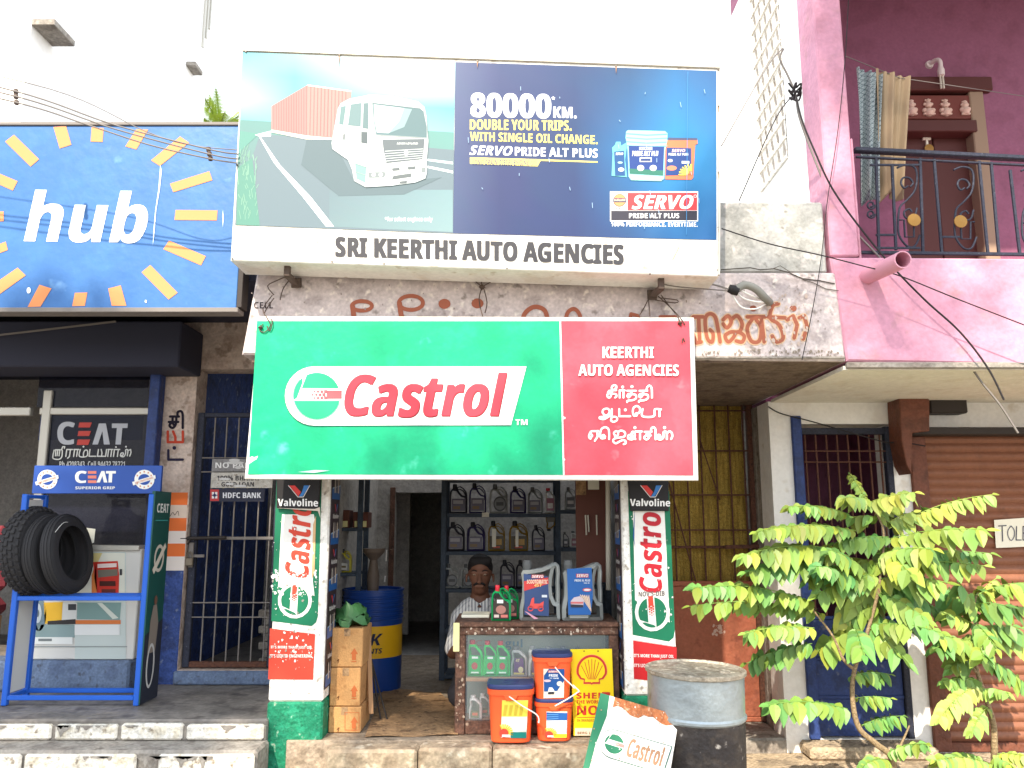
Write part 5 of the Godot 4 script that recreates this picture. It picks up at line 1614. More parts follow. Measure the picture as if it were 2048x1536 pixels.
func build_box_sign() -> void:
	var zb := ZF + 0.03
	var t := thing("box_sign", "large tilted white box billboard with truck photo and navy engine oil advert", "billboard", W(950, 540, ZS))
	var m := M.new()
	prism_px(m, [[485, 99], [1441, 134], [1438, 553], [461, 521]], ZS, zb, 0.006)
	part(m, "box", "tin_box", t)
	# trims
	m = M.new()
	m.beam(W(485, 101, ZS + 0.003), W(1441, 136, ZS + 0.003), 0.012, 0.02, 0.003, Color.WHITE, Vector3(0, 0, 1)); part(m, "top_trim", "alu", t)
	m = M.new()
	m.beam(W(1440.5, 137, ZS + 0.003), W(1437.5, 551, ZS + 0.003), 0.012, 0.02, 0.003, Color.WHITE, Vector3(0, 0, 1)); part(m, "side_trim", "alu", t)
	for q in [[492, 104], [679, 111], [955, 123], [1232, 132], [1436, 139], [1437, 212], [1437, 345], [1437, 455], [1436, 540], [1300, 548], [1014, 536], [768, 527], [664, 523], [465, 517], [474, 330]]:
		m = M.new()
		var p := W(q[0], q[1], ZS + 0.004)
		m.lathe([Vector2(0.006, 0), Vector2(0.005, 0.006), Vector2(0, 0.007)], Transform3D(Basis(Vector3(1, 0, 0), Vector3(0, 0, 1), Vector3(0, -1, 0)), p), 8); part(m, "bolt", "bolt", t)
	for s in [[575, 540, 590, 566], [1322, 566, 1306, 590]]:
		m = M.new()
		var a := W(s[0], s[1], ZS - 0.08); var b := W(s[2], s[3], ZF + 0.06)
		m.beam(a + Vector3(0, 0.06, 0), a + Vector3(0, -0.04, 0), 0.035, 0.03, 0.003); m.beam(a + Vector3(0, -0.03, 0), b, 0.035, 0.03, 0.003); m.beam(b, b + Vector3(0, 0.02, -0.06), 0.05, 0.06, 0.003)
		part(m, "bracket", "bracket", t)
	# --- print
	var k := Ink.new(plane(ZS + 0.002), self)
	k.step = 0.0012
	var TL := [485, 104]; var TM := [911, 124]; var BM := [906, 467]; var BL := [470, 450]
	# sky
	k.grad([TL, TM, [908, 265], [480, 240]], [c8(92, 160, 170), c8(140, 176, 180), c8(84, 154, 164), c8(110, 166, 172)], 1)
	var sky_c := [[c8(84, 150, 162), c8(120, 172, 180), c8(160, 188, 190), c8(176, 194, 194), c8(150, 182, 186)], [c8(120, 166, 172), c8(84, 154, 168), c8(130, 176, 182), c8(170, 192, 192), c8(160, 188, 190)], [c8(150, 180, 182), c8(92, 150, 162), c8(84, 150, 160), c8(100, 160, 166), c8(84, 152, 160)], [c8(96, 150, 158), c8(104, 156, 164), c8(100, 158, 164), c8(120, 168, 170), c8(110, 164, 168)]]
	for j in 3:
		for i in 4:
			var f := func(a: int, b2: int) -> Array: return [lerpf(lerpf(485, 911, a / 4.0), lerpf(480, 908, a / 4.0), b2 / 3.0), lerpf(lerpf(104, 124, a / 4.0), lerpf(240, 265, a / 4.0), b2 / 3.0)]
			k.grad([f.call(i, j), f.call(i + 1, j), f.call(i + 1, j + 1), f.call(i, j + 1)], [sky_c[j][i], sky_c[j][i + 1], sky_c[j + 1][i + 1], sky_c[j + 1][i]], 1.2, 5, 4)
	# fields, road
	k.grad([[480, 240], [908, 265], BM, BL], [c8(84, 124, 122), c8(86, 132, 128), c8(100, 120, 122), c8(94, 108, 114)], 1)
	k.poly([[520, 268], [908, 300], BM, BL, [474, 380], [510, 300]], c8(92, 110, 118), 1.6)
	k.poly([[480, 262], [520, 268], [514, 272], [484, 300], [476, 330]], c8(78, 128, 120), 1.8)
	k.poly([[476, 335], [505, 316], [512, 380], [520, 452], [473, 450]], c8(76, 124, 112), 1.9)
	for i in 60:
		var x := rng.randf_range(477, 514); var y := rng.randf_range(300, 440)
		k.stroke([[x, y], [x + rng.randf_range(-4, 6), y - rng.randf_range(6, 18)]], 1.2, c8(108, 150, 132), 2.2, false)
	k.poly([[510, 270], [542, 262], [542, 273], [519, 274]], c8(214, 224, 224), 2)
	k.poly([[519, 275], [522, 275], [560, 330], [620, 392], [668, 453], [652, 453], [604, 392], [548, 326]], c8(222, 232, 230), 2)
	k.poly([[855, 318], [906, 324], [906, 329], [855, 322]], c8(190, 216, 212), 2); k.poly([[855, 332], [906, 342], [906, 347], [855, 336]], c8(216, 228, 226), 2)
	# container
	k.poly([[543, 213], [616, 170], [614, 272], [543, 260]], c8(150, 112, 110), 3)
	k.poly([[616, 170], [703, 182], [700, 278], [614, 272]], c8(164, 118, 114), 3)
	k.poly([[543, 260], [614, 272], [672, 277], [672, 280], [612, 279], [543, 265]], c8(230, 226, 210), 3.2)
	for i in 14: k.stroke([[548 + i * 5, lerpf(212, 174, i / 13.0)], [548 + i * 5, lerpf(258, 270, i / 13.0)]], 1.4, c8(128, 92, 90), 3.4, false)
	for i in 11: k.stroke([[622 + i * 7, 174 + i], [620 + i * 7, 270 + i * 0.5]], 1.6, c8(140, 94, 92), 3.4, false)
	k.poly([[616, 170], [703, 182], [703, 185], [616, 173]], c8(238, 190, 184), 3.6)
	# cab
	var Q := func(p: Array) -> Array:
		var o := []
		for q in p: o.append([440 + q[0] / 3.2, 80 + q[1] / 3.2])
		return o
	var body := [[775, 405], [830, 375], [960, 350], [1110, 360], [1270, 395], [1310, 430], [1325, 500], [1330, 600], [1335, 650], [1325, 760], [1325, 850], [1315, 890], [1250, 915], [1100, 935], [935, 945], [860, 905], [845, 830], [820, 770], [720, 700], [715, 660], [725, 600], [740, 520], [755, 440]]
	k.poly(Q.call([[560, 615], [725, 640], [860, 905], [935, 950], [1320, 890], [1420, 880], [1180, 990], [760, 1000], [520, 800]]), c8(80, 98, 106), 2.4)
	k.poly(Q.call(body), c8(186, 194, 194), 4)
	k.stroke(Q.call(body + [body[0]]), 0.8, c8(120, 132, 136), 4.6, false)
	k.poly(Q.call([[960, 350], [1110, 360], [1270, 395], [1280, 425], [975, 395], [900, 372]]), c8(214, 220, 220), 4.3)
	k.poly(Q.call([[715, 660], [960, 700], [1000, 640], [1045, 700], [1065, 790], [945, 820], [845, 790], [820, 770], [720, 700]]), c8(206, 212, 212), 4.3)
	k.poly(Q.call([[975, 405], [1280, 440], [1305, 460], [1325, 560], [1325, 630], [1000, 610], [985, 520]]), c8(78, 104, 110), 5)
	k.poly(Q.call([[985, 415], [1180, 440], [1150, 520], [1080, 600], [1005, 596], [990, 520]]), c8(168, 184, 186), 5.3)
	k.poly(Q.call([[1180, 440], [1230, 446], [1180, 560], [1080, 600], [1150, 520]]), c8(120, 144, 148), 5.3)
	k.stroke(Q.call([[975, 405], [1280, 440], [1305, 460], [1325, 560], [1325, 630], [1000, 610], [985, 520], [975, 405]]), 1.2, c8(140, 150, 152), 5.6, false)
	k.poly(Q.call([[775, 430], [807, 424], [790, 546], [763, 540]]), c8(90, 120, 122), 5)
	k.poly(Q.call([[838, 415], [906, 405], [902, 556], [820, 548]]), c8(92, 118, 122), 5); k.poly(Q.call([[920, 408], [950, 405], [950, 572], [914, 566]]), c8(84, 108, 112), 5)
	k.poly(Q.call([[905, 590], [945, 592], [944, 666], [905, 660]]), c8(70, 82, 88), 5)
	k.stroke(Q.call([[962, 400], [965, 560], [985, 640], [960, 700], [970, 800]]), 1.0, c8(140, 150, 152), 5.2, false)
	k.stroke(Q.call([[812, 420], [806, 560], [800, 640], [730, 650]]), 0.8, c8(140, 150, 152), 5.2, false)
	k.poly(Q.call([[1040, 640], [1310, 636], [1305, 700], [1295, 765], [1065, 790], [1048, 710]]), c8(84, 94, 100), 5)
	for i in 5: k.stroke(Q.call([[1058, 715 + i * 16], [1300, 700 + i * 14]]), 1.5, c8(176, 184, 184), 5.4, false)
	k.ell(812.5, 307, 4, 6, c8(206, 212, 212), 5.8)
	k.text("ASHOK LEYLAND", 794, 286, 836, 290, c8(206, 212, 212), 5.6)
	k.poly(Q.call([[940, 820], [1310, 785], [1322, 860], [1312, 888], [1100, 935], [935, 942]]), c8(200, 206, 206), 5)
	k.stroke(Q.call([[940, 820], [1310, 785]]), 1.0, c8(130, 140, 142), 5.4, false)
	k.poly(Q.call([[948, 850], [1055, 846], [1064, 862], [1050, 884], [955, 886]]), c8(112, 122, 124), 5.4); k.ell(440 + 985 / 3.2, 80 + 866 / 3.2, 4, 4, c8(190, 196, 196), 5.8); k.ell(440 + 1030 / 3.2, 80 + 865 / 3.2, 4, 4, c8(190, 196, 196), 5.8)
	k.poly(Q.call([[1288, 822], [1318, 815], [1314, 850], [1290, 852]]), c8(112, 122, 124), 5.4)
	for h in [[[1100, 824], [1150, 818], [1152, 838], [1105, 842]], [[1200, 815], [1252, 810], [1250, 830], [1205, 834]], [[1110, 872], [1225, 855], [1225, 880], [1100, 898]], [[1150, 908], [1200, 902], [1195, 918], [1150, 922]]]: k.poly(Q.call(h), c8(84, 92, 96), 5.4)
	k.poly(Q.call([[865, 792], [938, 815], [930, 915], [875, 890]]), c8(110, 146, 142), 5)
	k.stroke(Q.call([[865, 792], [945, 820]]), 1.0, c8(130, 140, 142), 5.4, false); k.stroke(Q.call([[862, 845], [935, 868]]), 0.8, c8(150, 160, 160), 5.4, false)
	k.poly(Q.call([[790, 605], [802, 605], [800, 640], [788, 640]]), c8(90, 98, 100), 5)
	# soft clouds of teal haze round the truck's road
	k.grad(Q.call([[700, 960], [1490, 960], [1490, 1230], [700, 1195]]), [c8(92, 112, 120), c8(104, 132, 138), c8(112, 138, 142), c8(96, 118, 124)], 1.9)
	k.text("*for select engines only", 770, 434, 865, 445, c8(232, 236, 236), 2)
	# navy half: print runs from navy to cyan at the right
	var cols := [[911, 124, 467], [1000, 127, 469], [1150, 132, 473], [1260, 136, 476], [1350, 139, 478], [1433, 142, 480]]
	var up := [c8(72, 83, 116), c8(49, 62, 102), c8(39, 60, 100), c8(39, 72, 110), c8(42, 95, 143), c8(46, 87, 134)]
	var mid := [c8(61, 74, 109), c8(37, 49, 93), c8(30, 54, 96), c8(32, 95, 145), c8(36, 122, 173), c8(34, 108, 159)]
	var low := [c8(55, 70, 103), c8(34, 48, 90), c8(29, 48, 92), c8(29, 65, 109), c8(30, 91, 143), c8(28, 87, 141)]
	for i in 5:
		var p: Array = cols[i]; var q: Array = cols[i + 1]
		var pm := lerpf(p[1], p[2], 0.5); var qm := lerpf(q[1], q[2], 0.5)
		if i == 0:
			k.grad([[911, 124], [q[0], q[1]], [q[0], qm], [908.5, pm]], [up[0], up[1], mid[1], mid[0]], 1, 4, 6); k.grad([[908.5, pm], [q[0], qm], [q[0], q[2]], [906, 467]], [mid[0], mid[1], low[1], low[0]], 1, 4, 6)
		else:
			k.grad([[p[0], p[1]], [q[0], q[1]], [q[0], qm], [p[0], pm]], [up[i], up[i + 1], mid[i + 1], mid[i]], 1, 4, 6); k.grad([[p[0], pm], [q[0], qm], [q[0], q[2]], [p[0], p[2]]], [mid[i], mid[i + 1], low[i + 1], low[i]], 1, 4, 6)
	k.text("80000", 942, 186, 1101, 234, c8(238, 240, 240), 2, 0, 1.1, 3)
	k.text("*", 1103, 193, 1110, 200, c8(238, 240, 240), 2)
	k.text("KM.", 1107, 214, 1153, 236, c8(238, 240, 240), 2, 0, 0.9, 1)
	k.text("DOUBLE YOUR TRIPS.", 940, 239, 1143, 260, c8(240, 222, 110), 2, 0, 0.35, 2)
	k.text("WITH SINGLE OIL CHANGE.", 940, 264, 1195, 282, c8(240, 222, 110), 2, 0, 0.35, 7)
	k.text("SERVO", 939, 291, 1025, 310, c8(238, 240, 240), 2, 0.25, 0.5, 2)
	k.text("PRIDE ALT PLUS", 1030, 294, 1195, 312, c8(238, 240, 240), 2, 0, 0.4, 4)
	k.poly([[940, 315], [1083, 319], [1195, 323], [1195, 325.5], [1081, 322], [1075, 333], [940, 328]], c8(240, 222, 110), 2)
	k.text("LONG DRAIN DIESEL ENGINE OIL", 945, 319, 1074, 330, c8(70, 74, 110), 3, 0.1, 0.3, 2)
	# pack shots
	k.poly([[1223, 352], [1225, 308], [1224, 296], [1230, 290], [1232, 284], [1241, 284], [1242, 292], [1252, 286], [1254, 290], [1250, 320], [1254, 355]], c8(96, 172, 178), 3)
	k.poly([[1228, 304], [1248, 302], [1250, 352], [1230, 352]], c8(28, 72, 124), 4)
	k.text("SERVO", 1231, 306, 1246, 311, c8(230, 234, 236), 5, 0.2); k.ell(1242, 340, 6, 4, c8(206, 216, 216), 5); k.ell(1240, 326, 5, 2, c8(160, 206, 190), 5)
	k.poly([[1251, 276], [1252, 264], [1256, 261], [1330, 263], [1335, 268], [1334, 282], [1330, 300], [1328, 358], [1322, 363], [1262, 361], [1257, 354], [1255, 300]], c8(140, 202, 202), 4)
	for i in 4: k.stroke([[1253, 268 + i * 8], [1293, 271 + i * 8], [1334, 269 + i * 8]], 1.6, c8(96, 160, 164), 4.6)
	k.poly([[1257, 292], [1328, 294], [1326, 350], [1259, 346]], c8(26, 58, 122), 5)
	k.poly([[1258, 338], [1326, 342], [1326, 352], [1259, 348]], c8(40, 104, 90), 5.4)
	k.rect(1278, 295, 1304, 301, c8(206, 214, 220), 6); k.text("SERVO", 1280, 296, 1302, 300, c8(40, 60, 120), 7, 0.2)
	k.text("PRIDE ALT PLU", 1264, 303, 1316, 313, c8(236, 238, 238), 6, 0.15, 0.4); k.rect(1279, 316, 1303, 325, c8(200, 206, 206), 6); k.rect(1281, 318, 1301, 323, c8(40, 60, 110), 7)
	k.ell(1281, 337, 7, 6, c8(196, 200, 204), 6); k.ell(1306, 337, 7, 6, c8(206, 210, 210), 6)
	k.poly([[1334, 281], [1394, 277], [1395, 288], [1390, 290], [1386, 356], [1382, 360], [1330, 359], [1330, 290]], c8(224, 112, 76), 3.5)
	k.poly([[1336, 276], [1394, 277], [1394, 281], [1336, 281]], c8(66, 72, 100), 3.9)
	k.poly([[1333, 296], [1382, 297], [1382, 350], [1331, 352]], c8(28, 56, 118), 4.5)
	k.text("SERVO", 1343, 299, 1370, 305, c8(236, 190, 190), 5, 0.2, 0.5); k.text("PRIDE ALT PLUS", 1337, 307, 1376, 312, c8(226, 230, 232), 5, 0, 0.4)
	k.ell(1343, 337, 10, 5, c8(196, 120, 90), 5); k.ell(1340, 322, 5, 3, c8(206, 206, 210), 5); k.rect(1363, 323, 1378, 328, c8(206, 214, 206), 5)
	for i in 7:
		var a := PI + i * 0.26
		k.stroke([[1382 + cos(a) * 8, 350 + sin(a) * 8], [1382 + cos(a) * 24, 350 + sin(a) * 20]], 3, c8(220, 200, 80), 5, false)
	k.ell(1378, 350, 8, 8, c8(220, 110, 70), 5.5, PI, TAU)
	# logo plate
	k.rect(1220, 383, 1396, 443, c8(232, 232, 230), 2)
	k.rect(1255, 386, 1394, 421, c8(206, 58, 62), 3)
	k.rect(1222, 422, 1394, 441, c8(46, 46, 58), 3)
	k.ell(1239, 401, 13, 13, c8(70, 64, 70), 3); k.ell(1239, 401, 12, 12, c8(230, 136, 90), 3.5); k.rect(1226, 397, 1252, 405, c8(66, 66, 90), 4)
	k.text("IndianOil", 1228, 398.5, 1250, 403, c8(230, 206, 180), 5)
	k.text("IndianOil", 1225, 414, 1252, 420, c8(70, 64, 66), 3)
	k.text("SERVO", 1264, 391, 1386, 419, c8(238, 240, 240), 4, 0.25, 0.9)
	k.ring(1390, 393, 3, 3, 0.8, c8(238, 240, 240), 4)
	k.text("PRIDE ALT PLUS", 1258, 427, 1358, 437, c8(236, 238, 238), 4, 0, 0.2)
	k.text("100% PERFORMANCE. EVERYTIME.", 1222, 443.5, 1395, 453, c8(232, 236, 238), 2, 0, 0.2, 1)
	# scratches
	for i in 26:
		var x := rng.randf_range(930, 1425); var y := rng.randf_range(150, 470)
		var l := rng.randf_range(2, 10)
		k.stroke([[x, y], [x + rng.randf_range(-1, 3), y + l]], 1.0, c8(150, 180, 206), 8, false)
	k.stroke([[1375, 146], [1372, 470]], 1.2, c8(60, 124, 178), 8, false)
	k.stroke([[1345, 520], [1358, 494]], 2.0, c8(176, 160, 130), 3)
	for i in 34:
		var x := rng.randf_range(470, 1430)
		var y := 456.0 + (x - 470) * 0.031 + (0.0 if i % 2 else rng.randf_range(0, 40))
		k.poly([[x, y], [x + rng.randf_range(0.6, 1.6), y], [x + 0.6, y + rng.randf_range(8, 30)]], c8(206, 198, 182), 1.6)
	for q in [[955, 126], [1232, 135], [1436, 216], [1437, 349], [1437, 459], [679, 114]]: k.poly([[q[0] - 1.4, q[1]], [q[0] + 1.4, q[1]], [q[0] + rng.randf_range(-1, 1), q[1] + rng.randf_range(8, 22)]], c8(150, 110, 80), 8.5)
	k.text("SRI KEERTHI AUTO AGENCIES", 672, 474, 1246, 513, c8(52, 52, 56), 2, 0, 1.6, 16)
	part(k.m, "print", "ink", t)

# ---------------------------------------------------------------- hanging green and red board
func build_hanging_board() -> void:
	var t := thing("hanging_board", "white framed green and red lubricant signboard hung below the box billboard", "signboard", W(940, 960, ZC))
	var m := M.new()
	prism_px(m, [[518, 632], [1388, 635], [1397, 961], [489, 958]], ZC, ZC - 0.045, 0.005)
	part(m, "frame", "tin_box", t)
	# vinyl skins, lightly wrinkled
	var skin := func(p: Array, mt: String, nm: String, sd: float) -> void:
		var rows := []
		for j in 31:
			var row := []
			for i in 61:
				var u := i / 60.0; var v := 1.0 - j / 30.0
				var a := Vector2(p[0][0], p[0][1]).lerp(Vector2(p[1][0], p[1][1]), u)
				var b := Vector2(p[3][0], p[3][1]).lerp(Vector2(p[2][0], p[2][1]), u)
				var c := a.lerp(b, v)
				var q := W(c.x, c.y, ZC + 0.0025)
				var e := clampf((0.11 - u) / 0.11, 0, 1) * clampf(v * 3.0 - 1.2, 0, 1)
				q.z += 0.0028 * e * sin(v * 60 + u * 26 + sin(v * 17) * 2.0) + 0.0012 * sin(u * 7 + sd) * sin(v * 5 + sd)
				row.append(q)
			rows.append(row)
		var mm := M.new()
		mm.grid(rows)
		part(mm, nm, mt, t)
	tmat("vinyl_green", blend_tex(70, [c8(16, 162, 114), c8(24, 168, 122), c8(86, 192, 160)], 0.006, [0.55, 0.74], 0.04), 0.6, 0.32, bump(5, 0.03, 6.0), 0.05)
	tmat("vinyl_red", blend_tex(71, [c8(216, 76, 90), c8(220, 84, 98), c8(230, 126, 134)], 0.006, [0.55, 0.74], 0.04), 0.6, 0.32, bump(5, 0.03, 6.0), 0.05)
	skin.call([[514, 642], [1120, 642], [1127, 950], [496, 949]], "vinyl_green", "green_vinyl", 0.3)
	skin.call([[1121, 642], [1379, 642], [1387, 951], [1128, 950]], "vinyl_red", "red_vinyl", 1.7)
	var k := Ink.new(plane(ZC + 0.006), self)
	var wh := c8(240, 240, 236); var gr := c8(30, 158, 116); var rd := c8(206, 58, 72)
	k.poly([[1119, 642], [1122, 642], [1129, 950], [1126, 950]], wh, 1)
	# logo capsule
	var cap := []
	for i in 17:
		var a := PI * 1.5 - PI * i / 16.0
		cap.append([629 + cos(a) * 59, 792 + sin(a) * 59])
	cap.append([1022, 850]); cap.append([1053, 733])
	var sh := []
	for q in cap: sh.append([q[0] - 1, q[1] + 1.5])
	k.poly(sh, c8(30, 90, 76), 0.6)
	k.poly(cap, wh, 1)
	mark(k, Vector2(634, 792), Vector2(58, 0), Vector2(0, -58), wh, gr, c8(214, 84, 90), 1.4)
	k.ring(634, 792, 48, 48, 1.2, c8(110, 170, 150), 3, 0.3, PI * 1.25)
	k.text("Castrol", 691, 747, 1014, 836, c8(120, 34, 44), 2, 0.24, 0.75)
	k.text("Castrol", 690, 746, 1012.5, 834, rd, 3, 0.24, 0.65)
	k.text("TM", 1031, 839, 1055, 850, wh, 2, 0, 0.2)
	k.text("KEERTHI", 1205.5, 695.5, 1307.5, 717.5, c8(140, 40, 60), 1.5, 0, 0.7); k.text("KEERTHI", 1205, 694, 1307, 716, wh, 2, 0, 0.7)
	k.text("AUTO AGENCIES", 1157.5, 731, 1357.5, 753.5, c8(140, 40, 60), 1.5, 0, 0.7); k.text("AUTO AGENCIES", 1157, 729.5, 1357, 752, wh, 2, 0, 0.7, 0)
	var strokes := [[[505, 745], [520, 720], [560, 715], [605, 712]], [[555, 715], [548, 760], [530, 798], [505, 795], [500, 765], [522, 750], [565, 754], [600, 760], [608, 785], [590, 800]], [[560, 715], [550, 680], [572, 655], [602, 660], [606, 685], [586, 695]],
		[[645, 800], [645, 715], [705, 715]], [[690, 715], [690, 800]], [[735, 720], [835, 720]], [[785, 720], [778, 765], [752, 798], [735, 780], [752, 756], [792, 760], [832, 768], [838, 806], [800, 830], [740, 836], [734, 852]],
		[[880, 720], [970, 720]], [[925, 720], [918, 765], [892, 798], [873, 780], [892, 756], [932, 760], [974, 768], [978, 806], [940, 830], [880, 836], [872, 852]], [[970, 720], [965, 688], [992, 658], [1020, 680], [1026, 740], [1026, 800]],
		[[470, 1008], [442, 975], [456, 940], [500, 930], [526, 958], [510, 998], [460, 1024], [412, 1030], [412, 1048], [460, 1054], [520, 1020], [548, 985]], [[552, 935], [550, 1030], [542, 1068], [572, 1086], [610, 1070], [614, 1040], [590, 1026], [556, 1030]],
		[[640, 935], [640, 1020], [770, 1020]], [[848, 1010], [815, 1014], [800, 970], [810, 920], [846, 900], [880, 920], [884, 958], [868, 984], [842, 984], [832, 1000]], [[915, 935], [915, 1020], [1048, 1020], [1060, 940], [1132, 940]], [[1115, 940], [1115, 1020]],
		[[290, 1280], [320, 1252], [302, 1226], [285, 1240], [285, 1270], [302, 1285]], [[288, 1232], [308, 1200], [345, 1196], [370, 1196], [392, 1194]], [[380, 1195], [385, 1258], [352, 1310]],
		[[470, 1278], [428, 1280], [414, 1230], [430, 1172], [470, 1150], [508, 1165], [520, 1210], [520, 1290]], [[452, 1282], [474, 1262], [456, 1240], [436, 1250]], [[592, 1250], [576, 1220], [600, 1196], [626, 1210], [620, 1246], [588, 1262]], [[626, 1210], [652, 1190], [690, 1196], [710, 1222], [700, 1258], [660, 1270], [620, 1275], [576, 1290], [570, 1320], [600, 1340], [640, 1320], [680, 1302], [714, 1312], [714, 1340], [692, 1350]],
		[[760, 1280], [786, 1262], [770, 1240], [746, 1250], [746, 1284], [790, 1294], [820, 1270], [820, 1220], [800, 1202], [786, 1222], [796, 1260], [830, 1290]], [[830, 1200], [906, 1200]], [[885, 1200], [885, 1292]], [[940, 1205], [1020, 1205]], [[1000, 1205], [992, 1268], [962, 1294], [936, 1276], [952, 1250], [1012, 1246]], [[965, 1205], [965, 1246]], [[1020, 1205], [1016, 1170], [1040, 1150], [1064, 1168], [1070, 1220], [1070, 1292]],
		[[1102, 1280], [1126, 1262], [1110, 1240], [1090, 1250], [1090, 1284], [1130, 1294], [1160, 1270], [1160, 1216], [1180, 1200], [1200, 1216], [1202, 1290]], [[1204, 1220], [1230, 1200], [1258, 1214], [1266, 1258], [1252, 1290]]]
	for st in strokes:
		var p := []
		for q in st: p.append([1130 + q[0] / 5.908, 660 + q[1] / 5.908])
		k.stroke(p, 4.0, wh, 2)
	for q in [[680, 675], [790, 670], [712, 945], [825, 1155], [1175, 1155]]: k.ell(1130 + q[0] / 5.908, 660 + q[1] / 5.908, 3, 3, wh, 2)
	k.poly([[596, 944], [630, 940], [660, 941], [628, 946]], c8(170, 220, 196), 2)
	part(k.m, "print", "ink", t)
	# tie wires at the corners and mid top
	m = M.new()
	for s in [[[526, 648], [519, 660], [530, 664], [541, 650], [534, 636], [526, 618], [545, 590]], [[534, 652], [540, 662], [544, 640], [528, 628], [548, 596]], [[548, 590], [535, 572], [556, 560], [575, 552]], [[560, 600], [566, 578], [580, 558]], [[964, 574], [958, 600], [965, 632]], [[966, 572], [974, 604], [970, 626]], [[964, 574], [948, 560]], [[964, 574], [988, 560]], [[964, 574], [962, 556]], [[1322, 590], [1340, 614], [1356, 634], [1362, 652], [1358, 640]], [[1316, 592], [1342, 616], [1364, 640], [1370, 650]], [[1300, 590], [1290, 612], [1278, 632]], [[1296, 588], [1300, 632]], [[1364, 686], [1366, 676], [1370, 684]], [[1310, 600], [1350, 606], [1354, 600], [1320, 596]]]:
		var pts := []
		for q in s: pts.append(W(q[0], q[1], ZC + 0.012 if q[1] > 630 else ZC - 0.08))
		m.tube(curve(pts, 3), 0.0035, 5)
	m.lathe([Vector2(0, -0.02), Vector2(0.022, 0), Vector2(0, 0.02)], Transform3D(Basis.IDENTITY, W(964, 574, ZC - 0.09)), 8)
	for c in [[1360, 646], [521, 655]]: m.lathe([Vector2(0, -0.016), Vector2(0.015, 0), Vector2(0, 0.016)], Transform3D(Basis.IDENTITY, W(c[0], c[1], ZC + 0.014)), 8)
	solo(m, "tie_wires", "bracket", "loose twisted tie wires holding the green and red board", "wire")

# ---------------------------------------------------------------- plates and poster strips on the pillars
func build_pillar_signs() -> void:
	var i := 0
	for p in [[[553, 940], [642, 940], [636, 1022], [553, 1016]], [[1254, 940], [1337, 940], [1338, 1022], [1262, 1022]]]:
		var z := 0.035
		var t := thing("oil_brand_plate", ["black plate with red and blue V on pillar beside the grille gate", "black plate with red and blue V on pillar beside the brown gate"][i], "sign", W((p[0][0] + p[1][0]) / 2, 1022, z), "brand plates on the shop pillars")
		var m := M.new()
		prism_px(m, p, z, 0.004, 0.003)
		part(m, "plate", "black", t)
		var k := Ink.new(plane(z + 0.001), self)
		var ox: float = [0.0, 704.0][i]
		k.poly([[577 + ox, 971], [590 + ox, 971], [602 + ox, 984], [597 + ox, 993]], c8(206, 60, 56), 1)
		k.poly([[604 + ox, 984], [608 + ox, 971], [620 + ox, 971], [605 + ox, 993], [598 + ox, 993]], c8(56, 118, 186), 1)
		k.stroke([[577 + ox, 971], [596 + ox, 994], [607 + ox, 994], [620 + ox, 971]], 1.2, c8(220, 214, 210), 2, false)
		k.text("Valvoline", 556 + ox, 997, 636 + ox, 1012, c8(236, 236, 234), 1, 0, 0.5, 1)
		if i == 0: k.poly([[553, 1016], [636, 1022], [641, 1036], [640, 1014], [630, 1018]], c8(200, 190, 176), 2)
		part(k.m, "print", "ink", t)
		i += 1
	# narrow poster strips on the inner faces of the pillars
	i = 0
	for s in [[653.0, 1], [1246.0, -1]]:
		var x: float = W(s[0], 1200, 0).x + 0.004 * s[1]
		var t := thing("poster_strip", ["narrow glossy product poster strip on inner side of pillar by cardboard boxes", "narrow glossy product poster strip on inner side of pillar by yellow board"][i], "poster", Vector3(x, 0.75, -0.12), "poster strips on the pillar sides")
		var y0 := 0.75; var y1 := 2.15
		var m := M.new()
		m.box(Vector3(x, y0, -0.235), Vector3(x + 0.004 * s[1], y1, -0.006)); part(m, "sheet", "strip_dark", t)
		var xs: float = x + 0.0042 * s[1]
		var k := Ink.new(flat(Vector3(xs, y0, -0.006 if s[1] > 0 else -0.235), Vector3(0, 0, -1 if s[1] > 0 else 1), Vector3.UP), self)
		for j in 5:
			var b := j * 0.28
			k.poly([[0, b + 0.01], [0.229, b + 0.01], [0.229, b + 0.1], [0, b + 0.075]], c8(38, 92, 160), 1)
			k.poly([[0, b + 0.072], [0.229, b + 0.097], [0.229, b + 0.104], [0, b + 0.08]], c8(160, 190, 220), 2)
			for q in 3: k.poly([[0.05 + q * 0.05, b + 0.05], [0.085 + q * 0.05, b + 0.05], [0.08 + q * 0.05, b + 0.14], [0.07 + q * 0.05, b + 0.15], [0.055 + q * 0.05, b + 0.14]], [c8(190, 180, 170), c8(120, 110, 112), c8(206, 190, 170)][q], 2.4)
			k.poly([[0.07, b + 0.26], [0.1, b + 0.26], [0.125, b + 0.225], [0.115, b + 0.21]], c8(190, 60, 56), 2); k.poly([[0.125, b + 0.225], [0.145, b + 0.26], [0.165, b + 0.26], [0.13, b + 0.21]], c8(60, 110, 180), 2)
			k.text("Valvoline", 0.03, b + 0.2, 0.2, b + 0.17, c8(226, 222, 220), 2)
		part(k.m, "print", "ink_gloss", t)
		i += 1

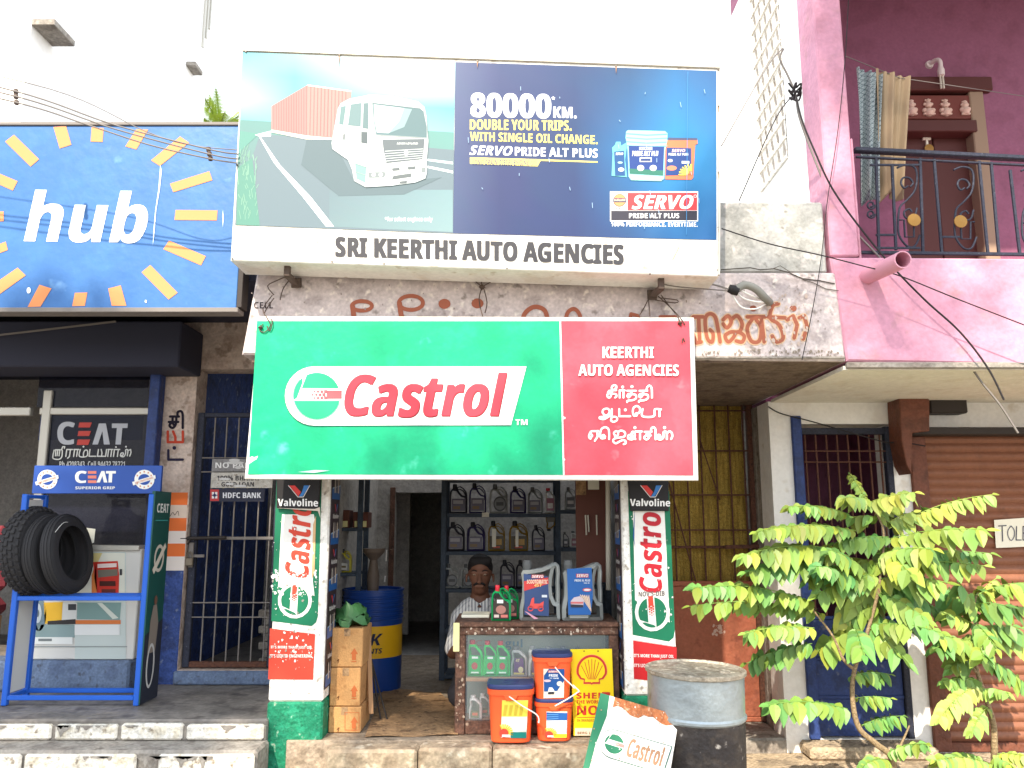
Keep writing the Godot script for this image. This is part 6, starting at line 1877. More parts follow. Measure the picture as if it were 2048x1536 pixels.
# ---------------------------------------------------------------- tyre stand and cabinet
func build_stand() -> void:
	var zf := -0.3; var zk := -0.52
	var y0 := PORCH
	var xl := W(22, 1200, zf).x; var xr := W(292, 1200, zf).x
	var ytop := W(0, 988, zf).y
	var t := thing("tyre_stand", "blue steel tyre display stand with printed header on the porch", "display stand", Vector3((xl + xr) / 2, y0, (zf + zk) / 2))
	var m: M
	var q := 0.035
	for x in [xl, xr - q]:
		for z in [zf, zk]:
			m = M.new()
			m.box(Vector3(x, y0 + 0.003, z - q), Vector3(x + q, ytop, z), 0.004); part(m, "post", "blue_paint", t)
	for r in [[y0 + 0.05, zf], [y0 + 0.05, zk], [W(0, 1197, zf).y, zf], [W(0, 1197, zf).y, zk]]:
		m = M.new()
		m.box(Vector3(xl + q + 0.001, r[0] - 0.014, r[1] - q + 0.003), Vector3(xr - q - 0.001, r[0] + 0.014, r[1] - 0.002), 0.003); part(m, "rail", "blue_paint", t)
	for x in [xl + 0.004, xr - q + 0.004]:
		for y in [y0 + 0.05, W(0, 1197, zf).y, ytop - 0.015]:
			m = M.new()
			m.box(Vector3(x, y - 0.012, zk + 0.001), Vector3(x + q - 0.008, y + 0.012, zf - q - 0.001), 0.003); part(m, "side_rail", "blue_paint", t)
	m = M.new()
	m.box(Vector3(xl + 0.012, y0 + 0.07, zk + 0.002), Vector3(xl + 0.018, ytop - 0.035, zf - q - 0.002)); part(m, "side_panel", "white_panel", t)
	m = M.new()
	m.box(Vector3(xr - 0.012, y0 + 0.01, zk + 0.002 - q), Vector3(xr + 0.008, ytop + 0.02, zf - 0.003)); part(m, "side_panel", mat("stand_green", c8(18, 74, 70), 0.45), t)
	var ln := zf - 0.003 - (zk + 0.002 - q)
	var k := Ink.new(flat(Vector3(xr + 0.008, y0 + 0.01, zf - 0.003), Vector3(0, 0, -1), Vector3.UP), self)
	k.text_at("CEAT", Vector2(0.04, 1.2), Vector2(0.18, 0), Vector2(0, 0.06), c8(220, 224, 226), 1, 0, 0.5)
	k.rect(0.03, 1.145, ln - 0.03, 1.152, c8(60, 150, 150), 1)
	part(k.m, "side_lettering", "ink", t)
	k = Ink.new(flat(Vector3(xr + 0.008, y0 + 0.01, zf - 0.003), Vector3(0, 0, -1), Vector3.UP), self)
	k.ring(ln / 2, 0.9, 0.075, 0.09, 0.022, c8(196, 190, 180), 1)
	k.poly([[0.03, 0.83], [0.06, 0.8], [ln - 0.03, 0.97], [ln - 0.05, 1.0]], c8(206, 200, 188), 2)
	part(k.m, "side_emblem", "ink", t)
	k = Ink.new(flat(Vector3(xr + 0.008, y0 + 0.01, zf - 0.003), Vector3(0, 0, -1), Vector3.UP), self)
	k.poly([[0, 0], [ln, 0], [ln, 0.5], [0, 0.42]], c8(40, 46, 56), 1)
	k.poly([[0.05, 0.3], [0.16, 0.3], [0.18, 0.48], [0.14, 0.6], [0.09, 0.6], [0.06, 0.5]], c8(130, 120, 112), 2)
	k.ell(0.115, 0.63, 0.022, 0.03, c8(110, 78, 64), 3)
	k.ring(0.1, 0.22, 0.06, 0.14, 0.02, c8(190, 190, 190), 3)
	part(k.m, "side_print", "ink", t)
	# header
	var hz := zk + 0.02
	m = M.new(); pbox(m, 66, 322, 931, 987, hz, hz - 0.025, 0.002); part(m, "header", mat("header_blue", c8(40, 78, 158), 0.45), t)
	k = Ink.new(plane(hz + 0.001), self)
	var wh := c8(232, 232, 228)
	for cx in [95.0, 289.0]:
		k.ell(cx, 959, 20, 19.5, wh, 1); k.ell(cx, 959, 12, 11, c8(40, 78, 158), 2)
		for i in 12:
			var a := TAU * i / 12
			if absf(sin(a)) > 0.35: k.rect(cx + cos(a) * 16 - 1.2, 959 + sin(a) * 15.5 - 1.6, cx + cos(a) * 16 + 1.2, 959 + sin(a) * 15.5 + 1.6, c8(206, 130, 96), 3)
		k.poly([[cx - 24, 964], [cx + 22, 950], [cx + 23, 957], [cx - 22, 971]], wh, 3)
		k.text_at("UNCONDITIONAL", Vector2(cx - 18, 968), Vector2(37, -11.5), Vector2(0, -4), c8(206, 130, 96), 4)
	k.text("C", 151, 942, 173, 966, wh, 1, 0, 1.0)
	for e in [[942, 947.5], [951, 957], [960.5, 966]]: k.rect(176, e[0], 193, e[1], c8(226, 130, 110), 1)
	k.poly([[193, 965], [203, 942], [209, 942], [215, 965], [208, 965], [205, 952], [200, 965]], wh, 1)
	k.poly([[212, 942], [232, 942], [232, 947], [225, 947], [224, 965], [217, 965], [218, 947], [212, 947]], wh, 1)
	k.text("SUPERIOR GRIP", 151, 973, 230, 978.5, wh, 1, 0, 0.3)
	part(k.m, "print", "ink", t)
	# tyres standing on the mid rails
	var ys := W(0, 1197, zf).y + 0.015
	var zc := (zf + zk) / 2 - 0.01
	for i in 3:
		var r: float = [0.285, 0.262, 0.262][i]
		var wd: float = [0.15, 0.085, 0.09][i]
		var hole: float = [0.17, 0.175, 0.18][i]
		var prof := []   # cross-section, closed: outer tread, sidewalls, beads, inside
		for j in 15:
			var a := PI * j / 14.0
			prof.append(Vector2(hole + (r - hole) * pow(sin(a), 0.55), -cos(a) * wd / 2))
		for j in 9:
			var a := PI * (1 - j / 8.0)
			prof.append(Vector2(hole + 0.004 + (r - hole - 0.022) * pow(maxf(sin(a), 0), 0.6), -cos(a) * (wd / 2 - 0.012)))
		var ty := thing("tyre", ["black tyre with knobbly block tread leaning on blue stand", "slim black tyre with ribbed tread, middle of three on the stand", "smooth black tyre on blue stand with thin white wire on its sidewall"][i], "tyre", Vector3(W([62, 98, 128][i], 1190, zc).x, ys, zc), "tyres on the blue stand")
		var ctr := ty.position + Vector3(0, r, 0)
		var yaw: float = [0.08, 0.12, 0.02][i]
		var ax := Vector3(cos(yaw), 0.1 + 0.04 * i, sin(yaw)).normalized()
		var bx := ax.cross(Vector3.UP).normalized()
		var xf := Transform3D(Basis(bx, ax, bx.cross(ax)), ctr)
		m = M.new()
		m.lathe(prof, xf, 48); part(m, "carcass", "rubber", ty)
		m = M.new()
		if i == 0:
			for a in 34:
				for b in 5:
					var th := TAU * (a + 0.5 * (b % 2)) / 34
					var yy := (b - 2) * wd * 0.19
					var rr := hole + (r - hole) * pow(sqrt(maxf(0.05, 1.0 - pow(yy / (wd / 2), 2))), 0.55)
					var lx := Vector3(cos(th), 0, -sin(th)); var lz := Vector3(-sin(th), 0, -cos(th))
					m.box(Vector3(-0.008, -0.011, -0.018), Vector3(0.009, 0.011, 0.018), 0.003, Color.WHITE, xf * Transform3D(Basis(lx, Vector3.UP, lz), lx * rr + Vector3(0, yy, 0)))
		else:
			for b in 4:
				var yy := (b - 1.5) * wd * 0.2
				var rr := hole + (r - hole) * pow(sqrt(maxf(0.05, 1.0 - pow(yy / (wd / 2), 2))), 0.55)
				m.lathe([Vector2(rr - 0.004, yy - 0.007), Vector2(rr + 0.004, yy - 0.005), Vector2(rr + 0.004, yy + 0.005), Vector2(rr - 0.004, yy + 0.007)], xf, 48)
		part(m, "tread", "rubber", ty)
		if i == 2:
			m = M.new()
			m.tube(curve([xf * Vector3(0.0, wd * 0.42, 0.2), xf * Vector3(0.1, wd * 0.52, 0.2), xf * Vector3(0.2, wd * 0.5, 0.14)], 4), 0.002, 5); part(m, "wire", "cable_white", ty)
	# white poster cabinet behind the stand
	var cz := ZG + 0.2
	var c := thing("poster_cabinet", "white cabinet with red and yellow truck posters behind the tyre stand", "cabinet", W(165, 1320, cz))
	m = M.new(); pbox(m, 58, 275, 1098, 1319, cz, cz - 0.12, 0.006); part(m, "body", "white_panel", c)
	m = M.new(); pbox(m, 150, 278, 1091, 1101, cz + 0.02, cz - 0.12, 0.003); part(m, "top_ledge", "alu", c)
	k = Ink.new(plane(cz + 0.001), self)
	k.rect(150, 1104, 252, 1318, c8(190, 200, 196), 1)
	k.rect(160, 1106, 250, 1195, c8(214, 214, 200), 1.5)
	k.poly([[176, 1106], [205, 1106], [196, 1125], [184, 1128]], c8(206, 190, 130), 2)
	k.poly([[187, 1124], [236, 1122], [239, 1150], [238, 1190], [196, 1192], [190, 1160]], c8(190, 50, 40), 3)
	k.poly([[196, 1128], [234, 1126], [234, 1134], [196, 1136]], c8(226, 206, 200), 4); k.poly([[196, 1140], [236, 1138], [236, 1151], [197, 1155]], c8(110, 104, 92), 4)
	k.rect(200, 1162, 232, 1172, c8(70, 30, 28), 4); k.rect(204, 1178, 232, 1186, c8(96, 40, 34), 4); k.rect(240, 1138, 245, 1150, c8(60, 60, 62), 4)
	k.poly([[184, 1150], [193, 1124], [195, 1190], [184, 1192]], c8(206, 120, 60), 3)
	k.poly([[154, 1205], [243, 1205], [240, 1240], [152, 1238]], c8(120, 150, 146), 2)
	k.poly([[195, 1206], [205, 1206], [238, 1236], [226, 1238]], c8(206, 212, 200), 3)
	k.poly([[88, 1205], [126, 1204], [124, 1240], [90, 1248]], c8(230, 180, 50), 2); k.poly([[126, 1206], [155, 1206], [154, 1244], [124, 1244]], c8(210, 212, 208), 2)
	k.poly([[96, 1242], [152, 1238], [152, 1248], [96, 1249]], c8(50, 48, 48), 3); k.rect(137, 1208, 153, 1220, c8(56, 60, 66), 3)
	k.ell(78, 1228, 15, 34, c8(110, 130, 140), 2); k.ell(76, 1226, 8, 20, c8(190, 200, 204), 3); k.ell(76, 1226, 3, 8, c8(90, 104, 110), 4)
	k.rect(152, 1240, 242, 1248, c8(206, 116, 60), 3); k.rect(150, 1249, 240, 1270, c8(220, 222, 220), 3)
	k.rect(62, 1249, 150, 1275, c8(134, 156, 156), 2)
	k.rect(61, 1274, 146, 1288, c8(222, 224, 220), 4); k.rect(78, 1277, 105, 1282, c8(120, 126, 126), 5)
	k.rect(60, 1292, 255, 1294, c8(140, 146, 144), 4)
	part(k.m, "posters", "ink", c)
	# hanging paper slip
	m = M.new()
	var pz := cz + 0.05
	m.grid([[W(160, 1095, pz), W(175, 1090, pz + 0.02), W(188, 1085, pz)], [W(158, 1072, pz), W(176, 1070, pz + 0.02), W(190, 1065, pz)], [W(162, 1054, pz), W(176, 1056, pz + 0.015), W(191, 1058, pz)]], Color.WHITE, 0.001)
	solo(m, "paper_slip", "paper", "crumpled white paper slip hanging behind the tyres", "paper")

# ---------------------------------------------------------------- cans, bottles, pails
func can_parts(root: Node3D, w: float, h: float, d: float, body, cap, style: int) -> void:
	var m := M.new()
	var S := func(p: Array) -> PackedVector2Array:
		var o := PackedVector2Array()
		for q in p: o.append(Vector2(q[0] * w, q[1] * h))
		return o
	if style == 0:   # large can: slanted top, neck left, loop handle right
		m.extrude(S.call([[-0.47, 0], [0.47, 0], [0.5, 0.03], [0.49, 0.27], [0.38, 0.3], [0.31, 0.4], [0.29, 0.55], [0.31, 0.7], [0.35, 0.82], [0.4, 0.9], [0.3, 0.92], [0.05, 0.85], [-0.2, 0.82], [-0.42, 0.81], [-0.46, 0.76], [-0.43, 0.6], [-0.44, 0.4], [-0.5, 0.2], [-0.5, 0.03]]), Transform3D.IDENTITY, d, d * 0.16)
		part(m, "body", body, root)
		m = M.new()
		m.extrude(S.call([[0.385, 0.25], [0.49, 0.25], [0.5, 0.45], [0.49, 0.62], [0.505, 0.78], [0.485, 0.89], [0.41, 0.935], [0.3, 0.93], [0.33, 0.865], [0.385, 0.85], [0.405, 0.75], [0.385, 0.6], [0.395, 0.45]]), Transform3D.IDENTITY, d * 0.62, d * 0.12); part(m, "handle", body, root)
		m = M.new()
		m.lathe([Vector2(0.11 * w, 0.8 * h), Vector2(0.12 * w, 0.9 * h), Vector2(0.1 * w, 0.97 * h), Vector2(0, 0.97 * h)], Transform3D(Basis.IDENTITY, Vector3(-0.32 * w, 0, 0)), 14); part(m, "cap", cap, root)
	elif style == 1:   # rounded shelf can: neck left, arched handle over the right shoulder
		m.extrude(S.call([[-0.47, 0], [0.47, 0], [0.5, 0.03], [0.5, 0.48], [0.42, 0.58], [0.2, 0.62], [0.08, 0.7], [-0.05, 0.82], [-0.35, 0.84], [-0.47, 0.74], [-0.5, 0.6], [-0.5, 0.03]]), Transform3D.IDENTITY, d, d * 0.16)
		part(m, "body", body, root)
		m = M.new()
		m.extrude(S.call([[0.385, 0.44], [0.5, 0.44], [0.5, 0.62], [0.43, 0.76], [0.28, 0.87], [0.1, 0.93], [-0.08, 0.9], [-0.08, 0.78], [0.08, 0.81], [0.24, 0.75], [0.35, 0.66], [0.39, 0.56]]), Transform3D.IDENTITY, d * 0.6, d * 0.1); part(m, "handle", body, root)
		m = M.new()
		m.lathe([Vector2(0.12 * w, 0.82 * h), Vector2(0.13 * w, 0.95 * h), Vector2(0.11 * w, h), Vector2(0, h)], Transform3D(Basis.IDENTITY, Vector3(-0.2 * w, 0, 0)), 12); part(m, "cap", cap, root)
	else:   # litre bottle with slanting shoulder
		m.extrude(S.call([[-0.46, 0], [0.46, 0], [0.5, 0.03], [0.5, 0.55], [0.42, 0.68], [0.1, 0.84], [-0.02, 0.88], [-0.4, 0.88], [-0.46, 0.78], [-0.4, 0.6], [-0.5, 0.4], [-0.5, 0.03]]), Transform3D.IDENTITY, d, d * 0.2)
		part(m, "body", body, root)
		m = M.new()
		m.lathe([Vector2(0.18 * w, 0.87 * h), Vector2(0.2 * w, 0.97 * h), Vector2(0.18 * w, h), Vector2(0, h)], Transform3D(Basis.IDENTITY, Vector3(-0.2 * w, 0, 0)), 12); part(m, "cap", cap, root)

func can_at(called: String, label: String, px0: float, px1: float, py0: float, py1: float, z: float, body, cap, style: int, group := "", yb := -1.0) -> Array:
	var s := span(px0, px1, py0, py1, z, z - 0.1)
	var w: float = s[1].x - s[0].x; var h: float = s[1].y - s[0].y
	var y: float = s[0].y if yb < 0 else yb
	if yb >= 0: h = s[1].y - yb
	var d := w * (0.55 if style < 2 else 0.6)
	var t := thing(called, label, "can" if style < 2 else "bottle", Vector3.ZERO, group)
	can_parts(t, w, h, d, body, cap, style)
	t.position = Vector3((s[0].x + s[1].x) / 2, y, z - d / 2)
	t.rotation.y = rng.randf_range(-0.14, 0.14)
	return [t, w, h, d]

func label_ink(r: Array) -> Ink: return Ink.new(flat(Vector3(-r[1] / 2, 0, r[3] / 2 + 0.0012), Vector3(r[1], 0, 0), Vector3(0, r[2], 0)), self)

func stick(k: Ink, root: Node3D) -> void:   # adds a label to a thing built about its own origin
	var o := MeshInstance3D.new()
	o.name = "label_print"
	root.add_child(o, true)
	o.mesh = k.m.mesh()
	o.material_override = mats["ink_gloss"]

func build_interior() -> void:
	# ---- rear rack
	var zr := -1.75
	var r := thing("shelf_rack", "dark steel shelf rack along the shop's rear wall", "rack", Vector3(W(1010, 1100, zr).x, FLOOR, zr - 0.15))
	var m: M
	var xa := W(886, 1100, zr).x; var xm := W(1116, 1100, zr).x; var xz := W(1215, 1100, zr).x
	for x in [xa, xm, xz]:
		for z in [zr, zr - 0.32]:
			m = M.new(); m.box(Vector3(x - 0.02, FLOOR + 0.002, z - 0.03), Vector3(x + 0.025, 2.35, z), 0.003); part(m, "post", "steel_dark", r)
	var shelf_y := []
	for py in [955, 1027, 1103, 1178, 1260, 1350]:
		var y := W(0, py, zr).y
		shelf_y.append(y)
		m = M.new(); m.box(Vector3(xa + 0.026, y - 0.03, zr - 0.32), Vector3(xm - 0.021, y, zr - 0.002), 0.003); part(m, "shelf", "steel_dark", r)
		m = M.new(); m.box(Vector3(xm + 0.026, y - 0.03 + 0.03, zr - 0.32), Vector3(xz - 0.021, y + 0.03, zr - 0.002), 0.003); part(m, "shelf", "steel_dark", r)
	var g := "oil cans on the rear rack"
	var row := func(list: Array, py: float, si: int) -> void:
		for c in list:
			var a := can_at("shelf_can", c[4], c[0], c[1], c[2], py, zr - 0.05, c[3], c[5], c[6] if c.size() > 6 else 1, g, shelf_y[si] + 0.002)
			var k := label_ink(a)
			if c[3] == "can_silver":
				k.ell(0.55, 0.32, 0.36, 0.26, c8(60, 62, 66), 1); k.ell(0.55, 0.32, 0.3, 0.2, c8(120, 122, 124), 2); k.rect(0.35, 0.26, 0.75, 0.38, c8(60, 62, 66), 3)
			elif c[3] == "can_gold":
				k.poly([[0.08, 0.06], [0.92, 0.06], [0.92, 0.5], [0.08, 0.5]], c8(70, 56, 26), 1); k.rect(0.3, 0.2, 0.8, 0.4, c8(196, 150, 60), 2); k.rect(0.3, 0.1, 0.7, 0.16, c8(206, 80, 50), 2)
			elif c[3] == "can_white":
				k.rect(0.15, 0.1, 0.85, 0.6, c8(150, 90, 110), 1); k.rect(0.25, 0.2, 0.75, 0.4, c8(230, 226, 224), 2)
			else:
				k.rect(0.12, 0.08, 0.88, 0.5, c8(92, 88, 104), 1); k.rect(0.2, 0.32, 0.75, 0.44, c8(160, 156, 160), 2); k.rect(0.2, 0.14, 0.6, 0.24, c8(120, 96, 60), 2)
			stick(k, a[0])
	row.call([[898, 934, 968, "can_dark", "dark oil can on rear rack top row", "cap_black"], [938, 972, 966, "can_purple", "dark violet oil can on rear rack top row", "cap_black"], [979, 1015, 968, "can_silver", "silver oil can with round badge between dark cans on top row", "cap_grey"], [1020, 1052, 972, "can_purple", "dark violet oil can on rear rack top row", "cap_black"], [1056, 1086, 974, "can_grey", "grey oil can at the end of rear rack top row", "cap_grey"]], 1024, 1)
	row.call([[894, 929, 1044, "can_dark", "dark oil can on rear rack middle row", "cap_black"], [934, 970, 1044, "can_purple", "dark violet oil can on rear rack middle row", "cap_black"], [976, 1010, 1042, "can_gold", "gold and black oil can on rear rack middle row", "cap_black"], [1018, 1056, 1042, "can_gold", "gold and black oil can on rear rack middle row", "cap_black"], [1064, 1090, 1050, "can_dark", "dark oil can on rear rack middle row", "cap_black"]], 1100, 2)
	row.call([[887, 918, 1128, "can_silver", "silver oil can on low row behind the shopkeeper", "cap_grey"], [922, 950, 1128, "can_silver", "silver oil can on low row behind the shopkeeper", "cap_grey"], [1000, 1030, 1120, "can_dark", "dark oil can on low row behind the green cans", "cap_black"], [1032, 1060, 1120, "can_dark", "dark oil can on low row behind the green cans", "cap_black"]], 1175, 3)
	row.call([[1090, 1111, 976, "can_white", "white oil bottle with red cap beside rack post", "cap_red", 2], [1092, 1112, 1062, "can_gold", "small gold bottle beside rack post", "cap_black", 2]], 1026, 1)
	for c in [[1130, 1154, 974, 1018, "can_silver", "silver oil can in right bay of rear rack", 1], [1156, 1172, 980, 1018, "can_gold", "narrow gold bottle in right bay of rear rack", 2], [1160, 1176, 1064, 1095, "can_yellow", "narrow yellow bottle in right bay of rear rack", 2], [1126, 1138, 1064, 1095, "can_dark", "slim dark bottle in right bay of rear rack", 2], [1141, 1158, 1062, 1095, "can_white", "white carton-like bottle with printed label in right bay", 2], [1132, 1152, 1140, 1170, "can_dark", "short dark bottle in right bay of rear rack", 2]]:
		var si: int = {1018: 1, 1095: 2, 1170: 3}[c[3]]
		var a := can_at("shelf_can", c[5], c[0], c[1], c[2], c[3], zr - 0.05, c[4], "cap_grey", c[6], g, shelf_y[si] + 0.032)
		var k := label_ink(a)
		k.rect(0.15, 0.1, 0.85, 0.55, c8(140, 90, 104) if c[4] == "can_white" else c8(90, 92, 98), 1); k.rect(0.25, 0.25, 0.75, 0.4, c8(200, 196, 196), 2)
		stick(k, a[0])
	# two white tube lamps' pale dipsticks in the gold cans' row: paper tags
	for q in [[984, 1058, 992, 1094], [1031, 1060, 1037, 1094]]:
		m = M.new(); pbox(m, q[0], q[2], q[1], q[3], zr + 0.03, zr + 0.026)
		solo(m, "price_tag", "paper", "slim pale paper tag hanging before the gold cans", "tag", "paper tags on the rear rack")
	m = M.new(); pbox(m, 964, 978, 1025, 1034, zr + 0.008, zr + 0.004); solo(m, "shelf_card", "paper", "small pale card fixed to the rear rack shelf edge", "card")
	# ---- left rack with odd goods
	var zl := -1.35
	var lr := thing("side_rack", "narrow dark steel rack by the left shop wall", "rack", Vector3(W(700, 1100, zl).x, FLOOR, zl - 0.15))
	var la := W(668, 1100, zl).x - 0.1; var lb := W(718, 1100, zl).x
	for x in [la, lb]:
		m = M.new(); m.box(Vector3(x - 0.02, FLOOR + 0.002, zl - 0.03), Vector3(x + 0.02, 2.3, zl), 0.003); part(m, "post", "steel_dark", lr)
		m = M.new(); m.box(Vector3(x - 0.02, FLOOR + 0.002, zl - 0.3), Vector3(x + 0.02, 2.3, zl - 0.27), 0.003); part(m, "post", "steel_dark", lr)
	for py in [1056, 1146, 1230]:
		m = M.new()
		var y := W(0, py, zl).y
		m.box(Vector3(la + 0.022, y - 0.025, zl - 0.3), Vector3(lb - 0.022, y, zl - 0.002), 0.003); part(m, "shelf", "steel_dark", lr)
	var yc := can_at("shelf_can", "yellow green oil can on narrow rack behind the left pillar", 676, 702, 1098, 1144, zl - 0.04, "can_yellow", "cap_black", 1, "", W(0, 1146, zl).y + 0.002)
	var ky := label_ink(yc)
	ky.rect(0.15, 0.1, 0.75, 0.4, c8(200, 200, 196), 1); ky.rect(0.25, 0.2, 0.65, 0.28, c8(120, 110, 80), 2); stick(ky, yc[0])
	for q in [[706, 1024, 736, 1056, "dark shelf carton with pale label on narrow rack", "carton"], [672, 1020, 698, 1056, "plain brown carton on narrow rack", "carton"]]:
		var s := span(q[0], q[2], q[1], q[3], zl - 0.03, zl - 0.2)
		var t := thing("small_carton", q[4], q[5], Vector3((s[0].x + s[1].x) / 2, s[0].y + 0.001, zl - 0.11))
		m = M.new(); m.box(s[0] + Vector3(0, 0.002, 0), s[1], 0.004); part(m, "box", "brown_board", t)
		m = M.new(); pbox(m, q[0] + 3, q[2] - 3, 1042, 1054, zl - 0.027, zl - 0.03); part(m, "label_print", "paper_yellow", t)
	# ---- cardboard boxes
	var zc := -0.14
	var xs := W(722, 1360, zc).x; var x0 := W(656, 1360, zc).x + 0.012
	var ys := [FLOOR + 0.002, W(0, 1413, zc).y, W(0, 1335, zc).y, W(0, 1256, zc).y]
	for i in 3:
		var t := thing("cardboard_box", ["brown cardboard carton, lowest of three by left pillar", "brown cardboard carton, middle of three by left pillar", "brown cardboard carton, topmost of three by left pillar"][i], "box", Vector3((x0 + xs) / 2, ys[i], zc - 0.15), "cartons stacked by the left pillar")
		var dx := [0.006, -0.004, 0.003][i] as float
		m = M.new(); m.box(Vector3(x0, ys[i] + 0.001, zc - 0.32), Vector3(xs + dx, ys[i + 1] - 0.003, zc - 0.004 * i), 0.005); part(m, "carton", "cardboard", t)
		m = M.new(); m.box(Vector3((x0 + xs) / 2 - 0.02, ys[i + 1] - 0.05, zc - 0.004 * i), Vector3((x0 + xs) / 2 + 0.02, ys[i + 1] - 0.004, zc - 0.004 * i + 0.001)); part(m, "tape", "cardboard_old", t)
		var k := Ink.new(plane(zc - 0.004 * i + 0.001), self)
		var by: float = [1445.0, 1382.0, 1308.0][i]
		k.poly([[704, by + 12], [712, by + 12], [712, by], [716, by], [709, by - 12], [701, by], [704, by]], c8(190, 104, 60), 1)
		k.rect(703, by + 14, 713, by + 16, c8(190, 104, 60), 1)
		k.stroke([[674, by + 14], [678, by + 10], [676, by + 18]], 1.5, c8(110, 74, 44), 1)
		if i == 0: k.stroke([[690, 1425], [690, 1460], [718, 1460], [718, 1425], [690, 1425]], 1.0, c8(190, 104, 60), 1, false)
		part(k.m, "print", "ink_matte", t)
	# green plastic sack bundle on the boxes
	m = M.new()
	var gb := Vector3((x0 + xs) / 2, ys[3] + 0.0, zc - 0.15)
	var secs := []
	for i in 15:
		var u := i / 14.0
		secs.append([gb.y + 0.012 + 0.11 * u, 0.115 * sqrt(maxf(0.03, 1 - pow(u * 1.02 - 0.1, 4))) * (1 - 0.35 * u), 0.11 * (1 - 0.4 * u), 2.4, gb.x, gb.z])
	m.loft(secs, 30)
	var crumple := FastNoiseLite.new()
	crumple.seed = 5
	crumple.frequency = 12.0
	for i in m.v.size():
		var p := m.v[i]
		m.v[i] = p + Vector3(crumple.get_noise_3d(p.x, p.y, p.z), crumple.get_noise_3d(p.x + 9, p.y, p.z), crumple.get_noise_3d(p.x, p.y, p.z + 9)) * 0.07
	solo(m, "plastic_sack", "bag_green", "crumpled green plastic sack on top of the cartons", "sack")
	# plank and rods leaning by the boxes
	m = M.new(); m.beam(W(742, 1428, -0.3), W(737, 1270, -0.42), 0.03, 0.02, 0.003); solo(m, "wooden_plank", "wood_pale", "narrow wooden plank leaning against the cartons", "plank")
	for q in [[762, 1424, 738, 1300], [775, 1418, 742, 1318]]:
		m = M.new()
		var a := W(q[0], q[1], -0.45); var b := W(q[2], q[3], -0.5)
		a.y = FLOOR + 0.004
		m.tube(PackedVector3Array([a, b]), 0.006, 6); solo(m, "iron_rod", "black_iron", "thin dark iron rod leaning between cartons and blue drum", "rod", "rods leaning by the drum")
	# ---- blue drum inside
	var zd := -1.5
	var dc := Vector3(W(744, 1300, zd).x, FLOOR, zd)
	var d := thing("blue_drum", "blue steel oil drum with yellow lettered band inside the shop", "drum", dc)
	var rad := W(803, 1300, zd).x - dc.x
	var top := W(0, 1178, zd).y - FLOOR; var b0 := W(0, 1317, zd + rad * 0.9).y - FLOOR; var b1 := W(0, 1252, zd + rad * 0.8).y - FLOOR
	var rib := func(y: float) -> Array: return [Vector2(rad, y - 0.012), Vector2(rad + 0.008, y - 0.004), Vector2(rad + 0.008, y + 0.004), Vector2(rad, y + 0.012)]
	m = M.new()
	m.lathe([Vector2(0, 0.002), Vector2(rad, 0.002), Vector2(rad, b0)], Transform3D(Basis.IDENTITY, dc), 36); part(m, "shell", "drum_blue", d)
	m = M.new(); m.lathe([Vector2(rad + 0.001, b0), Vector2(rad + 0.001, b1)], Transform3D(Basis.IDENTITY, dc), 36); part(m, "band", "drum_yellow", d)
	var pr := [Vector2(rad, b1)]
	for i in 6: pr.append_array(rib.call(lerpf(b1 + 0.05, top - 0.05, i / 5.0)))
	pr.append_array([Vector2(rad, top - 0.01), Vector2(rad + 0.01, top - 0.008), Vector2(rad + 0.01, top + 0.006), Vector2(rad - 0.01, top + 0.006), Vector2(rad - 0.012, top - 0.015), Vector2(0, top - 0.015)])
	m = M.new(); m.lathe(pr, Transform3D(Basis.IDENTITY, dc), 36); part(m, "shell", "drum_blue", d)
	# lettering wrapped on the band
	var bw := b1 - b0
	var k := Ink.new(func(x: float, y: float, l: float) -> Vector3: return dc + Vector3(sin(x) * (rad + 0.003 + l), b0 + y, cos(x) * (rad + 0.003 + l)), self)
	k.text_at("MAK", Vector2(-0.85, bw * 0.42), Vector2(1.35, 0), Vector2(0, bw * 0.36), c8(30, 34, 66), 1, 0.2, 0.8)
	k.text_at("LUBRICANTS", Vector2(-0.95, bw * 0.16), Vector2(1.45, 0), Vector2(0, bw * 0.16), c8(30, 34, 66), 1, 0.15, 0.4)
	part(k.m, "lettering", "ink", d)
	# hand pump funnel on the drum
	m = M.new()
	var fp := Vector3(W(748, 1170, zd).x, FLOOR + top - 0.012, zd + 0.05)
	m.lathe([Vector2(0.045, 0), Vector2(0.05, 0.12), Vector2(0.035, 0.2), Vector2(0.03, 0.24), Vector2(0.085, 0.3), Vector2(0.09, 0.33), Vector2(0.0, 0.31)], Transform3D(Basis.IDENTITY, fp), 18)
	solo(m, "oil_funnel", "funnel", "brown measuring jug with funnel standing on the blue drum", "funnel")
	for q in [[773, 1100, 1122], [770, 1152, 1164]]:
		m = M.new(); m.tube(PackedVector3Array([W(q[0], q[1], -1.5), W(q[0] - 1, q[2], -1.5)]), 0.006, 6); solo(m, "bright_rod", "cable_white", "short white rod on the inner shop wall", "rod", "bright rods inside")  # two short rods in plain white
	# flattened cartons on the floor
	for q in [[[760, 1400], [905, 1396], [916, 1470], [730, 1474]], [[770, 1378], [880, 1386], [900, 1402], [752, 1402]]]:
		m = M.new()
		var pts := []
		for s in q:
			var dd := W(s[0], s[1], 0.0) - CAM
			var p := CAM + dd * ((FLOOR + 0.006 - CAM.y) / dd.y)
			pts.append(p)
		var rows := []
		for j in 7:
			var rw := []
			for i in 9:
				var u := i / 8.0; var v := j / 6.0
				rw.append(pts[3].lerp(pts[2], u).lerp(pts[0].lerp(pts[1], u), v) + Vector3(0, 0.004 + 0.006 * sin(u * 9 + v * 4), 0))
			rows.append(rw)
		m.grid(rows, Color.WHITE, 0.003)
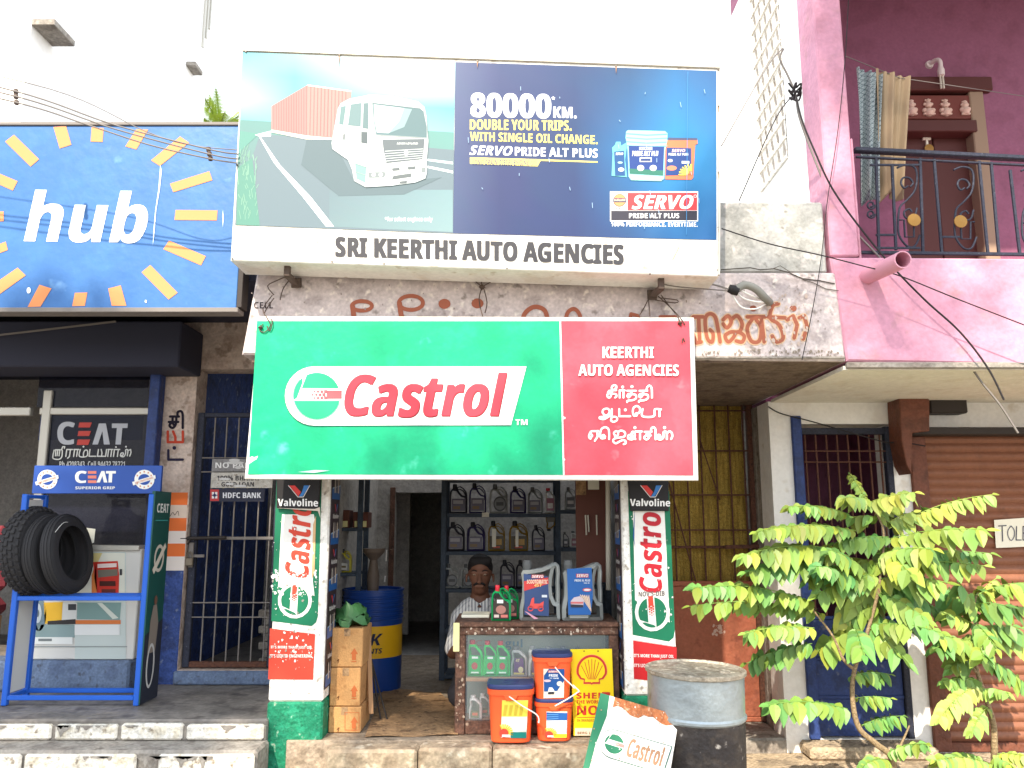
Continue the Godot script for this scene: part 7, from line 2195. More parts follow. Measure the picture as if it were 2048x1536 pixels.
		solo(m, "flattened_carton", "cardboard_old", ["flattened old cardboard sheet on shop floor at the entrance", "smaller flattened cardboard sheet on shop floor before the drum"][0 if q[0][0] == 760 else 1], "cardboard", "cardboard on the shop floor")
	# ---- right wall board with tubes and pipe
	var bz := -0.75
	var bd := thing("wall_board", "brown display board with slim tubes inside the shop", "board", W(1182, 1160, bz))
	m = M.new(); pbox(m, 1152, 1214, 930, 1165, bz, bz - 0.03, 0.004); part(m, "board", "brown_board", bd)
	for q in [[1171, 1030, 1173, 1070], [1193, 1030, 1194, 1070], [1176, 1030, 1178, 1064]]:
		m = M.new(); m.tube(PackedVector3Array([W(q[0], q[1], bz + 0.02), W(q[2], q[3], bz + 0.02)]), 0.006, 6); part(m, "tube", "tube_white", bd)
	m = M.new(); pbox(m, 1176, 1198, 955, 979, bz + 0.01, bz + 0.002); part(m, "card", "paper", bd)
	m = M.new(); pbox(m, 1152, 1172, 955, 990, bz + 0.01, bz + 0.002); part(m, "card", "cardboard_old", bd)
	m = M.new(); m.tube(PackedVector3Array([W(1216, 940, -0.55), W(1217, 1180, -0.55)]), 0.018, 10); solo(m, "water_pipe", "tube_white", "pale vertical pipe beside the brown display board", "pipe")

func build_counter() -> void:
	var zf := -0.1; var zb := -0.58
	var xl := W(910, 1360, zf).x; var xr := W(1243, 1360, zf).x - 0.01
	var yt := W(0, 1244, zf).y
	var t := thing("shop_counter", "worn brown wooden counter with glass showcase front", "counter", Vector3((xl + xr) / 2, FLOOR, (zf + zb) / 2))
	var m := M.new()
	m.box(Vector3(xl - 0.01, yt - 0.03, zb), Vector3(xr, yt, zf + 0.015), 0.006); part(m, "top", "worn_wood", t)
	m = M.new()
	m.box(Vector3(xl, W(0, 1270, zf).y, zf - 0.03), Vector3(xr - 0.002, yt - 0.031, zf), 0.004); part(m, "apron", "worn_wood", t)
	m = M.new(); m.box(Vector3(xl, FLOOR + 0.002, zf - 0.05), Vector3(W(930, 1360, zf).x, W(0, 1271, zf).y, zf), 0.005); part(m, "leg", "worn_wood", t)
	m = M.new(); m.box(Vector3(xr - 0.06, FLOOR + 0.002, zf - 0.05), Vector3(xr - 0.003, W(0, 1271, zf).y, zf), 0.005); part(m, "leg", "worn_wood", t)
	m = M.new(); m.box(Vector3(xl, FLOOR + 0.002, zb), Vector3(xl + 0.05, yt - 0.032, zb + 0.05), 0.005); part(m, "leg", "worn_wood", t)
	m = M.new(); m.box(Vector3(xr - 0.06, FLOOR + 0.002, zb), Vector3(xr - 0.004, yt - 0.032, zb + 0.05), 0.005); part(m, "leg", "worn_wood", t)
	var yb := W(0, 1442, zf).y
	var xg := W(931, 1360, zf).x
	m = M.new(); m.box(Vector3(xg, FLOOR + 0.004, zf - 0.04), Vector3(xr - 0.062, yb, zf - 0.004), 0.004); part(m, "kick_board", "worn_wood", t)
	var y1 := W(0, 1357, zf).y
	m = M.new(); m.box(Vector3(xg, y1 - 0.022, zf - 0.2), Vector3(xr - 0.062, y1, zf - 0.02), 0.003); part(m, "shelf", "wood_pale", t)
	m = M.new(); m.box(Vector3(xg, yb - 0.02, zf - 0.2), Vector3(xr - 0.062, yb - 0.001, zf - 0.041)); part(m, "bottom_shelf", "wood_pale", t)
	m = M.new(); m.box(Vector3(xg, yb, zf - 0.215), Vector3(xr - 0.062, yt - 0.035, zf - 0.202)); part(m, "back_panel", mat("case_back", c8(150, 156, 140), 0.8), t)
	m = M.new(); m.box(Vector3(xg + 0.001, yb + 0.002, zf - 0.012), Vector3(xr - 0.063, W(0, 1271, zf).y, zf - 0.008)); part(m, "glass_pane", "glass", t)
	m = M.new(); m.box(Vector3(xl + 0.02, FLOOR + 0.004, zb), Vector3(xr - 0.05, yt - 0.033, zb + 0.012)); part(m, "rear_board", "worn_wood", t)
	var k := Ink.new(plane(zf + 0.001), self)
	chips(k, 930, 1250, 1190, 1268, 60, 3, c8(196, 178, 160), 1)
	chips(k, 912, 1290, 928, 1450, 30, 2.5, c8(170, 150, 130), 1)
	tag(part(k.m, "chipped_paint", "ink_matte", t), "", "", "", "stuff")
	# stickers inside the case
	k = Ink.new(plane(zf - 0.2), self)
	k.text("C", 950, 1280, 965, 1292, c8(170, 130, 110), 1)
	k.text("gul", 1010, 1278, 1045, 1300, c8(60, 110, 130), 1)
	part(k.m, "sticker", "ink", t)
	# paper pad hanging at the left end
	m = M.new(); m.box(Vector3(xl - 0.012, W(0, 1302, zf).y, zf + 0.016), Vector3(xl + 0.026, yt - 0.002, zf + 0.028), 0.002); solo(m, "paper_pad", "paper_yellow", "narrow cream paper pad hanging at the counter's left end", "pad")
	m = M.new()
	var tp := W(955, 1240, -0.4)
	m.box(Vector3(tp.x - 0.1, yt + 0.001, -0.5), Vector3(tp.x + 0.08, yt + 0.02, -0.3), 0.003); solo(m, "account_book", "paper", "pale account book lying open on the counter before the shopkeeper", "book")
	# bottles in the case
	var zc := zf - 0.05
	for c in [[935, 966, 1281, "can_lime", "cap_red"], [966, 994, 1282, "can_lime", "cap_red"], [992, 1021, 1283, "can_lime", "cap_red"], [1022, 1055, 1294, "can_silver", "cap_grey"], [1056, 1086, 1293, "can_silver", "cap_grey"], [1088, 1116, 1294, "can_silver", "cap_grey"], [1118, 1146, 1294, "can_silver", "cap_grey"], [1148, 1172, 1294, "can_silver", "cap_grey"]]:
		var lime: bool = c[3] == "can_lime"
		var a := can_at("oil_bottle", "bright green oil bottle with red cap inside the glass counter" if lime else "silver grey oil bottle inside the glass counter", c[0], c[1], c[2], 1352, zc, c[3], c[4], 2, "green bottles in the counter" if lime else "silver bottles in the counter", y1 + 0.001)
		k = label_ink(a)
		if lime:
			k.poly([[0.12, 0.08], [0.85, 0.08], [0.85, 0.58], [0.12, 0.6]], c8(40, 168, 80), 1); k.rect(0.3, 0.5, 0.7, 0.56, c8(230, 236, 230), 2); k.ell(0.48, 0.3, 0.2, 0.1, c8(170, 70, 60), 2); k.rect(0.25, 0.1, 0.75, 0.14, c8(210, 226, 210), 2)
		else:
			k.poly([[0.2, 0.08], [0.82, 0.08], [0.78, 0.62], [0.24, 0.62]], c8(96, 60, 110), 1); k.text("4T", 0.32, 0.6, 0.56, 0.5, c8(226, 214, 160), 2); k.ell(0.62, 0.24, 0.16, 0.1, c8(206, 196, 150), 2); k.rect(0.2, 0.08, 0.82, 0.14, c8(196, 180, 100), 2)
		stick(k, a[0])
	for c in [[938, 964, 1392, 1438], [958, 980, 1388, 1436]]:
		var a := can_at("oil_bottle", "plain white oil bottle on the counter's lower shelf", c[0], c[1], c[2], c[3], zc + (0.02 if c[0] == 938 else -0.05), "can_white", "can_white", 2, "white bottles in the counter", yb + 0.001)
		k = label_ink(a)
		k.rect(0.2, 0.08, 0.8, 0.38, c8(110, 116, 84), 1); k.rect(0.3, 0.18, 0.7, 0.3, c8(190, 110, 80), 2); stick(k, a[0])
	# cans standing on the counter top
	var zt := zf - 0.04
	for i in 2:
		var c: Array = [[1040, 1121], [1123, 1206]][i]
		var a := can_at("oil_can", ["big grey oil can with scooter label on counter", "big grey oil can with blue truck label on counter"][i], c[0], c[1], 1118, 1243, zt, "can_grey", "cap_grey", 0, "", yt + 0.001)
		k = label_ink(a)
		if i == 0:
			k.poly([[0.12, 0.1], [0.72, 0.08], [0.72, 0.42], [0.7, 0.72], [0.1, 0.76], [0.12, 0.4]], c8(52, 72, 116), 1)
			k.poly([[0.11, 0.48], [0.72, 0.6], [0.71, 0.7], [0.11, 0.64]], c8(196, 62, 62), 2)
			k.text("SCOOTOMATIC", 0.18, 0.665, 0.7, 0.6, c8(236, 214, 190), 3, 0.2, 0.3); k.text("4ST", 0.36, 0.6, 0.56, 0.55, c8(230, 190, 120), 3, 0.2, 0.3)
			k.rect(0.3, 0.69, 0.6, 0.745, c8(190, 56, 60), 3); k.text("SERVO", 0.31, 0.74, 0.59, 0.695, c8(236, 232, 232), 4, 0.2, 0.5)
			k.ring(0.27, 0.2, 0.07, 0.045, 0.02, c8(206, 70, 70), 3); k.ring(0.52, 0.2, 0.07, 0.045, 0.02, c8(206, 70, 70), 3)
			k.poly([[0.24, 0.22], [0.3, 0.36], [0.36, 0.38], [0.36, 0.28], [0.5, 0.28], [0.6, 0.32], [0.58, 0.22], [0.48, 0.2], [0.34, 0.2]], c8(214, 80, 76), 3)
			k.poly([[0.12, 0.16], [0.2, 0.14], [0.46, 0.04], [0.36, 0.03]], c8(206, 150, 170), 3); k.rect(0.55, 0.38, 0.68, 0.42, c8(206, 212, 220), 3)
		else:
			k.poly([[0.14, 0.1], [0.68, 0.1], [0.74, 0.4], [0.72, 0.86], [0.12, 0.84]], c8(36, 96, 166), 1)
			k.rect(0.34, 0.7, 0.64, 0.76, c8(190, 56, 60), 2); k.text("SERVO", 0.35, 0.755, 0.63, 0.705, c8(236, 232, 232), 3, 0.2, 0.5)
			k.text("PRIDE XL PLUS", 0.3, 0.67, 0.68, 0.635, c8(226, 232, 238), 2, 0.1, 0.4); k.text("15W-40", 0.52, 0.62, 0.66, 0.6, c8(226, 232, 238), 2)
			k.ell(0.6, 0.5, 0.11, 0.03, c8(196, 70, 80), 2); k.ell(0.6, 0.5, 0.085, 0.018, c8(230, 220, 220), 3)
			for q in 5: k.poly([[0.7, 0.14], [0.42 + q * 0.05, 0.36 - q * 0.01 + 0.06], [0.445 + q * 0.05, 0.365 + 0.06]], c8(226, 196, 170), 2)
			k.poly([[0.2, 0.22], [0.5, 0.22], [0.52, 0.34], [0.42, 0.4], [0.28, 0.38], [0.2, 0.32]], c8(206, 190, 196), 3); k.poly([[0.2, 0.22], [0.5, 0.22], [0.5, 0.26], [0.2, 0.27]], c8(50, 52, 66), 4); k.poly([[0.2, 0.28], [0.5, 0.28], [0.5, 0.31], [0.2, 0.31]], c8(206, 110, 110), 4)
			k.rect(0.14, 0.04, 0.66, 0.1, c8(70, 76, 72), 1); k.rect(0.17, 0.05, 0.62, 0.06, c8(190, 190, 186), 2); k.rect(0.17, 0.075, 0.62, 0.085, c8(190, 190, 186), 2)
		stick(k, a[0])
	for i in 2:
		var c: Array = [[983, 1022, 1171], [1003, 1037, 1172]][i]
		var a := can_at("engine_oil_can", ["green oil can with bike label standing in front on counter", "green oil can half hidden behind another green can on counter"][i], c[0], c[1], c[2], 1242, zt - [0.0, 0.1][i], "can_green", "cap_red", 1, "", yt + 0.001)
		k = label_ink(a)
		k.poly([[0.1, 0.06], [0.9, 0.06], [0.9, 0.48], [0.5, 0.68], [0.2, 0.62], [0.1, 0.5]], c8(60, 52, 48), 1); k.rect(0.3, 0.5, 0.62, 0.6, c8(226, 230, 226), 2); k.ell(0.5, 0.32, 0.26, 0.12, c8(170, 120, 110), 2); k.rect(0.15, 0.1, 0.4, 0.18, c8(214, 196, 186), 2); k.rect(0.5, 0.1, 0.85, 0.18, c8(206, 120, 110), 2)
		stick(k, a[0])

# ---------------------------------------------------------------- shopkeeper: smooth union of tapered bones, meshed as surface nets
func sdf(bones: Array, cell: float, blend: float) -> M:
	var lo := Vector3(1e9, 1e9, 1e9); var hi := -lo
	for b in bones:
		for e in 2:
			var r: float = b[2 + e] + blend + cell * 2
			lo = lo.min(b[e] - Vector3.ONE * r); hi = hi.max(b[e] + Vector3.ONE * r)
	var nx := int((hi.x - lo.x) / cell) + 2; var ny := int((hi.y - lo.y) / cell) + 2; var nz := int((hi.z - lo.z) / cell) + 2
	var f := PackedFloat32Array()
	f.resize(nx * ny * nz)
	f.fill(1.0)
	for b in bones:
		var A: Vector3 = b[0]; var B: Vector3 = b[1]; var ra: float = b[2]; var rb: float = b[3]
		var sc: Vector3 = b[4] if b.size() > 4 else Vector3.ONE
		var cut: bool = b.size() > 5
		var R := maxf(ra, rb) * maxf(1.0, maxf(sc.x, sc.z)) + blend * 2 + cell
		var p0 := ((A.min(B) - Vector3.ONE * R - lo) / cell).floor().max(Vector3.ZERO); var p1 := ((A.max(B) + Vector3.ONE * R - lo) / cell).ceil()
		var d := B - A
		var L := maxf(1e-9, d.length_squared())
		for k in range(int(p0.z), mini(int(p1.z) + 1, nz)):
			for j in range(int(p0.y), mini(int(p1.y) + 1, ny)):
				for i in range(int(p0.x), mini(int(p1.x) + 1, nx)):
					var q := lo + Vector3(i, j, k) * cell - A
					var t := clampf(q.dot(d) / L, 0.0, 1.0)
					var v := ((q - d * t) / sc).length() - lerpf(ra, rb, t)
					var ix := (k * ny + j) * nx + i
					var o := f[ix]
					if cut: f[ix] = maxf(o, -v)
					else:
						var h := clampf(0.5 + 0.5 * (o - v) / blend, 0.0, 1.0)
						f[ix] = lerpf(o, v, h) - blend * h * (1.0 - h)
	var vid := {}
	var vs := PackedVector3Array()
	var off := [0, 1, nx, nx + 1, nx * ny, nx * ny + 1, nx * ny + nx, nx * ny + nx + 1]
	for k in nz - 1:
		for j in ny - 1:
			for i in nx - 1:
				var ix := (k * ny + j) * nx + i
				var mask := 0
				for c in 8:
					if f[ix + off[c]] < 0: mask |= 1 << c
				if mask == 0 or mask == 255: continue
				var s := Vector3.ZERO; var n := 0
				for e in [[0, 1], [2, 3], [4, 5], [6, 7], [0, 2], [1, 3], [4, 6], [5, 7], [0, 4], [1, 5], [2, 6], [3, 7]]:
					var a := f[ix + off[e[0]]]; var b := f[ix + off[e[1]]]
					if (a < 0) == (b < 0): continue
					var t := a / (a - b)
					var pa := Vector3(e[0] & 1, (e[0] >> 1) & 1, e[0] >> 2); var pb := Vector3(e[1] & 1, (e[1] >> 1) & 1, e[1] >> 2)
					s += pa.lerp(pb, t); n += 1
				vid[ix] = vs.size()
				vs.append(lo + (Vector3(i, j, k) + s / n) * cell)
	var nrm := PackedVector3Array()
	nrm.resize(vs.size())
	var quads := []
	for k in range(1, nz - 1):
		for j in range(1, ny - 1):
			for i in range(1, nx - 1):
				var ix := (k * ny + j) * nx + i
				var a := f[ix] < 0
				for ax in 3:
					var st: int = [1, nx, nx * ny][ax]
					var b := f[ix + st] < 0
					if a == b: continue
					var u: int = [nx, nx * ny, 1][ax]; var w: int = [nx * ny, 1, nx][ax]
					var q := [ix - u - w, ix - w, ix, ix - u]
					var ok := true
					for z in q:
						if not vid.has(z): ok = false
					if not ok: continue
					var r := [vid[q[0]], vid[q[1]], vid[q[2]], vid[q[3]]]
					if not a: r.reverse()
					quads.append(r)
					var fn := (vs[r[1]] - vs[r[0]]).cross(vs[r[2]] - vs[r[0]])
					for z in r: nrm[z] += fn
	var m := M.new()
	for r in quads:
		var na := nrm[r[0]].normalized(); var nb := nrm[r[1]].normalized(); var nc := nrm[r[2]].normalized(); var nd := nrm[r[3]].normalized()
		m.trin(vs[r[0]], vs[r[1]], vs[r[2]], na, nb, nc); m.trin(vs[r[0]], vs[r[2]], vs[r[3]], na, nc, nd)
	return m

func build_man() -> void:
	var z := -0.78
	var hc := W(960, 1152, z)           # middle of the head
	var sc := (W(0, 1113, z).y - W(0, 1186, z).y) / 0.235
	var base := Vector3(hc.x, FLOOR, z)
	var t := thing("person", "seated man in striped grey white shirt behind the counter, looking down", "person", base)
	var B := func(x: float, y: float, zz: float) -> Vector3: return hc + Vector3(x, y, zz) * sc
	var seat_y := -0.70
	var sh := -0.22
	# skin body: one mesh from head to feet
	var body := [
		[B.call(0, 0.03, -0.012), B.call(0, 0.05, -0.01), 0.085 * sc, 0.08 * sc, Vector3(0.92, 1, 1.08)],
		[B.call(0, -0.02, 0.02), B.call(0, -0.075, 0.035), 0.066 * sc, 0.042 * sc],
		[B.call(0, -0.06, -0.02), B.call(0, -0.2, -0.035), 0.055 * sc, 0.06 * sc],
		[B.call(0, 0.012, 0.088), B.call(0, -0.028, 0.106), 0.009 * sc, 0.015 * sc],
		[B.call(0.088, 0.0, -0.01), B.call(0.09, -0.03, -0.005), 0.013 * sc, 0.01 * sc, Vector3(0.6, 1.2, 1)],
		[B.call(-0.088, 0.0, -0.01), B.call(-0.09, -0.03, -0.005), 0.013 * sc, 0.01 * sc, Vector3(0.6, 1.2, 1)],
		[B.call(-0.022, -0.058, 0.078), B.call(0.022, -0.058, 0.078), 0.012 * sc, 0.012 * sc],
		[B.call(-0.045, 0.03, 0.07), B.call(0.045, 0.03, 0.07), 0.014 * sc, 0.014 * sc],
		[B.call(0, -0.22, -0.04), B.call(0, -0.62, -0.06), 0.1 * sc, 0.11 * sc, Vector3(1.15, 1, 0.9)],
	]
	var head := sdf(body.slice(0, 8), 0.0048, 0.018)
	# torso, arms, legs joined to the same mesh
	var limbs := [body[2], body[8],
		[B.call(-0.09, sh, -0.04), B.call(-0.125, sh - 0.06, -0.03), 0.05 * sc, 0.046 * sc], [B.call(0.1, sh, -0.04), B.call(0.16, sh - 0.06, -0.03), 0.055 * sc, 0.055 * sc],
		[B.call(-0.125, sh - 0.06, -0.03), B.call(-0.165, sh - 0.25, 0.06), 0.045 * sc, 0.04 * sc], [B.call(0.16, sh - 0.06, -0.03), B.call(0.2, sh - 0.28, 0.03), 0.05 * sc, 0.042 * sc],
		[B.call(-0.165, sh - 0.25, 0.06), B.call(-0.09, sh - 0.2, 0.25), 0.038 * sc, 0.028 * sc], [B.call(0.2, sh - 0.28, 0.03), B.call(0.12, sh - 0.245, 0.24), 0.04 * sc, 0.028 * sc],
		[B.call(-0.08, seat_y + 0.02, -0.05), B.call(-0.11, seat_y, 0.2), 0.085 * sc, 0.06 * sc], [B.call(0.08, seat_y + 0.02, -0.05), B.call(0.11, seat_y, 0.2), 0.085 * sc, 0.06 * sc],
	]
	var foot := FLOOR + 0.03
	for s in [-1, 1]:
		var kn: Vector3 = B.call(0.11 * s, seat_y, 0.2)
		var an := Vector3(kn.x, foot + 0.04, kn.z - 0.08)
		limbs.append([kn, an, 0.058 * sc, 0.036 * sc])
		limbs.append([an + Vector3(0, -0.035, -0.02), an + Vector3(0, -0.035, 0.13), 0.034 * sc, 0.028 * sc])
	var torso := sdf(limbs, 0.014, 0.03)
	# hands: palm and five fingers each
	var hands := M.new()
	for s in [-1, 1]:
		var wr: Vector3 = B.call(-0.09, sh - 0.2, 0.25) if s < 0 else B.call(0.12, sh - 0.245, 0.24)
		var dir := Vector3(-s * 0.25, -0.12, 0.96).normalized()
		var side := dir.cross(Vector3.UP).normalized()
		var hb := [[wr, wr + dir * 0.04 * sc, 0.026 * sc, 0.026 * sc], [wr + dir * 0.03 * sc + side * 0.022 * sc, wr + dir * 0.08 * sc + side * 0.024 * sc, 0.014 * sc, 0.014 * sc], [wr + dir * 0.03 * sc - side * 0.022 * sc, wr + dir * 0.08 * sc - side * 0.024 * sc, 0.014 * sc, 0.014 * sc], [wr + dir * 0.04 * sc, wr + dir * 0.08 * sc, 0.016 * sc, 0.016 * sc]]
		for fi in 4:
			var o: Vector3 = wr + dir * 0.08 * sc + side * (fi - 1.5) * 0.019 * sc
			var l: float = [0.062, 0.076, 0.072, 0.055][fi] * sc
			var m1: Vector3 = o + dir * l * 0.55 + Vector3(0, 0.006, 0)
			hb.append([o, m1, 0.009 * sc, 0.0085 * sc]); hb.append([m1, m1 + dir * l * 0.45 + Vector3(0, -0.018, 0), 0.0085 * sc, 0.007 * sc])
		var th: Vector3 = wr + dir * 0.025 * sc - side * s * 0.026 * sc
		hb.append([th, th + dir * 0.035 * sc - side * s * 0.025 * sc, 0.012 * sc, 0.01 * sc]); hb.append([th + dir * 0.035 * sc - side * s * 0.025 * sc, th + dir * 0.065 * sc - side * s * 0.028 * sc, 0.01 * sc, 0.008 * sc])
		hands.add(sdf(hb, 0.0042, 0.006), Transform3D.IDENTITY)
	head.add(torso, Transform3D.IDENTITY)
	head.add(hands, Transform3D.IDENTITY)
	part(head, "body", "skin", t)
	# hair cap, moustache, brows, eyes
	var hair := sdf([[B.call(0, 0.055, -0.03), B.call(0, 0.06, -0.02), 0.088 * sc, 0.086 * sc, Vector3(0.96, 1, 1.05)], [B.call(0, 0.0, -0.06), B.call(0, -0.06, -0.055), 0.06 * sc, 0.045 * sc, Vector3(1.25, 1, 0.8)], [B.call(-0.04, 0.1, 0.045), B.call(0.05, 0.1, 0.04), 0.03 * sc, 0.03 * sc], [B.call(0, -0.02, 0.1), B.call(0, -0.02, 0.1), 0.082 * sc, 0.082 * sc, Vector3.ONE, true]], 0.006, 0.015)
	part(hair, "hair", "hair", t)
	var m := M.new()
	m.tube(curve([B.call(-0.036, -0.052, 0.082), B.call(-0.015, -0.04, 0.096), B.call(0.015, -0.04, 0.096), B.call(0.036, -0.052, 0.082)], 4), 0.0075 * sc, 6); part(m, "moustache", "hair", t)
	for s in [-1, 1]:
		m = M.new(); m.tube(curve([B.call(0.018 * s, 0.036, 0.092), B.call(0.035 * s, 0.042, 0.088), B.call(0.055 * s, 0.034, 0.074)], 3), 0.004 * sc, 5); part(m, "eyebrow", "hair", t)
		m = M.new(); m.lathe([Vector2(0, -0.009), Vector2(0.008, -0.005), Vector2(0.011, 0), Vector2(0.008, 0.005), Vector2(0, 0.009)], Transform3D(Basis.IDENTITY, B.call(0.034 * s, 0.014, 0.0765)), 10); part(m, "eye", "tan_frame", t)
		m = M.new(); m.lathe([Vector2(0, -0.004), Vector2(0.004, 0), Vector2(0, 0.004)], Transform3D(Basis.IDENTITY, B.call(0.034 * s, 0.010, 0.0855)), 8); part(m, "pupil", "hair", t)
	# shirt: inflated torso and short sleeves
	var shirt := sdf([
		[B.call(0, -0.24, -0.04), B.call(0, -0.66, -0.055), 0.112 * sc, 0.125 * sc, Vector3(1.18, 1, 0.92)],
		[B.call(0, -0.17, -0.035), B.call(0, -0.22, -0.04), 0.07 * sc, 0.1 * sc],
		[B.call(-0.08, sh + 0.005, -0.04), B.call(-0.125, sh - 0.05, -0.03), 0.062 * sc, 0.06 * sc], [B.call(0.1, sh + 0.005, -0.04), B.call(0.16, sh - 0.05, -0.03), 0.065 * sc, 0.062 * sc],
		[B.call(-0.125, sh - 0.05, -0.03), B.call(-0.165, sh - 0.23, 0.05), 0.06 * sc, 0.058 * sc], [B.call(0.16, sh - 0.05, -0.03), B.call(0.195, sh - 0.25, 0.03), 0.062 * sc, 0.058 * sc],
		[B.call(0, -0.1, 0.02), B.call(0, -0.17, 0.055), 0.045 * sc, 0.03 * sc, Vector3.ONE, true],
	], 0.011, 0.03)
	part(shirt, "shirt", "shirt", t)
	m = M.new()
	for s in [-1, 1]: m.extrude(PackedVector2Array([Vector2(0, 0), Vector2(0.06 * s, 0.035), Vector2(0.075 * s, -0.005), Vector2(0.035 * s, -0.05)]), Transform3D(Basis(Vector3.RIGHT, 0.25), B.call(0.0, -0.17, 0.062)), 0.006)
	part(m, "collar", "shirt", t)
	var tr := sdf([[B.call(-0.08, seat_y + 0.02, -0.06), B.call(-0.11, seat_y, 0.2), 0.1 * sc, 0.075 * sc], [B.call(0.08, seat_y + 0.02, -0.06), B.call(0.11, seat_y, 0.2), 0.1 * sc, 0.075 * sc], [B.call(-0.11, seat_y, 0.2), Vector3(B.call(-0.11, 0, 0).x, foot + 0.07, z + 0.2 * sc - 0.07), 0.072 * sc, 0.06 * sc], [B.call(0.11, seat_y, 0.2), Vector3(B.call(0.11, 0, 0).x, foot + 0.07, z + 0.2 * sc - 0.07), 0.072 * sc, 0.06 * sc]], 0.018, 0.03)
	part(tr, "trousers", "trousers", t)
	# low stool
	var st := thing("low_stool", "low wooden stool under the seated man", "stool", Vector3(hc.x, FLOOR, z - 0.05))
	var yy: float = (B.call(0, seat_y - 0.09, 0) as Vector3).y
	m = M.new(); m.box(Vector3(hc.x - 0.18, maxf(yy - 0.03, FLOOR + 0.04), z - 0.2), Vector3(hc.x + 0.18, maxf(yy, FLOOR + 0.07), z + 0.1), 0.006); part(m, "seat", "wood_pale", st)
	for sx in [-0.15, 0.15]:
		for sz in [-0.17, 0.07]:
			m = M.new(); m.box(Vector3(hc.x + sx - 0.018, FLOOR + 0.001, z + sz - 0.018), Vector3(hc.x + sx + 0.018, maxf(yy - 0.03, FLOOR + 0.04), z + sz + 0.018)); part(m, "leg", "wood_pale", st)

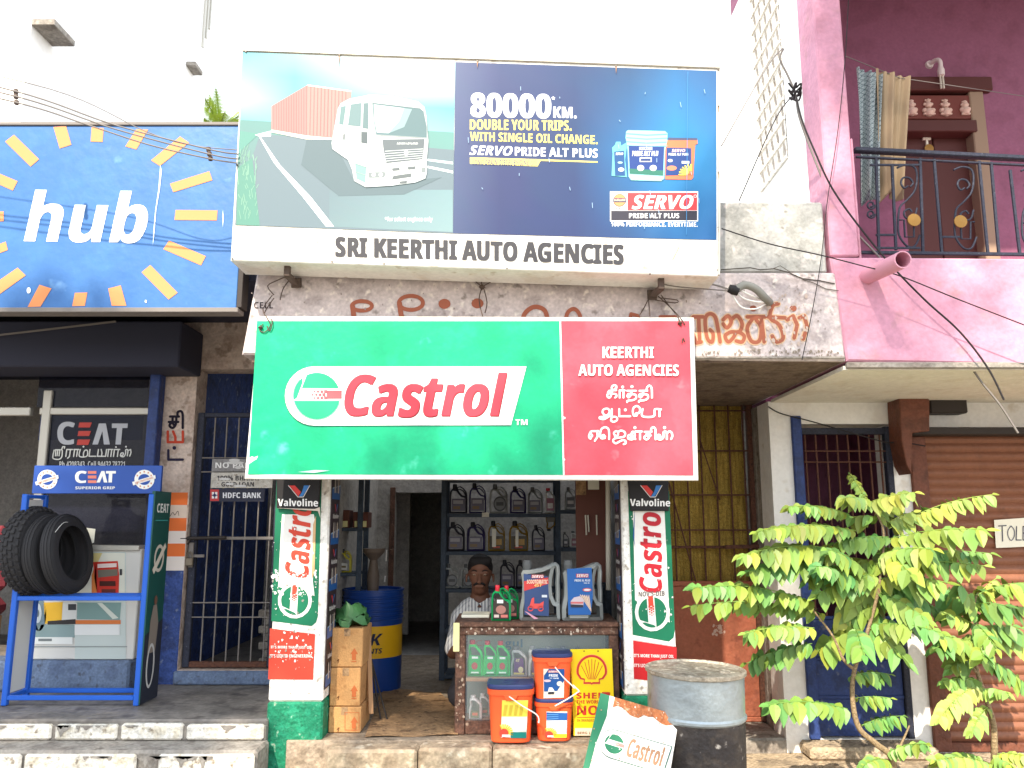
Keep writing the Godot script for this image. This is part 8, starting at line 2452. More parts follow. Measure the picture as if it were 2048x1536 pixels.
# ---------------------------------------------------------------- pails, yellow board, tin sign, drum
func pail(label: String, px0: float, px1: float, py0: float, py1: float, z: float, yb: float, kind: int, swing: Array) -> void:
	var s := span(px0, px1, py0, py1, z, z)
	var w: float = (s[1].x - s[0].x) * 0.98; var y1: float = s[1].y
	var h := y1 - yb - 0.0
	var t := thing("oil_pail", label, "pail", Vector3.ZERO, "orange oil pails")
	var a := w / 2
	var m := M.new()
	m.loft([[0.0, a * 0.80, a * 0.74, 4.5], [0.006, a * 0.83, a * 0.77, 4.5], [h * 0.78, a * 0.93, a * 0.86, 4.5], [h * 0.79, a * 0.99, a * 0.92, 4.5], [h * 0.88, a * 1.0, a * 0.93, 4.5], [h * 0.885, a * 0.96, a * 0.89, 4.5]], 40)
	part(m, "tub", "orange_pail", t)
	m = M.new()
	m.loft([[h * 0.882, a * 0.97, a * 0.9, 4.2], [h * 0.90, a * 1.0, a * 0.93, 4.2], [h * 0.945, a * 1.0, a * 0.93, 4.2], [h * 0.965, a * 0.97, a * 0.9, 4.2], [h * 0.95, a * 0.86, a * 0.8, 4.2], [h * 0.955, a * 0.84, a * 0.78, 4.2]], 40)
	m.lathe([Vector2(a * 0.35, h * 0.955), Vector2(a * 0.34, h * 0.962), Vector2(a * 0.28, h * 0.962), Vector2(a * 0.27, h * 0.955)], Transform3D.IDENTITY, 20)
	part(m, "lid", "navy_lid", t)
	# spout lug and wire handle swung to one side
	m = M.new()
	m.extrude(PackedVector2Array([Vector2(-0.3 * a, h * 0.8), Vector2(-0.2 * a, h * 0.71), Vector2(0.2 * a, h * 0.71), Vector2(0.3 * a, h * 0.8)]), Transform3D(Basis.IDENTITY, Vector3(0, 0, a * 0.9)), a * 0.14, 0.003); part(m, "lug", "orange_pail", t)
	t.position = Vector3((s[0].x + s[1].x) / 2, yb, z - a * 0.9)
	m = M.new()
	var pts := []
	for q in swing: pts.append(W(q[0], q[1], z + 0.04) - t.position)
	m.tube(curve(pts, 5), 0.004, 6)
	var hd := MeshInstance3D.new()
	hd.name = "wire_handle"; t.add_child(hd, true); hd.mesh = m.mesh(); hd.material_override = mats["cable_white"]
	# label on the sloping front
	var zb := a * 0.775 + 0.0025; var zt := a * 0.862 + 0.0025
	var k := Ink.new(flat(Vector3(-a, 0.006, zb), Vector3(w, 0, 0), Vector3(0, h * 0.772, zt - zb)), self)
	if kind == 0:
		k.poly([[0.3, 0.1], [0.82, 0.1], [0.86, 0.9], [0.32, 0.9]], c8(232, 230, 216), 1)
		k.poly([[0.31, 0.55], [0.84, 0.55], [0.86, 0.9], [0.32, 0.9]], c8(226, 206, 80), 2)
		for i in 4: k.poly([[0.34 + i * 0.11, 0.57], [0.4 + i * 0.11, 0.57], [0.44 + i * 0.11, 0.8], [0.37 + i * 0.11, 0.8]], c8(196, 170, 60), 3)
		sunburst(k, Vector2(0.36, 0.2), 0.1); k.rect(0.5, 0.09, 0.82, 0.22, c8(24, 118, 112), 3); k.rect(0.66, 0.24, 0.82, 0.3, c8(210, 214, 206), 3); k.rect(0.32, 0.12, 0.48, 0.17, c8(226, 220, 216), 5)
	elif kind == 1:
		k.poly([[0.27, 0.02], [0.76, 0.04], [0.78, 0.82], [0.27, 0.82]], c8(232, 222, 200), 1)
		k.poly([[0.28, 0.2], [0.6, 0.22], [0.77, 0.5], [0.78, 0.82], [0.4, 0.82], [0.28, 0.64]], c8(32, 78, 142), 2)
		k.rect(0.38, 0.72, 0.64, 0.78, c8(196, 60, 62), 3); k.text("SERVO", 0.39, 0.775, 0.63, 0.725, c8(236, 232, 230), 4, 0.2, 0.4); k.text("PRIDE", 0.4, 0.68, 0.62, 0.61, c8(228, 232, 236), 3, 0.1, 0.4); k.text("TC 15W40", 0.42, 0.585, 0.64, 0.55, c8(228, 232, 236), 3, 0.1)
		k.ell(0.36, 0.5, 0.09, 0.035, c8(206, 180, 186), 3); k.poly([[0.36, 0.14], [0.52, 0.14], [0.54, 0.22], [0.48, 0.32], [0.4, 0.32]], c8(210, 212, 214), 3); k.poly([[0.37, 0.14], [0.52, 0.14], [0.53, 0.2], [0.38, 0.2]], c8(44, 44, 50), 4); k.ell(0.66, 0.42, 0.07, 0.07, c8(206, 206, 196), 3)
	else:
		k.poly([[0.3, 0.08], [0.8, 0.08], [0.82, 0.86], [0.3, 0.86]], c8(230, 228, 222), 1)
		k.poly([[0.3, 0.6], [0.81, 0.6], [0.82, 0.82], [0.3, 0.84]], c8(40, 90, 160), 2)
		for i in 3: k.poly([[0.31, 0.62 + i * 0.07], [0.6, 0.65 + i * 0.06], [0.6, 0.67 + i * 0.06], [0.31, 0.65 + i * 0.07]], c8(90, 146, 200), 3)
		sunburst(k, Vector2(0.36, 0.18), 0.11); k.rect(0.48, 0.09, 0.8, 0.2, c8(236, 214, 50), 3); k.rect(0.62, 0.24, 0.8, 0.4, c8(200, 190, 206), 3); k.rect(0.32, 0.11, 0.47, 0.16, c8(226, 220, 216), 5)
	stick(k, t)

func sunburst(k: Ink, c: Vector2, r: float) -> void:
	for i in 9:
		var a := -0.2 + i * 0.27
		var d := Vector2(cos(a), sin(a)); var n := Vector2(-d.y, d.x)
		k.poly([c + d * r * 0.95 + n * r * 0.12, c + d * r * 1.9 + n * r * 0.16, c + d * r * 1.9 - n * r * 0.16, c + d * r * 0.95 - n * r * 0.12], c8(232, 196, 60), 3)
	k.ell(c.x, c.y, r * 0.95, r * 0.95, c8(206, 70, 56), 4)

func build_front_goods() -> void:
	var yb := FLOOR + 0.002
	pail("orange oil pail with yellow and teal label standing alone on threshold", 972, 1071, 1366, 1481, 0.1, yb, 0, [[1018, 1393], [1045, 1412], [1074, 1430], [1078, 1445], [1076, 1443]])
	pail("orange oil pail with blue label at the bottom of a stack", 1068, 1150, 1396, 1479, 0.06, yb, 2, [[1110, 1412], [1135, 1398], [1155, 1385], [1158, 1382], [1152, 1376], [1146, 1370]])
	var ymid := W(0, 1400, 0.06).y - 0.004
	pail("orange oil pail with navy truck label on top of another pail", 1064, 1148, 1305, 1398, 0.055, ymid, 1, [[1110, 1334], [1128, 1356], [1143, 1370], [1148, 1376], [1150, 1374]])
	# yellow shell board
	var z := -0.05
	var t := thing("yellow_board", "yellow advertising board with red outlined scallop shell on the threshold", "board", W(1186, 1470, z))
	var m := M.new()
	prism_px(m, [[1141, 1299], [1224, 1298], [1231, 1472], [1147, 1472]], z, z - 0.012, 0.002); part(m, "board", "yellow_board", t)
	var k := Ink.new(plane(z + 0.001), self)
	var rd := c8(196, 50, 40)
	var shell := func(s: float) -> Array:
		var o := []
		for i in 25:
			var a := PI * 1.06 - PI * 1.12 * i / 24.0
			o.append([1183.5 + cos(a) * 31 * s, 1342 - sin(a) * 33 * s])
		for q in [[24, 16], [16, 18], [17, 26], [2, 26], [0, 28], [-2, 26], [-17, 26], [-16, 18], [-24, 16]]: o.append([1183.5 + q[0] * s, 1342 + q[1] * s])
		return o
	k.poly(shell.call(1.0), c8(230, 120, 100), 1); k.poly(shell.call(0.97), rd, 1.5); k.poly(shell.call(0.84), c8(240, 206, 22), 2.2)
	for i in 7:
		var u := (i - 3) / 3.0
		k.stroke([[1183.5 + u * 7, 1358], [1183.5 + u * 21, 1342 - 24 * cos(u * 1.1)]], 1.2, rd, 3, false)
	k.text("SHELL", 1153, 1385, 1219, 1397, rd, 1, 0, 0.6); k.text("THE WORLD'S", 1153, 1400, 1212, 1407, rd, 1, 0, 0.2); k.text("NO. 1", 1154, 1411, 1226, 1430, rd, 1, 0, 0.5)
	k.rect(1154, 1434, 1220, 1435, rd, 1); k.text("IN BRANDED LUBRICANTS", 1154, 1438, 1226, 1443, c8(150, 110, 40), 1)
	k.rect(1150, 1456, 1229, 1471, c8(226, 214, 190), 1); k.text("BERG LUBRICANTS", 1155, 1463, 1226, 1468, c8(150, 100, 60), 2)
	for x in [1168, 1196]: k.ell(x, 1302, 1.4, 1.4, c8(60, 50, 30), 2)
	k.rect(1204, 1384, 1220, 1392, c8(186, 48, 44), 1.2)
	part(k.m, "print", "ink", t)
	# leaning tin sign
	var o := W(1167, 1532, 0.62); var e1 := W(1201, 1386, 0.42); var e2 := W(1345, 1474, 0.56)
	var ey := (e1 - o); var ex := (e2 - e1)
	var hgt := ey.length(); ey = ey.normalized(); ex = (ex - ey * ex.dot(ey)).normalized()
	var nn := ex.cross(ey)
	var lw := (e2 - e1).length(); 
	var o2 := e1 - ey * (hgt + 0.16)
	hgt += 0.16
	t = thing("tin_sign", "battered rusty white tin sign leaning against the grey drum", "sign", Vector3(o2.x, o2.y, o2.z))
	m = M.new()
	m.box(Vector3(0, 0, -0.004), Vector3(lw, hgt, 0.0), 0.001, Color.WHITE, Transform3D(Basis(ex, ey, nn), o2)); part(m, "sheet", "tin_white", t)
	k = Ink.new(flat(o2 + nn * 0.0005, ex, ey), self)
	var gr := c8(20, 104, 72)
	var gl := [[0, 0], [0.028, 0.0], [0.035, hgt * 0.5], [0.06, hgt * 0.8], [0.05, hgt], [0, hgt]]
	k.poly(gl, gr, 1); k.poly([[0, 0], [lw * 0.5, 0], [0.06, 0.05], [0.03, 0.1]], gr, 1)
	var cy := hgt * 0.56
	var cp := []
	for i in 13:
		var a := PI * 0.5 + PI * i / 12.0
		cp.append([0.125 + cos(a) * 0.075, cy + sin(a) * 0.075])
	cp.append([lw * 0.93, cy - 0.075]); cp.append([lw * 0.98, cy + 0.075])
	k.poly(cp, c8(60, 92, 84), 1)
	var ci := []
	for q in cp: ci.append([0.125 + (q[0] - 0.125) * 0.975, cy + (q[1] - cy) * 0.93])
	k.poly(ci, c8(232, 230, 224), 2)
	mark(k, Vector2(0.128, cy), Vector2(0.062, 0), Vector2(0, 0.062), c8(232, 230, 224), gr, c8(206, 120, 110), 3)
	k.text("Castrol", 0.2, cy + 0.058, lw * 0.9, cy - 0.045, c8(150, 112, 84), 3, 0.24, 0.5)
	for i in 60: k.ell(rng.randf_range(0.0, lw), hgt * rng.randf_range(0.35, 1.0), rng.randf_range(0.001, 0.004), rng.randf_range(0.001, 0.005), c8(150, 120, 96) if i % 2 else c8(226, 224, 216), 5)
	part(k.m, "print", "ink", t)
	m = M.new()
	var rp := PackedVector2Array()
	for i in 15: rp.append(Vector2(0.08 + i * 0.0185 * lw / 0.33, hgt - 0.002))
	for i in 15: rp.append(Vector2(0.08 + (14 - i) * 0.0185 * lw / 0.33, hgt - 0.05 - 0.02 * rng.randf() - 0.015 * sin(i * 0.9)))
	m.extrude(rp, Transform3D(Basis(ex, ey, nn), o2 + nn * 0.003), 0.002); part(m, "rust_patch", "rust_patch", t)
	# grey and black drum
	var dz := 0.42
	var top := W(1384, 1338, dz)
	var rad := (W(1480, 1345, dz).x - W(1287, 1345, dz).x) / 2
	var yg := 0.1
	var base := Vector3(top.x + 0.03, yg, dz - 0.1)
	t = thing("oil_drum", "dented grey and black steel drum with rusty lid beside the right pillar", "drum", base)
	var up := (Vector3(top.x, top.y, dz - 0.12) - base).normalized()
	up = (up + Vector3(0.055, 0, 0.03)).normalized()
	var bx := Vector3(1, 0, 0); bx = (bx - up * bx.dot(up)).normalized()
	var xf := Transform3D(Basis(bx, up, bx.cross(up)), Vector3(base.x - up.x * 0.4, base.y + 0.012, base.z))
	var H := top.y - yg - 0.02
	var ys := W(0, 1458, dz + rad * 0.6).y - yg
	m = M.new(); m.lathe([Vector2(0, 0), Vector2(rad, 0), Vector2(rad, ys - 0.006)], xf, 48); part(m, "lower_shell", "drum_black", t)
	m = M.new(); m.lathe([Vector2(rad, ys - 0.006), Vector2(rad + 0.009, ys + 0.004), Vector2(rad + 0.009, ys + 0.016), Vector2(rad, ys + 0.026), Vector2(rad, H - 0.03), Vector2(rad + 0.002, H - 0.025)], xf, 48); part(m, "upper_shell", "drum_grey", t)
	m = M.new(); m.lathe([Vector2(rad + 0.002, H - 0.028), Vector2(rad + 0.012, H - 0.022), Vector2(rad + 0.013, H - 0.004), Vector2(rad + 0.004, H), Vector2(rad - 0.006, H - 0.002), Vector2(rad - 0.012, H - 0.012), Vector2(rad * 0.5, H - 0.008), Vector2(0, H - 0.012)], xf, 48); part(m, "lid", "drum_lid", t)
	m = M.new()
	m.lathe([Vector2(0.03, H - 0.01), Vector2(0.03, H), Vector2(0, H)], xf * Transform3D(Basis.IDENTITY, Vector3(rad * 0.55, 0, rad * 0.3)), 14); part(m, "bung", "drum_lid", t)

# ---------------------------------------------------------------- cables
func cable(pts: Array, z0: float, z1: float, r: float, mt: String, label: String, called := "cable", group := "") -> void:
	var p := []
	for i in pts.size(): p.append(W(pts[i][0], pts[i][1], lerpf(z0, z1, float(i) / (pts.size() - 1))))
	var m := M.new()
	m.tube(curve(p, 8), r * 0.72, 6)
	solo(m, called, mt, label, "cable", group)

func build_cables() -> void:
	var i := 0
	for c in [[[-300, 110], [33, 183], [230, 250], [420, 299], [476, 308]], [[-300, 120], [33, 193], [230, 258], [418, 308], [476, 318]], [[-300, 132], [33, 205], [170, 248], [300, 290], [422, 318], [474, 326]]]:
		cable(c, 0.95, 0.62, 0.006, "cable_grey", ["topmost of three thick grey service wires sagging across blue banner", "middle of three thick grey service wires across blue banner", "lowest of three thick grey service wires across blue banner"][i], "service_wire", "overhead wires")
		i += 1
	cable([[-300, 90], [100, 178], [290, 262], [380, 290], [476, 300]], 0.9, 0.62, 0.004, "cable_grey", "thinnest grey overhead service wire above the others at blue banner", "service_wire", "overhead wires")
	for q in [[32, 183], [32, 193], [33, 205], [417, 299], [419, 308], [421, 317]]:
		var m := M.new()
		var z := 0.78 if q[0] < 100 else 0.66
		m.lathe([Vector2(0, -0.016), Vector2(0.012, -0.012), Vector2(0.014, 0), Vector2(0.012, 0.012), Vector2(0, 0.016)], Transform3D(Basis.IDENTITY, W(q[0], q[1], z)), 10)
		solo(m, "wire_insulator", "bracket", "small round insulator bead on overhead wires" + (" at the far left of the banner" if q[0] < 100 else " beside the box billboard"), "insulator", "insulator beads")
	cable([[1566, 96], [1530, 140], [1443, 292]], 0.1, 0.55, 0.005, "cable_grey", "thin wire from lattice vents down to the box billboard's upper side")
	cable([[1590, 186], [1550, 240], [1478, 402]], 0.1, 0.31, 0.005, "cable_black", "thin black wire from cable knot down to grey parapet")
	cable([[1567, 98], [1560, 118], [1575, 150], [1590, 186], [1598, 232], [1622, 300], [1652, 372], [1700, 450], [1760, 516], [1810, 575], [1870, 640], [1912, 690], [1960, 760], [2000, 810], [2036, 866]], 0.25, 0.2, 0.009, "cable_grey", "thick grey cable sweeping from lattice vents past the drain pipe")
	cable([[1592, 190], [1604, 240], [1630, 304], [1664, 376], [1716, 450], [1782, 530], [1850, 600], [1920, 664], [1975, 735], [2008, 800]], 0.36, 0.36, 0.008, "cable_black", "black cable running beside the thick grey one to the shutter")
	cable([[1698, -20], [1690, 120], [1676, 260], [1655, 400], [1642, 520], [1625, 620], [1604, 720]], 0.4, 0.34, 0.004, "cable_black", "thin dark wire dropping in front of the pink pier")
	cable([[1443, 457], [1540, 488], [1640, 510], [1726, 532], [1800, 552], [1920, 600], [2100, 670]], 0.5, 0.5, 0.005, "cable_black", "dark wire from the box billboard across the pink balcony front")
	cable([[1536, 813], [1562, 827], [1620, 842], [1690, 862], [1770, 884], [1800, 884], [1850, 892]], ZW + 0.02, ZW + 0.1, 0.007, "cable_black", "black cable tacked across the white wall over the blue door")
	var m := M.new()
	for k in 9:
		var a := k * 2.1
		var c := W(1588 + sin(a) * 5, 184 + cos(a * 1.3) * 9, 0.3)
		m.tube(curve([c, c + Vector3(0.03 * sin(a), 0.02, 0.02), c + Vector3(0.02, 0.04 * cos(a), -0.01), c + Vector3(-0.02, -0.03, 0.01)], 4), 0.006, 5)
	solo(m, "cable_knot", "cable_black", "tangled knot of black cable tied to lattice vents", "cable")
	# grey goose-neck conduit with loose white wires
	var t := thing("service_conduit", "grey goose-neck conduit with loose white wires on the stained fascia", "conduit", W(1500, 600, ZF))
	m = M.new()
	var pts := [W(1540, 606, ZF - 0.02), W(1530, 596, ZF + 0.08), W(1512, 578, ZF + 0.12), W(1490, 570, ZF + 0.13), W(1474, 578, ZF + 0.13)]
	m.tube(curve(pts, 6), 0.024, 12); part(m, "pipe", "pipe_grey", t)
	m = M.new()
	m.lathe([Vector2(0.026, -0.03), Vector2(0.03, 0), Vector2(0.024, 0.03), Vector2(0, 0.03)], Transform3D(Basis(Vector3(0, 0, 1), 1.2), W(1467, 580, ZF + 0.13)), 12); part(m, "tape_wrap", "black", t)
	for s in [[[1460, 578], [1480, 612], [1510, 618], [1534, 606]], [[1464, 576], [1486, 596], [1515, 604], [1534, 604]], [[1468, 574], [1500, 590], [1532, 603]]]:
		m = M.new()
		var p := []
		for q in s: p.append(W(q[0], q[1], ZF + 0.12))
		p[-1] = W(s[-1][0], s[-1][1], ZF + 0.02)
		m.tube(curve(p, 6), 0.005, 6); part(m, "wire", "cable_white", t)
	for s in [[[1462, 580], [1420, 568], [1380, 562], [1330, 556]], [[1462, 582], [1410, 578], [1360, 574], [1322, 568]], [[1456, 578], [1440, 572], [1415, 566]]]:
		m = M.new()
		var p := []
		for q in s: p.append(W(q[0], q[1], ZF + 0.13))
		m.tube(curve(p, 6), 0.004, 6); part(m, "wire", "cable_grey", t)

# ---------------------------------------------------------------- potted-soil shrubs with pinnate leaves
func leaflet(m: M, o: Vector3, d: Vector3, nrm: Vector3, l: float, w: float, col := Color.WHITE) -> void:   # pointed oval with a folded midrib
	var s := d.cross(nrm).normalized()
	var n := s.cross(d).normalized()
	var prev: Array = []
	var curl := rng.randf_range(0.02, 0.38)
	var fold := rng.randf_range(0.12, 0.5)
	var prof := [[0.0, 0.0], [0.12, 0.62], [0.34, 1.0], [0.6, 0.86], [0.84, 0.42], [1.0, 0.0]]
	for q in prof:
		var c: Vector3 = o + d * l * q[0] + Vector3(0, -curl * l * q[0] * q[0], 0)
		var h: float = w / 2 * q[1]
		var row := [c + s * h + n * h * fold, c, c - s * h + n * h * fold]
		if prev.size():
			for i in 2:
				var a: Vector3 = prev[i]; var b: Vector3 = prev[i + 1]; var e: Vector3 = row[i + 1]; var f: Vector3 = row[i]
				m.tri(a, b, e, col); m.tri(a, e, f, col)
		prev = row

func frond(a: Vector3, b: Vector3, size: float, droop: float, face: Vector3, tone: Color) -> M:
	var m := M.new()
	var L := (b - a).length()
	var n := maxi(4, int(L / (size * 0.46)))
	var pts := []
	for i in 9:
		var u := i / 8.0
		pts.append(a.lerp(b, u) + Vector3(0, droop * L * sin(PI * u), 0))
	var path := curve(pts, 2)
	m.tube(path, 0.0028, 5, tone.srgb_to_linear())
	var shade := func() -> Color:
		var j := rng.randf_range(0.84, 1.08)
		var y := rng.randf_range(-0.06, 0.07)
		return Color(clampf(tone.r * j + y, 0, 1), clampf(tone.g * j, 0, 1), clampf(tone.b * j - y * 0.6, 0, 1)).srgb_to_linear()
	for i in n + 1:
		var u := 0.06 + 0.94 * i / n
		var fi := u * (path.size() - 1)
		var i0 := mini(int(fi), path.size() - 2)
		var p := path[i0].lerp(path[i0 + 1], fi - i0)
		var tg := (path[i0 + 1] - path[i0]).normalized()
		var sz := size * (0.7 + 0.5 * sin(PI * clampf(u * 0.9 + 0.05, 0, 1))) * rng.randf_range(0.88, 1.12)
		if i == n: leaflet(m, p, tg, face, sz * 0.9, sz * 0.42, shade.call())
		else:
			for s in [-1.0, 1.0]:
				if rng.randf() < 0.07: continue
				var sd: Vector3 = tg.cross(face).normalized() * s
				var d := (sd * 0.62 + tg * 0.34 + Vector3(0, rng.randf_range(-1.0, -0.35), 0) + Vector3(rng.randf_range(-0.15, 0.15), 0, rng.randf_range(-0.15, 0.15))).normalized()
				var nr := (face * 0.6 + Vector3(rng.randf_range(-0.35, 0.35), rng.randf_range(0.0, 0.4), rng.randf_range(0.1, 0.8))).normalized()
				leaflet(m, p + tg * 0.004 * s, d, nr, sz * rng.randf_range(0.85, 1.15), sz * 0.74, shade.call())
	return m

func build_plants() -> void:
	var zp := -0.25
	var Z := func(x: float, y: float) -> Vector2: return Vector2(1380 + x / 2.415, 900 + y / 2.415)
	var PT := func(x: float, y: float, dz: float) -> Vector3:
		var q: Vector2 = Z.call(x, y)
		return W(q.x, q.y, zp + dz)
	var rows1 := [[770, 310, 470, 275, 0.06, 0], [800, 390, 320, 395, 0.075, 0], [720, 480, 245, 510, 0.1, 0], [720, 560, 270, 590, 0.09, 1], [600, 735, 10, 665, 0.085, 0], [560, 765, 0, 755, 0.085, 0], [600, 860, 270, 885, 0.085, 0], [590, 935, 275, 1030, 0.09, 1], [860, 250, 735, 235, 0.075, 2], [850, 260, 1085, 205, 0.075, 2], [850, 240, 770, 115, 0.035, 2], [880, 320, 760, 330, 0.09, 0], [960, 350, 1080, 300, 0.07, 2], [960, 380, 1460, 215, 0.085, 2], [960, 430, 1430, 385, 0.1, 0], [930, 500, 1170, 480, 0.1, 0], [940, 500, 1070, 600, 0.11, 0], [960, 520, 1450, 500, 0.085, 1], [960, 560, 1420, 560, 0.085, 0], [820, 560, 660, 480, 0.085, 1], [880, 620, 740, 830, 0.13, 2], [870, 600, 610, 700, 0.1, 0], [890, 660, 1200, 770, 0.11, 1], [930, 640, 1100, 700, 0.11, 1], [800, 870, 620, 970, 0.11, 0], [800, 860, 840, 990, 0.1, 1], [870, 860, 1060, 1030, 0.1, 1], [880, 840, 1210, 880, 0.09, 1], [760, 560, 560, 640, 0.08, 1], [860, 540, 900, 640, 0.08, 0], [780, 1090, 970, 1085, 0.07, 1], [790, 1200, 970, 1200, 0.06, 1], [830, 1330, 1030, 1285, 0.06, 1], [760, 1250, 380, 1230, 0.09, 0], [960, 1460, 1140, 1420, 0.06, 1], [960, 1500, 830, 1530, 0.06, 0], [960, 420, 700, 450, 0.085, 1], [930, 560, 760, 520, 0.1, 0], [900, 720, 1050, 760, 0.1, 0], [830, 640, 600, 560, 0.09, 1], [890, 600, 700, 640, 0.1, 1], [900, 560, 1010, 470, 0.09, 2], [880, 760, 700, 860, 0.1, 0], [880, 740, 940, 880, 0.11, 1], [920, 620, 1240, 640, 0.1, 0], [900, 680, 1150, 820, 0.1, 1], [860, 820, 990, 960, 0.1, 2], [640, 800, 430, 700, 0.085, 0], [900, 330, 1010, 240, 0.07, 2]]
	var rows2 := [[1380, 850, 1230, 790, 0.085, 0], [1390, 800, 1610, 760, 0.085, 0], [1370, 760, 1180, 640, 0.1, 1], [1380, 740, 1520, 750, 0.11, 1], [1380, 700, 1640, 640, 0.085, 0], [1380, 960, 1200, 900, 0.09, 0], [1380, 930, 1420, 1000, 0.09, 0], [1400, 910, 1640, 930, 0.1, 2], [1400, 1000, 1640, 1150, 0.09, 1], [1410, 1160, 1540, 1175, 0.06, 2], [1390, 1110, 1220, 1120, 0.075, 0], [1400, 1130, 1200, 1300, 0.08, 2], [1440, 1240, 1360, 1370, 0.06, 0], [1380, 980, 1250, 1060, 0.08, 1], [1470, 1470, 1640, 1480, 0.07, 2], [1470, 1500, 1560, 1530, 0.06, 0], [1460, 1520, 1180, 1500, 0.07, 0], [1376, 860, 1560, 850, 0.085, 1], [1370, 800, 1240, 700, 0.09, 0], [1376, 900, 1270, 980, 0.08, 0], [1378, 780, 1300, 640, 0.09, 1], [1384, 840, 1480, 960, 0.09, 0], [1374, 930, 1180, 960, 0.085, 1], [1380, 720, 1480, 620, 0.08, 2], [1386, 880, 1600, 860, 0.09, 0]]
	var stems1 := [[[985, 1640], [975, 1490], [900, 1420], [815, 1340], [785, 1200], [795, 1060], [850, 900], [905, 700], [925, 560], [935, 400], [900, 310], [850, 240]], [[795, 1060], [740, 1010], [690, 900], [600, 780], [560, 740]], [[905, 700], [960, 580], [1000, 480]], [[980, 1490], [1020, 1420], [1060, 1330]]]
	var stems2 := [[[1475, 1640], [1470, 1420], [1465, 1320], [1430, 1200], [1390, 1080], [1372, 960], [1380, 850], [1376, 740], [1390, 690]], [[1390, 1080], [1320, 1010], [1260, 960]]]
	var k := 0
	for spec in [[rows1, stems1, "young shrub with drooping pinnate leaves in front of the blue door", 0.0], [rows2, stems2, "smaller slender shrub with pinnate leaves in front of the brown shutter", -0.2]]:
		var ybase := 0.1
		var root := PT.call(spec[1][0][0][0], 1640, spec[3]) as Vector3
		var t := thing("leafy_shrub", spec[2], "shrub", Vector3(root.x, ybase, root.z), "shrubs before the white house")
		var si := 0
		for s in spec[1]:
			var p := []
			for q in s: p.append(PT.call(q[0], q[1], spec[3]))
			if si == 0: p[0].y = ybase + 0.002
			var path := curve(p, 5)
			var rr := []
			for i in path.size(): rr.append(lerpf(0.024 if si == 0 else 0.012, 0.004, pow(float(i) / path.size(), 0.8)))
			var m := M.new()
			m.tube(path, rr, 8)
			part(m, "stem" if si == 0 else "branch", "bark", t)
			si += 1
		for r in spec[0]:
			var az := rng.randf_range(-0.32, 0.38)
			var a: Vector3 = PT.call(r[0], r[1], spec[3] + rng.randf_range(-0.02, 0.02))
			var b: Vector3 = PT.call(r[2], r[3], spec[3] + az)
			var dir := (b - a).normalized()
			var steep := absf(dir.y)
			var face := Vector3(rng.randf_range(-0.25, 0.25), 1.0 - steep * 0.5, 0.55 + steep).normalized()
			face = (face - dir * face.dot(dir)).normalized()
			var tone: Color = [c8(140, 166, 76), c8(96, 140, 68), c8(166, 182, 92)][r[5]]
			tone = tone.lerp([c8(98, 140, 66), c8(138, 164, 76), c8(124, 158, 70)][r[5]], rng.randf() * 0.7)
			var m := frond(a, b, r[4] * 1.06, 0.05, face, tone)
			part(m, "leaf", "leaf", t)
		k += 1

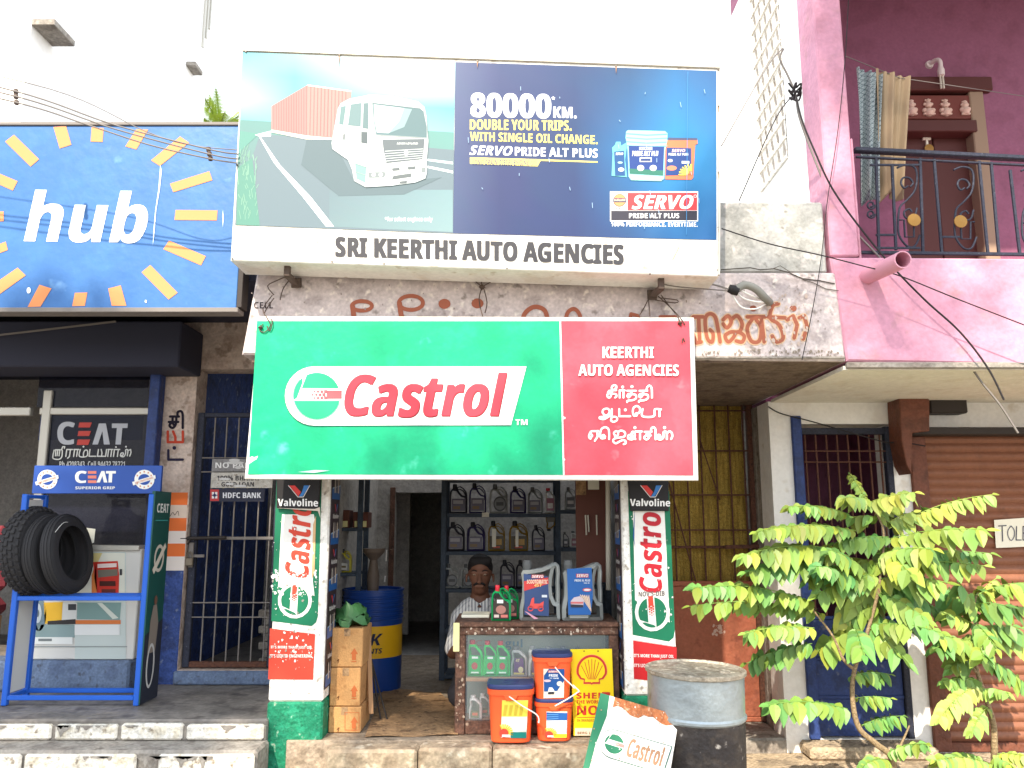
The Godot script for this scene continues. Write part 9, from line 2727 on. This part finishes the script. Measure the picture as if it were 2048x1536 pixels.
# ---------------------------------------------------------------- street tree behind the camera that dapples the fronts
func build_shade_tree() -> void:
	var base := Vector3(-6.2, 0, 13.5)
	var t := thing("street_tree", "broad street tree across the road, out of the picture", "tree", base)
	var sun := Vector3(-0.22, 0.65, 0.72).normalized()
	var m := M.new()
	m.tube(curve([base, base + Vector3(0.2, 2.0, 0.1), base + Vector3(0.6, 4.0, -0.6), base + Vector3(1.2, 8.6, -2.0)], 6), [0.26, 0.25, 0.24, 0.23, 0.22, 0.21, 0.2, 0.19, 0.18, 0.17, 0.16, 0.15, 0.14, 0.13, 0.12, 0.11, 0.1, 0.09, 0.08], 12)
	part(m, "trunk", "bark", t)
	# clumps: aimed at the fronts they shade (point on the fronts, reach along the sun's ray, radius, leaves)
	var clumps := [[Vector3(-2.6, 1.6, -0.3), 8.0, 0.8, 900], [Vector3(-2.0, 1.1, -0.3), 8.6, 0.7, 800], [Vector3(-3.2, 1.0, 0.0), 8.2, 0.8, 800], [Vector3(-2.4, 1.9, -0.4), 7.6, 0.5, 450], [Vector3(-2.2, 0.7, 0.0), 8.9, 0.7, 400], [Vector3(2.6, 3.8, -1.0), 8.8, 0.6, 420], [Vector3(-0.2, 1.0, -0.1), 8.8, 0.6, 260], [Vector3(0.5, 1.15, -0.1), 9.0, 0.55, 240], [Vector3(-0.8, 1.0, -0.1), 8.3, 0.5, 190], [Vector3(0.4, 2.4, 0.4), 8.0, 0.5, 60], [Vector3(-0.6, 2.2, 0.4), 8.4, 0.45, 40], [Vector3(1.9, 2.6, 0.3), 8.8, 0.7, 190], [Vector3(2.4, 3.4, 0.2), 8.6, 0.7, 260], [Vector3(1.5, 3.2, 0.3), 8.9, 0.4, 60], [Vector3(0.9, 0.7, 0.3), 8.6, 0.45, 130]]
	var crown := M.new()
	for c in clumps:
		var ctr: Vector3 = c[0] + sun * c[1] * 1.6
		m = M.new()
		m.tube(curve([base + Vector3(0.7, 6.0, -1.2), (base + Vector3(1.5, 8.5, -2.0)).lerp(ctr, 0.5) + Vector3(0, 0.2, 0), ctr], 4), 0.03, 6)
		part(m, "limb", "bark", t)
		for i in c[3]:
			var p := Vector3(rng.randfn(), rng.randfn(), rng.randfn()) * 0.5
			if p.length() > 1.2: p = p.normalized() * 1.2 * rng.randf()
			var o: Vector3 = ctr + p * c[2]
			var d := Vector3(rng.randf_range(-1, 1), rng.randf_range(-0.9, 0.2), rng.randf_range(-1, 1)).normalized()
			var nr := Vector3(rng.randf_range(-0.6, 0.6), 1, rng.randf_range(-0.6, 0.6)).normalized()
			leaflet(crown, o, d, nr, rng.randf_range(0.12, 0.2), rng.randf_range(0.06, 0.1))
	part(crown, "crown", "leaf_shade", t)
